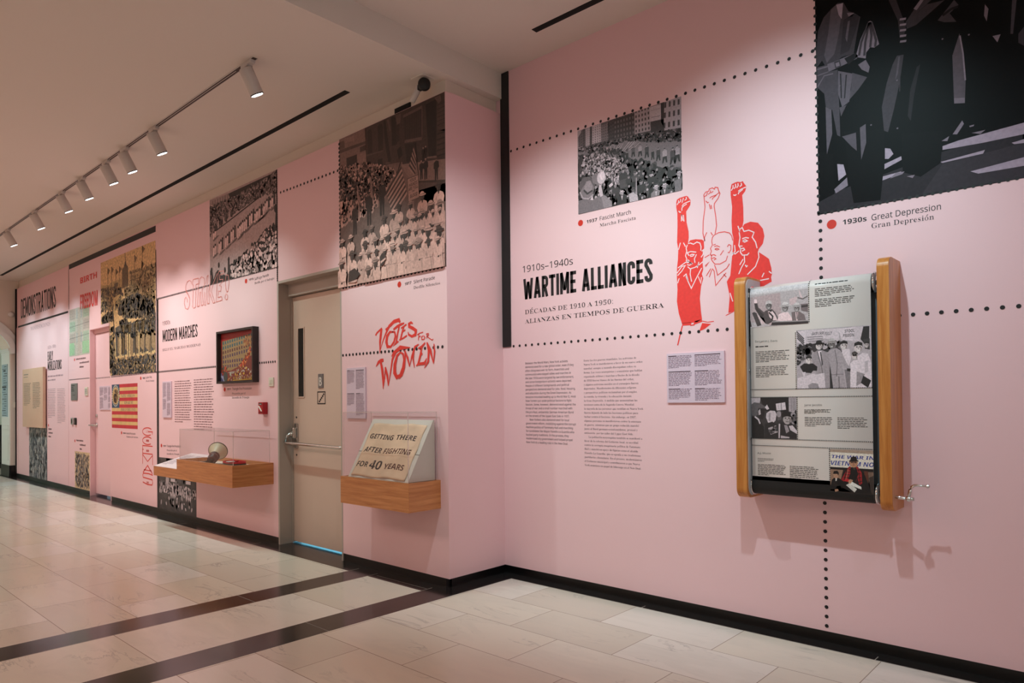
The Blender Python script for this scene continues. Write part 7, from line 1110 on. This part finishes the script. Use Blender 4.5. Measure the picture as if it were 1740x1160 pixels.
Q(((-1.5665, 1.8356), (-1.5564, 1.8535), (-1.5293, 1.8228), (-1.5429, 1.807)), 214, 3); Q(((-1.5637, 1.8474), (-1.5565, 1.85), (-1.532, 1.8213), (-1.5427, 1.8173)), 36, 4); Q(((-1.543, 1.7983), (-1.5288, 1.7968), (-1.5265, 1.775), (-1.5433, 1.7767)), 232, 3)
Q(((-1.5424, 1.7766), (-1.5256, 1.7758), (-1.5207, 1.7529), (-1.4913, 1.7243), (-1.4825, 1.7321), (-1.4479, 1.7373), (-1.4311, 1.7187), (-1.4146, 1.6834), (-1.4318, 1.6722), (-1.4492, 1.6524), (-1.4835, 1.6637), (-1.5092, 1.6959), (-1.5393, 1.7461)), 84, 3); Q(((-1.5389, 1.772), (-1.5301, 1.7732), (-1.5217, 1.7444), (-1.4915, 1.7115), (-1.5005, 1.6952), (-1.5307, 1.7323)), 62, 4); Q(((-1.5552, 1.7259), (-1.544, 1.731), (-1.5308, 1.7237), (-1.5054, 1.657), (-1.5274, 1.6523)), 72, 3); Q(((-1.5309, 1.7194), (-1.4918, 1.6944), (-1.4834, 1.668), (-1.501, 1.6566)), 200, 3); Q(((-1.5713, 1.6927), (-1.5617, 1.6745), (-1.5576, 1.6525), (-1.5701, 1.6526)), 70, 3)
Q(((-1.4696, 1.7266), (-1.448, 1.7288), (-1.4313, 1.706), (-1.419, 1.6754), (-1.4445, 1.6775), (-1.4614, 1.696)), 222, 5); g.line(((-1.4653, 1.7219), (-1.4442, 1.6987), (-1.4488, 1.6779)), .008, (60, 52, 52), 6); Q(((-1.4609, 1.73), (-1.448, 1.7322), (-1.449, 1.7238), (-1.4584, 1.723)), 40, 7)
def face(cx, cy, rx, ry, v=170, hair=None, l=5, hat=None, sp_=1.0, smile=True):
    g.ell(cx, cy, rx, ry, (v, v * .92, v * .92), l, 16)
    if hair: g.poly([(cx - rx * 1.05, cy + ry * .1), (cx - rx * .8, cy + ry * .35), (cx, cy + ry * .5), (cx + rx * .8, cy + ry * .35), (cx + rx * 1.05, cy + ry * .1), (cx + rx * .95, cy + ry * .9), (cx, cy + ry * 1.22), (cx - rx * .95, cy + ry * .9)], (hair, hair * .92, hair * .92), l + 1)
    for s_ in (-1, 1): g.ell(cx + s_ * rx * .38, cy + ry * .1, rx * .2, ry * .09, (50, 42, 42), l + 2, 8); g.line([(cx + s_ * rx * .18, cy + ry * .26), (cx + s_ * rx * .6, cy + ry * .26)], ry * .08, (60, 50, 50), l + 2)
    g.poly([(cx - rx * .08, cy + ry * .05), (cx + rx * .1, cy + ry * .05), (cx + rx * .18, cy - ry * .25), (cx - rx * .16, cy - ry * .25)], (v * .8, v * .72, v * .72), l + 2); g.line([(cx - rx * .35, cy - ry * .48), (cx, cy - ry * (.58 if smile else .5)), (cx + rx * .35, cy - ry * .48)], ry * .12, (235 if smile else 70, 225 if smile else 60, 225 if smile else 60), l + 2)
    g.poly([(cx + rx * .55, cy + ry * .2), (cx + rx * .95, cy + ry * .1), (cx + rx * .7, cy - ry * .7), (cx + rx * .4, cy - ry * .85)], (v * .72, v * .64, v * .64), l + 1)
    if hat:
        hv, br = hat; g.ell(cx, cy + ry * .55, rx * br, ry * .24, (hv * .88, hv * .82, hv * .82), l + 3, 18); g.poly([(cx - rx * .95, cy + ry * .55), (cx + rx * .95, cy + ry * .55), (cx + rx * .85, cy + ry * 1.2), (cx + rx * .3, cy + ry * 1.42), (cx - rx * .4, cy + ry * 1.42), (cx - rx * .88, cy + ry * 1.15)], (hv, hv * .94, hv * .94), l + 4); g.line([(cx - rx * .95, cy + ry * .66), (cx + rx * .95, cy + ry * .66)], ry * .16, (hv * .6, hv * .54, hv * .54), l + 5)
U_ = 1 / 7.25 / 310
p_ = (-1.4648, 1.7568); face(p_[0], p_[1], 38 * U_, 52 * U_, 128, 206, 8); p_ = (-1.3794, 1.737); Q(((-1.4143, 1.7045), (-1.3931, 1.7152), (-1.3639, 1.7125), (-1.3437, 1.6773), (-1.3439, 1.664), (-1.4191, 1.669)), 232, 6); face(p_[0], p_[1], 38 * U_, 46 * U_, 142, 60, 8, (226, 1.9)); p_ = (-1.3204, 1.73); Q(((-1.3473, 1.7109), (-1.3308, 1.7136), (-1.3064, 1.7113), (-1.2824, 1.6926), (-1.2748, 1.661), (-1.3439, 1.664)), 120, 6); Q(((-1.3276, 1.7091), (-1.3138, 1.7086), (-1.3169, 1.6646), (-1.3234, 1.6651)), 228, 7); Q(((-1.3219, 1.7086), (-1.3178, 1.7082), (-1.3167, 1.6749), (-1.3208, 1.6712)), 60, 8); face(p_[0], p_[1], 34 * U_, 44 * U_, 148, 90, 8, (214, 1.5))
Q(((-1.4574, 1.6735), (-1.3563, 1.6679), (-1.2636, 1.663), (-1.2638, 1.6466), (-1.34, 1.6478), (-1.4578, 1.6523)), 58, 20); g.line(((-1.4489, 1.6703), (-1.3563, 1.665), (-1.2636, 1.6613)), .005, (170, 156, 156), 21); Q(((-1.4706, 1.6584), (-1.4489, 1.6694), (-1.4534, 1.6528)), 190, 22)
for v in g.v: v.x = min(max(v.x, PX0), x1); v.z = max(v.z, z0)
g.build('printed_photo', M['photofine'], paper)
# -- picket photo
g = onpaper(); q = ((-1.3282, 1.6137), (-0.9749, 1.6105), (-0.974, 1.3164), (-1.3245, 1.3183)); x0, x1, zt, z0 = q[3][0], PX1, q[0][1] + .002, q[2][1]; Q = lambda pts, v, l: g.poly(pts, k(v), l)
g.rect(x0, z0, x1, zt, k(176), 0); Q(((-1.3263, 1.6094), (-1.2735, 1.6137), (-1.2786, 1.5401), (-1.323, 1.5552)), 214, 1); Q(((-1.2735, 1.6137), (-1.1179, 1.6119), (-1.119, 1.5422), (-1.1875, 1.5668), (-1.2745, 1.548)), 206, 1); Q(((-1.1217, 1.6102), (-1.0435, 1.6112), (-1.0555, 1.546), (-1.1075, 1.5534)), 212, 2); Q(((-1.0435, 1.6112), (-1.0072, 1.6115), (-1.0228, 1.5361), (-1.0556, 1.5421)), 196, 2); Q(((-1.0072, 1.6115), (-0.9802, 1.6109), (-0.9837, 1.5026), (-1.0083, 1.5352), (-1.0207, 1.5516)), 44, 2); Q(((-1.2827, 1.5403), (-1.1878, 1.5466), (-1.1077, 1.5415), (-1.1046, 1.4936), (-1.2832, 1.5033)), 60, 1)
g.text('GATE CASE', 'bold', (-1.2492, 1.5857), (-1.191, 1.5872), .020, k(70), 4, .25); g.text('FULLY', 'bold', (-1.1865, 1.5812), (-1.1533, 1.5821), .024, k(60), 4, .25); g.text('STOOL', 'bold', (-1.092, 1.5873), (-1.0468, 1.5879), .022, k(60), 4, .1); g.text('PIGEON', 'bold', (-1.0998, 1.5664), (-1.0497, 1.5669), .022, k(66), 4, .1)
for y in (180, 205, 230, 255): g.line([lerp((-1.3222, 1.6091), (-1.2862, 1.5694), 0), (0, 0)][:1] + [lerp((-1.3222, 1.6091), (-1.2862, 1.5694), 1)] if y == 180 else [(a, c - (y - 180) * .0004) for a, c in ((-1.3214, 1.6082), (-1.2855, 1.5685))], .006, k(96), 4)
for y in (238, 262, 286): g.line([(a, c - (y - 238) * .00042) for a, c in ((-1.2693, 1.5764), (-1.1951, 1.577))], .004, k(130), 4)
for a, c in ((1216, 150), (1216, 175), (1216, 205)): pass
g.spots(((-1.3191, 1.5384), (-1.2827, 1.5403), (-1.2507, 1.5384), (-1.2474, 1.4932), (-1.3205, 1.4474)), 60, .006, .014, [k(60), k(90), k(150), k(40)], 3); g.spots(((-1.1878, 1.5466), (-1.1076, 1.5455), (-1.1044, 1.5095), (-1.1884, 1.5063)), 30, .006, .012, [k(60), k(180), k(120)], 3)
# centre men, woman, others
Q(((-1.2434, 1.493), (-1.2235, 1.5082), (-1.2, 1.5089), (-1.1769, 1.4976), (-1.1617, 1.4807), (-1.1642, 1.3161), (-1.2263, 1.3173), (-1.229, 1.4027), (-1.248, 1.4524)), 156, 6); Q(((-1.2196, 1.5039), (-1.202, 1.505), (-1.1971, 1.442), (-1.2011, 1.4341)), 224, 7); Q(((-1.2095, 1.4993), (-1.2032, 1.4998), (-1.1956, 1.4379), (-1.2012, 1.4301)), 76, 8); g.line(((-1.2235, 1.5042), (-1.2032, 1.4261), (-1.1978, 1.3936)), .004, k(112), 8)
Q(((-1.1691, 1.5012), (-1.1536, 1.5123), (-1.1307, 1.515), (-1.112, 1.502), (-1.0831, 1.4371), (-1.0686, 1.4128), (-1.0799, 1.4014), (-1.1055, 1.4381), (-1.0988, 1.3823), (-1.0924, 1.3148), (-1.1489, 1.3159), (-1.159, 1.4083)), 166, 9); g.line(((-1.1384, 1.5075), (-1.1281, 1.4391), (-1.1328, 1.3754)), .004, k(120), 10); Q(((-1.1233, 1.3751), (-1.1196, 1.375), (-1.1186, 1.3161), (-1.1223, 1.3161)), 104, 10); g.line(((-1.1563, 1.3841), (-1.0988, 1.3862)), .003, k(118), 10)
Q(((-1.1643, 1.4406), (-1.1555, 1.3841), (-1.1489, 1.3167), (-1.1642, 1.3169)), 50, 8); Q(((-1.3085, 1.4303), (-1.2881, 1.446), (-1.2442, 1.4441), (-1.2227, 1.4269), (-1.225, 1.4067), (-1.2447, 1.4074), (-1.2528, 1.3954), (-1.2928, 1.4009)), 40, 10); Q(((-1.2988, 1.4011), (-1.2807, 1.4025), (-1.285, 1.3801), (-1.237, 1.3949), (-1.2352, 1.3806), (-1.2892, 1.374)), 216, 11); Q(((-1.3216, 1.3729), (-1.19, 1.3953), (-1.1854, 1.3186), (-1.3224, 1.3191)), 212, 12); Q(((-1.2697, 1.3345), (-1.2496, 1.3463), (-1.222, 1.3416), (-1.2146, 1.3179), (-1.2659, 1.3189)), 150, 13); Q(((-1.2828, 1.528), (-1.2549, 1.5263), (-1.2514, 1.4934), (-1.2754, 1.4906), (-1.2852, 1.5034)), 46, 8)
Q(((-1.1082, 1.5058), (-1.0709, 1.5076), (-1.0642, 1.4599), (-1.0759, 1.421), (-1.0905, 1.4374)), 216, 7); Q(((-1.0947, 1.4059), (-1.0686, 1.4128), (-1.0682, 1.3151), (-1.0849, 1.3154)), 128, 7); Q(((-1.0682, 1.4365), (-1.0533, 1.4515), (-1.035, 1.4507), (-1.0283, 1.4113), (-1.0334, 1.3145), (-1.0701, 1.3152)), 222, 8); Q(((-1.0347, 1.4703), (-1.0127, 1.4847), (-0.9876, 1.4795), (-0.974, 1.4324), (-0.9758, 1.3134), (-1.0407, 1.3146)), 216, 9); Q(((-1.0395, 1.396), (-1.0034, 1.3831), (-1.0185, 1.3407), (-1.0423, 1.3256)), 150, 10); Q(((-1.0107, 1.3755), (-0.9759, 1.3513), (-0.9901, 1.3144), (-1.0221, 1.3408)), 40, 11); Q(((-1.0043, 1.4415), (-0.988, 1.4485), (-0.9871, 1.3942), (-1.0033, 1.387)), 190, 11); Q(((-1.0834, 1.4134), (-1.0668, 1.4108), (-1.0688, 1.3971), (-1.0836, 1.3996)), 44, 12); Q(((-1.0081, 1.5507), (-0.9793, 1.5527), (-0.9801, 1.4985), (-1.0016, 1.5036)), 60, 4)
U_ = 1 / 7.25 / 312
for (px, rx, ry, v, hair, hat, l) in (((-1.2133, 1.53), 36, 44, 216, 60, (40, 1.7), 14), ((-1.1525, 1.5343), 36, 48, 128, 80, (190, 1.5), 14), ((-1.2638, 1.4613), 34, 44, 226, 50, None, 14), ((-1.0959, 1.5249), 38, 48, 214, 40, None, 12), ((-1.0475, 1.4729), 30, 40, 214, 70, None, 12), ((-1.0304, 1.5111), 42, 56, 218, 42, None, 14), ((-0.9941, 1.5226), 24, 34, 190, 50, None, 5)): face(px[0], px[1], rx * U_, ry * U_, v, hair, l, hat)
for a in ((-1.0522, 1.4758), (-1.0434, 1.4762)): g.ell(a[0], a[1], .006, .005, k(20), 22, 8)
for v in g.v: v.x = min(max(v.x, x0), x1); v.z = min(max(v.z, z0), zt)
g.build('printed_photo', M['photofine'], paper)
# -- street photo
g = onpaper(); q = ((-1.5674, 1.2754), (-1.3291, 1.2758), (-1.3269, 1.064), (-1.5677, 1.0597)); x0, x1, zt, z0 = PX0, q[1][0], q[0][1], q[3][1]; Q = lambda pts, v, l: g.poly(pts, k(v), l)
g.rect(x0, z0, x1, zt, k(58), 0); Q(((-1.5674, 1.2754), (-1.5152, 1.2766), (-1.5215, 1.2384), (-1.5682, 1.2271)), 172, 1); Q(((-1.5181, 1.2766), (-1.3697, 1.2762), (-1.3708, 1.1995), (-1.4933, 1.2046)), 36, 1); Q(((-1.3686, 1.2762), (-1.3254, 1.2757), (-1.3255, 1.1943), (-1.368, 1.2023)), 168, 1); Q(((-1.4352, 1.2425), (-1.3864, 1.25), (-1.3826, 1.2115), (-1.4313, 1.207)), 206, 2); g.line(((-1.4074, 1.2457), (-1.4057, 1.2093)), .004, k(120), 3)
for i in range(5): g.line(((-1.4225, 1.238), (-1.4212, 1.2131)), .002, k(130), 3) if i == 0 else g.line([(a + i * .009, c) for a, c in ((-1.3643, 1.2707), (-1.3642, 1.205))], .003, k(120), 2)
Q(((-1.568, 1.2385), (-1.5503, 1.2509), (-1.5214, 1.2468), (-1.493, 1.2299), (-1.4903, 1.2158), (-1.5218, 1.2158), (-1.528, 1.1876), (-1.5456, 1.1751), (-1.5659, 1.1817)), 92, 4); Q(((-1.5287, 1.2186), (-1.496, 1.2186), (-1.4936, 1.1878), (-1.5054, 1.1597), (-1.5255, 1.1651), (-1.5326, 1.1932)), 40, 5); Q(((-1.519, 1.2158), (-1.5153, 1.1877), (-1.5269, 1.182), (-1.5289, 1.2045)), 176, 6); Q(((-1.569, 1.1703), (-1.5455, 1.1773), (-1.517, 1.1539), (-1.5003, 1.1205), (-1.4983, 1.0617), (-1.5683, 1.0596)), 34, 6); g.line(((-1.5485, 1.1751), (-1.5284, 1.1594), (-1.5201, 1.137)), .008, k(190), 7)
Q(((-1.493, 1.2243), (-1.4815, 1.2382), (-1.4705, 1.2159), (-1.4819, 1.2103)), 200, 5); Q(((-1.485, 1.1935), (-1.4649, 1.207), (-1.4397, 1.2048), (-1.4316, 1.1882), (-1.4376, 1.1549), (-1.4547, 1.138), (-1.4772, 1.1433), (-1.4881, 1.1711)), 196, 6); Q(((-1.4736, 1.1935), (-1.4623, 1.1964), (-1.4658, 1.149), (-1.4742, 1.1545)), 150, 7); Q(((-1.4943, 1.1374), (-1.4545, 1.1491), (-1.4268, 1.1329), (-1.4167, 1.0641), (-1.4954, 1.0618)), 44, 7); Q(((-1.4776, 1.1153), (-1.4352, 1.13), (-1.4263, 1.0942), (-1.464, 1.0811)), 168, 8); g.spots(((-1.472, 1.111), (-1.437, 1.1261), (-1.4296, 1.0974), (-1.46, 1.0856)), 20, .004, .010, [k(90), k(60)], 9)
Q(((-1.4094, 1.1883), (-1.3926, 1.2022), (-1.3654, 1.1995), (-1.3547, 1.1832), (-1.3605, 1.1613), (-1.3987, 1.1609)), 34, 9); p_ = (-1.3768, 1.1639); face(p_[0], p_[1], .022, .028, 176, 36, 10, None, 1, False); Q(((-1.4156, 1.1441), (-1.3879, 1.15), (-1.3554, 1.1395), (-1.3256, 1.1183), (-1.3274, 1.0667), (-1.4167, 1.0641)), 46, 8); Q(((-1.3691, 1.1284), (-1.3501, 1.1314), (-1.3268, 1.1047), (-1.3292, 1.0883), (-1.3613, 1.1067)), 200, 12); Q(((-1.3937, 1.1334), (-1.3773, 1.131), (-1.3668, 1.1011), (-1.3833, 1.0897)), 150, 11); Q(((-1.4314, 1.202), (-1.4091, 1.2076), (-1.407, 1.1608), (-1.4265, 1.155)), 90, 8); p_ = (-1.4193, 1.1883); g.ell(p_[0], p_[1], .012, .016, k(150), 9); g.spots(((-1.3545, 1.1996), (-1.3254, 1.1997), (-1.3263, 1.14), (-1.3499, 1.1451)), 24, .006, .013, [k(40), k(150), k(90)], 9); Q(((-1.411, 1.078), (-1.3673, 1.071), (-1.3674, 1.065), (-1.4112, 1.0637)), 180, 12); Q(((-1.4212, 1.1385), (-1.4134, 1.1386), (-1.4167, 1.0641), (-1.4234, 1.0639)), 190, 9)
for v in g.v: v.x = min(max(v.x, x0), x1); v.z = min(max(v.z, z0), zt)
g.build('printed_photo', M['photofine'], paper)
# -- colour photo
g = onpaper(); q = ((-1.1688, 1.0163), (-0.9695, 1.022), (-0.9726, 0.8137), (-1.1696, 0.8083)); x0, x1, zt, z0 = q[0][0], PX1, q[0][1], q[3][1]; Q = lambda pts, c, l: g.poly(pts, c, l)
g.rect(x0, z0, x1, zt, (46, 34, 32), 0); Q(((-1.171, 1.0186), (-0.9695, 1.0229), (-0.9698, 1.0014), (-1.1713, 1.0034)), (168, 142, 126), 1); Q(((-1.1713, 1.0034), (-0.9698, 1.0009), (-0.9709, 0.9295), (-1.1714, 0.93)), (226, 214, 202), 2)
BL = (38, 54, 140); g.text('THE WAR IN', 'bold', (-1.1644, 0.9732), (-0.9702, 0.9735), .0245, BL, 4, .22); g.text('VIETNAM NO', 'bold', (-1.1704, 0.9401), (-0.9724, 0.9395), .031, BL, 4, .22)
Q(((-1.1714, 0.93), (-0.9709, 0.9295), (-0.971, 0.919), (-1.1716, 0.9186)), (30, 24, 24), 3); Q(((-1.1716, 0.9186), (-1.1095, 0.9175), (-1.119, 0.8746), (-1.1728, 0.8376)), (150, 116, 96), 3); Q(((-1.0135, 0.9187), (-0.9964, 0.9174), (-0.9978, 0.8231), (-1.0148, 0.831)), (96, 48, 36), 3); Q(((-0.9965, 0.9151), (-0.9711, 0.9144), (-0.9716, 0.8801), (-0.9929, 0.8694)), (120, 94, 80), 3)
Q(((-1.1692, 0.8378), (-1.1619, 0.8669), (-1.1459, 0.8822), (-1.1235, 0.8743), (-1.1151, 0.8419), (-1.1201, 0.8015), (-1.1697, 0.8021)), (18, 16, 18), 6); Q(((-1.1459, 0.8775), (-1.136, 0.8819), (-1.1398, 0.8637), (-1.1444, 0.8605)), (214, 206, 200), 7); p_ = (-1.143, 0.8919); g.ell(p_[0], p_[1], .0125, .0175, (184, 138, 112), 8, 12); Q(((-1.1556, 0.8958), (-1.1527, 0.9093), (-1.1364, 0.9131), (-1.1285, 0.9022), (-1.1323, 0.8878), (-1.1357, 0.8971), (-1.1502, 0.8961)), (24, 18, 18), 9); Q(((-1.149, 0.8204), (-1.1341, 0.8239), (-1.1311, 0.8147), (-1.147, 0.8073)), (176, 128, 104), 8)
Q(((-1.119, 0.8746), (-1.1052, 0.9084), (-1.0783, 0.9334), (-1.0434, 0.9354), (-1.0137, 0.9048), (-0.9932, 0.851), (-0.9811, 0.8107), (-1.1201, 0.8015)), (20, 17, 18), 7); Q(((-0.9926, 0.8878), (-0.9713, 0.8984), (-0.9726, 0.8114), (-0.9853, 0.8104)), (58, 46, 42), 6)
Q(((-1.0827, 0.9355), (-1.0738, 0.9384), (-1.0762, 0.9009), (-1.088, 0.8767), (-1.1059, 0.8614), (-1.1191, 0.8698), (-1.1008, 0.904)), (150, 28, 34), 9); Q(((-1.052, 0.9396), (-1.0412, 0.9379), (-1.0243, 0.9088), (-1.023, 0.858), (-1.036, 0.8501), (-1.0441, 0.8843), (-1.0577, 0.8462), (-1.0395, 0.9032)), (150, 28, 34), 9)
for t in (.15, .4, .65, .9): g.line([lerp((-1.0827, 0.9332), (-1.1101, 0.8752), t), lerp((-1.074, 0.929), (-1.0791, 0.8773), t)], .003, (24, 18, 20), 11); g.line([lerp((-1.0521, 0.9349), (-1.049, 0.8515), t), lerp((-1.0348, 0.9313), (-1.0229, 0.8627), t)], .003, (24, 18, 20), 11)
g.line(((-1.0917, 0.9186), (-1.1058, 0.8661)), .003, (30, 20, 24), 11); g.line(((-1.0392, 0.9264), (-1.0316, 0.8574)), .003, (30, 20, 24), 11); g.line(((-1.085, 0.9237), (-1.0969, 0.8714)), .0015, (196, 150, 120), 12)
Q(((-1.0651, 0.9342), (-1.0521, 0.9349), (-1.0549, 0.9208), (-1.061, 0.9223)), (60, 50, 50), 10); p_ = (-1.0604, 0.9559); g.ell(p_[0], p_[1], .0195, .0235, (186, 134, 104), 12, 16); Q(((-1.0796, 0.9661), (-1.0407, 0.969), (-1.0369, 0.9636), (-1.0805, 0.9595)), (22, 17, 17), 14); Q(((-1.0756, 0.964), (-1.0723, 0.9805), (-1.06, 0.9867), (-1.047, 0.9835), (-1.0438, 0.967)), (24, 19, 19), 15); g.line(((-1.0718, 0.9572), (-1.063, 0.9585), (-1.0578, 0.9588), (-1.0482, 0.9575)), .0035, (70, 50, 44), 16); g.ell(p_[0] - .008, p_[1] + .002, .006, .0045, (104, 76, 64), 15, 10); g.ell(p_[0] + .009, p_[1] + .002, .006, .0045, (104, 76, 64), 15, 10); g.line(((-1.0659, 0.9444), (-1.0563, 0.9449)), .002, (120, 74, 66), 16); Q(((-1.063, 0.9576), (-1.0587, 0.9578), (-1.057, 0.9505), (-1.064, 0.9492)), (160, 106, 82), 15)
Q(((-1.0964, 0.8452), (-1.0795, 0.8562), (-1.0471, 0.8284), (-1.0582, 0.8127)), (214, 208, 202), 16); Q(((-1.0758, 0.8672), (-1.0275, 0.8415), (-1.0268, 0.8291), (-1.0622, 0.8412), (-1.0769, 0.8518)), (232, 228, 222), 17); Q(((-1.0859, 0.8665), (-1.077, 0.8751), (-1.0639, 0.8713), (-1.0751, 0.8542), (-1.0839, 0.8545)), (190, 140, 112), 18); Q(((-1.1094, 0.8658), (-1.088, 0.8767), (-1.0792, 0.8726), (-1.0882, 0.8617)), (190, 30, 40), 15)
for v in g.v: v.x = min(max(v.x, x0), x1); v.z = min(max(v.z, z0), zt)
g.build('printed_photo', M['photofine'], paper)
# -- type and dotted rules on the paper
def tline(t, a, b_, cap, col=(120, 114, 112), sty='sans'): g = onpaper(); g.text(t, sty, a, b_, cap, col); g.build('printed_heading', M['ink'], paper)
tline('Benjamin J. Davis', (-1.5406, 1.5682), (-1.4219, 1.5649), .0125); tline('Jane Jacobs', (-1.2905, 1.2301), (-1.2041, 1.2308), .0125); tline('A.J. Muste', (-1.5369, 0.9776), (-1.4655, 0.9786), .0125)
def para(a, b_, c_, n, seed, col=(84, 78, 76), gaps=(), fill=.42): g = onpaper(); g.greek(a[0], b_[0], a[1], c_[1], n, col, 0, seed, .4, fill, gaps); g.build('printed_text', M['ink'], paper)
g = onpaper(); g.greek((-1.2306, 1.841)[0], (-1.0755, 1.8366)[0], (-1.2305, 1.8438)[1], (-1.2306, 1.8373)[1], 1, (40, 36, 36), 0, 3, 1, .8); g.build('printed_text', M['ink'], paper)
para((-1.23, 1.8207), (-1.0345, 1.8059), (-1.2314, 1.7236), 11, 21, gaps=(5,)); para((-1.5395, 1.5224), (-1.3606, 1.5167), (-1.5398, 1.3814), 16, 22, gaps=(7, 8)); para((-1.5392, 1.5474), (-1.3693, 1.5415), (-1.5393, 1.5405), 1, 25, (40, 36, 36), (), .75)
para((-1.2907, 1.2149), (-1.1581, 1.2098), (-1.2911, 1.1911), 4, 26, (70, 66, 64), (), .5); para((-1.2891, 1.1772), (-1.1488, 1.1714), (-1.2893, 1.1271), 6, 27); para((-1.1315, 1.1772), (-0.9946, 1.1784), (-1.1306, 1.1186), 7, 28)
para((-1.536, 0.9585), (-1.4462, 0.9578), (-1.5363, 0.9371), 3, 29, (120, 114, 110)); para((-1.5359, 0.9269), (-1.3869, 0.9262), (-1.5357, 0.8661), 8, 30); para((-1.3683, 0.9272), (-1.2256, 0.926), (-1.3688, 0.8561), 8, 31)
DOTS = [((-1.5666, 1.3177), (-0.974, 1.3149), 72), ((-1.5663, 1.277), (-0.9746, 1.2755), 72), ((-1.5677, 1.0591), (-0.9752, 1.0616), 72), ((-1.5642, 1.0229), (-0.9695, 1.0229), 72), ((-1.2597, 1.8669), (-1.2637, 1.656), 22), ((-1.328, 1.6033), (-1.3248, 1.3192), 30), ((-1.3254, 1.2735), (-1.3242, 1.0651), 22), ((-1.1711, 1.0162), (-1.1706, 0.8068), 22)]
g = onpaper()
for a, b_, n in DOTS: g.dots(a, (b_[0], a[1]) if n == 72 else (a[0], b_[1]), n, .0026, (26, 22, 22), 40)
g.build('dotted_rules', M['ink'], paper)
# -- crank
CY = 3.590; cz = .803
b = MB(); b.tube([(-.905, CY + .03, cz), (-.883, CY + .028, cz), (-.835, CY + .01, cz)], .0075); b.ball((-.822, CY, cz + .001), .0145); b.tube([(-.822, CY, cz), (-.800, CY, cz + .001)], .009)
b.tube([(-.8215, CY, cz + .012), (-.816, CY, cz + .042), (-.811, CY, cz + .055), (-.800, CY, cz + .063), (-.785, CY, cz + .0645), (-.752, CY, cz + .064)], [.0075, .0075, .0068, .0062, .006, .005]); b.ball((-.745, CY, cz + .064), .0095); part(b, 'crank', M['chrome'], sm_, 'chrome crank handle')
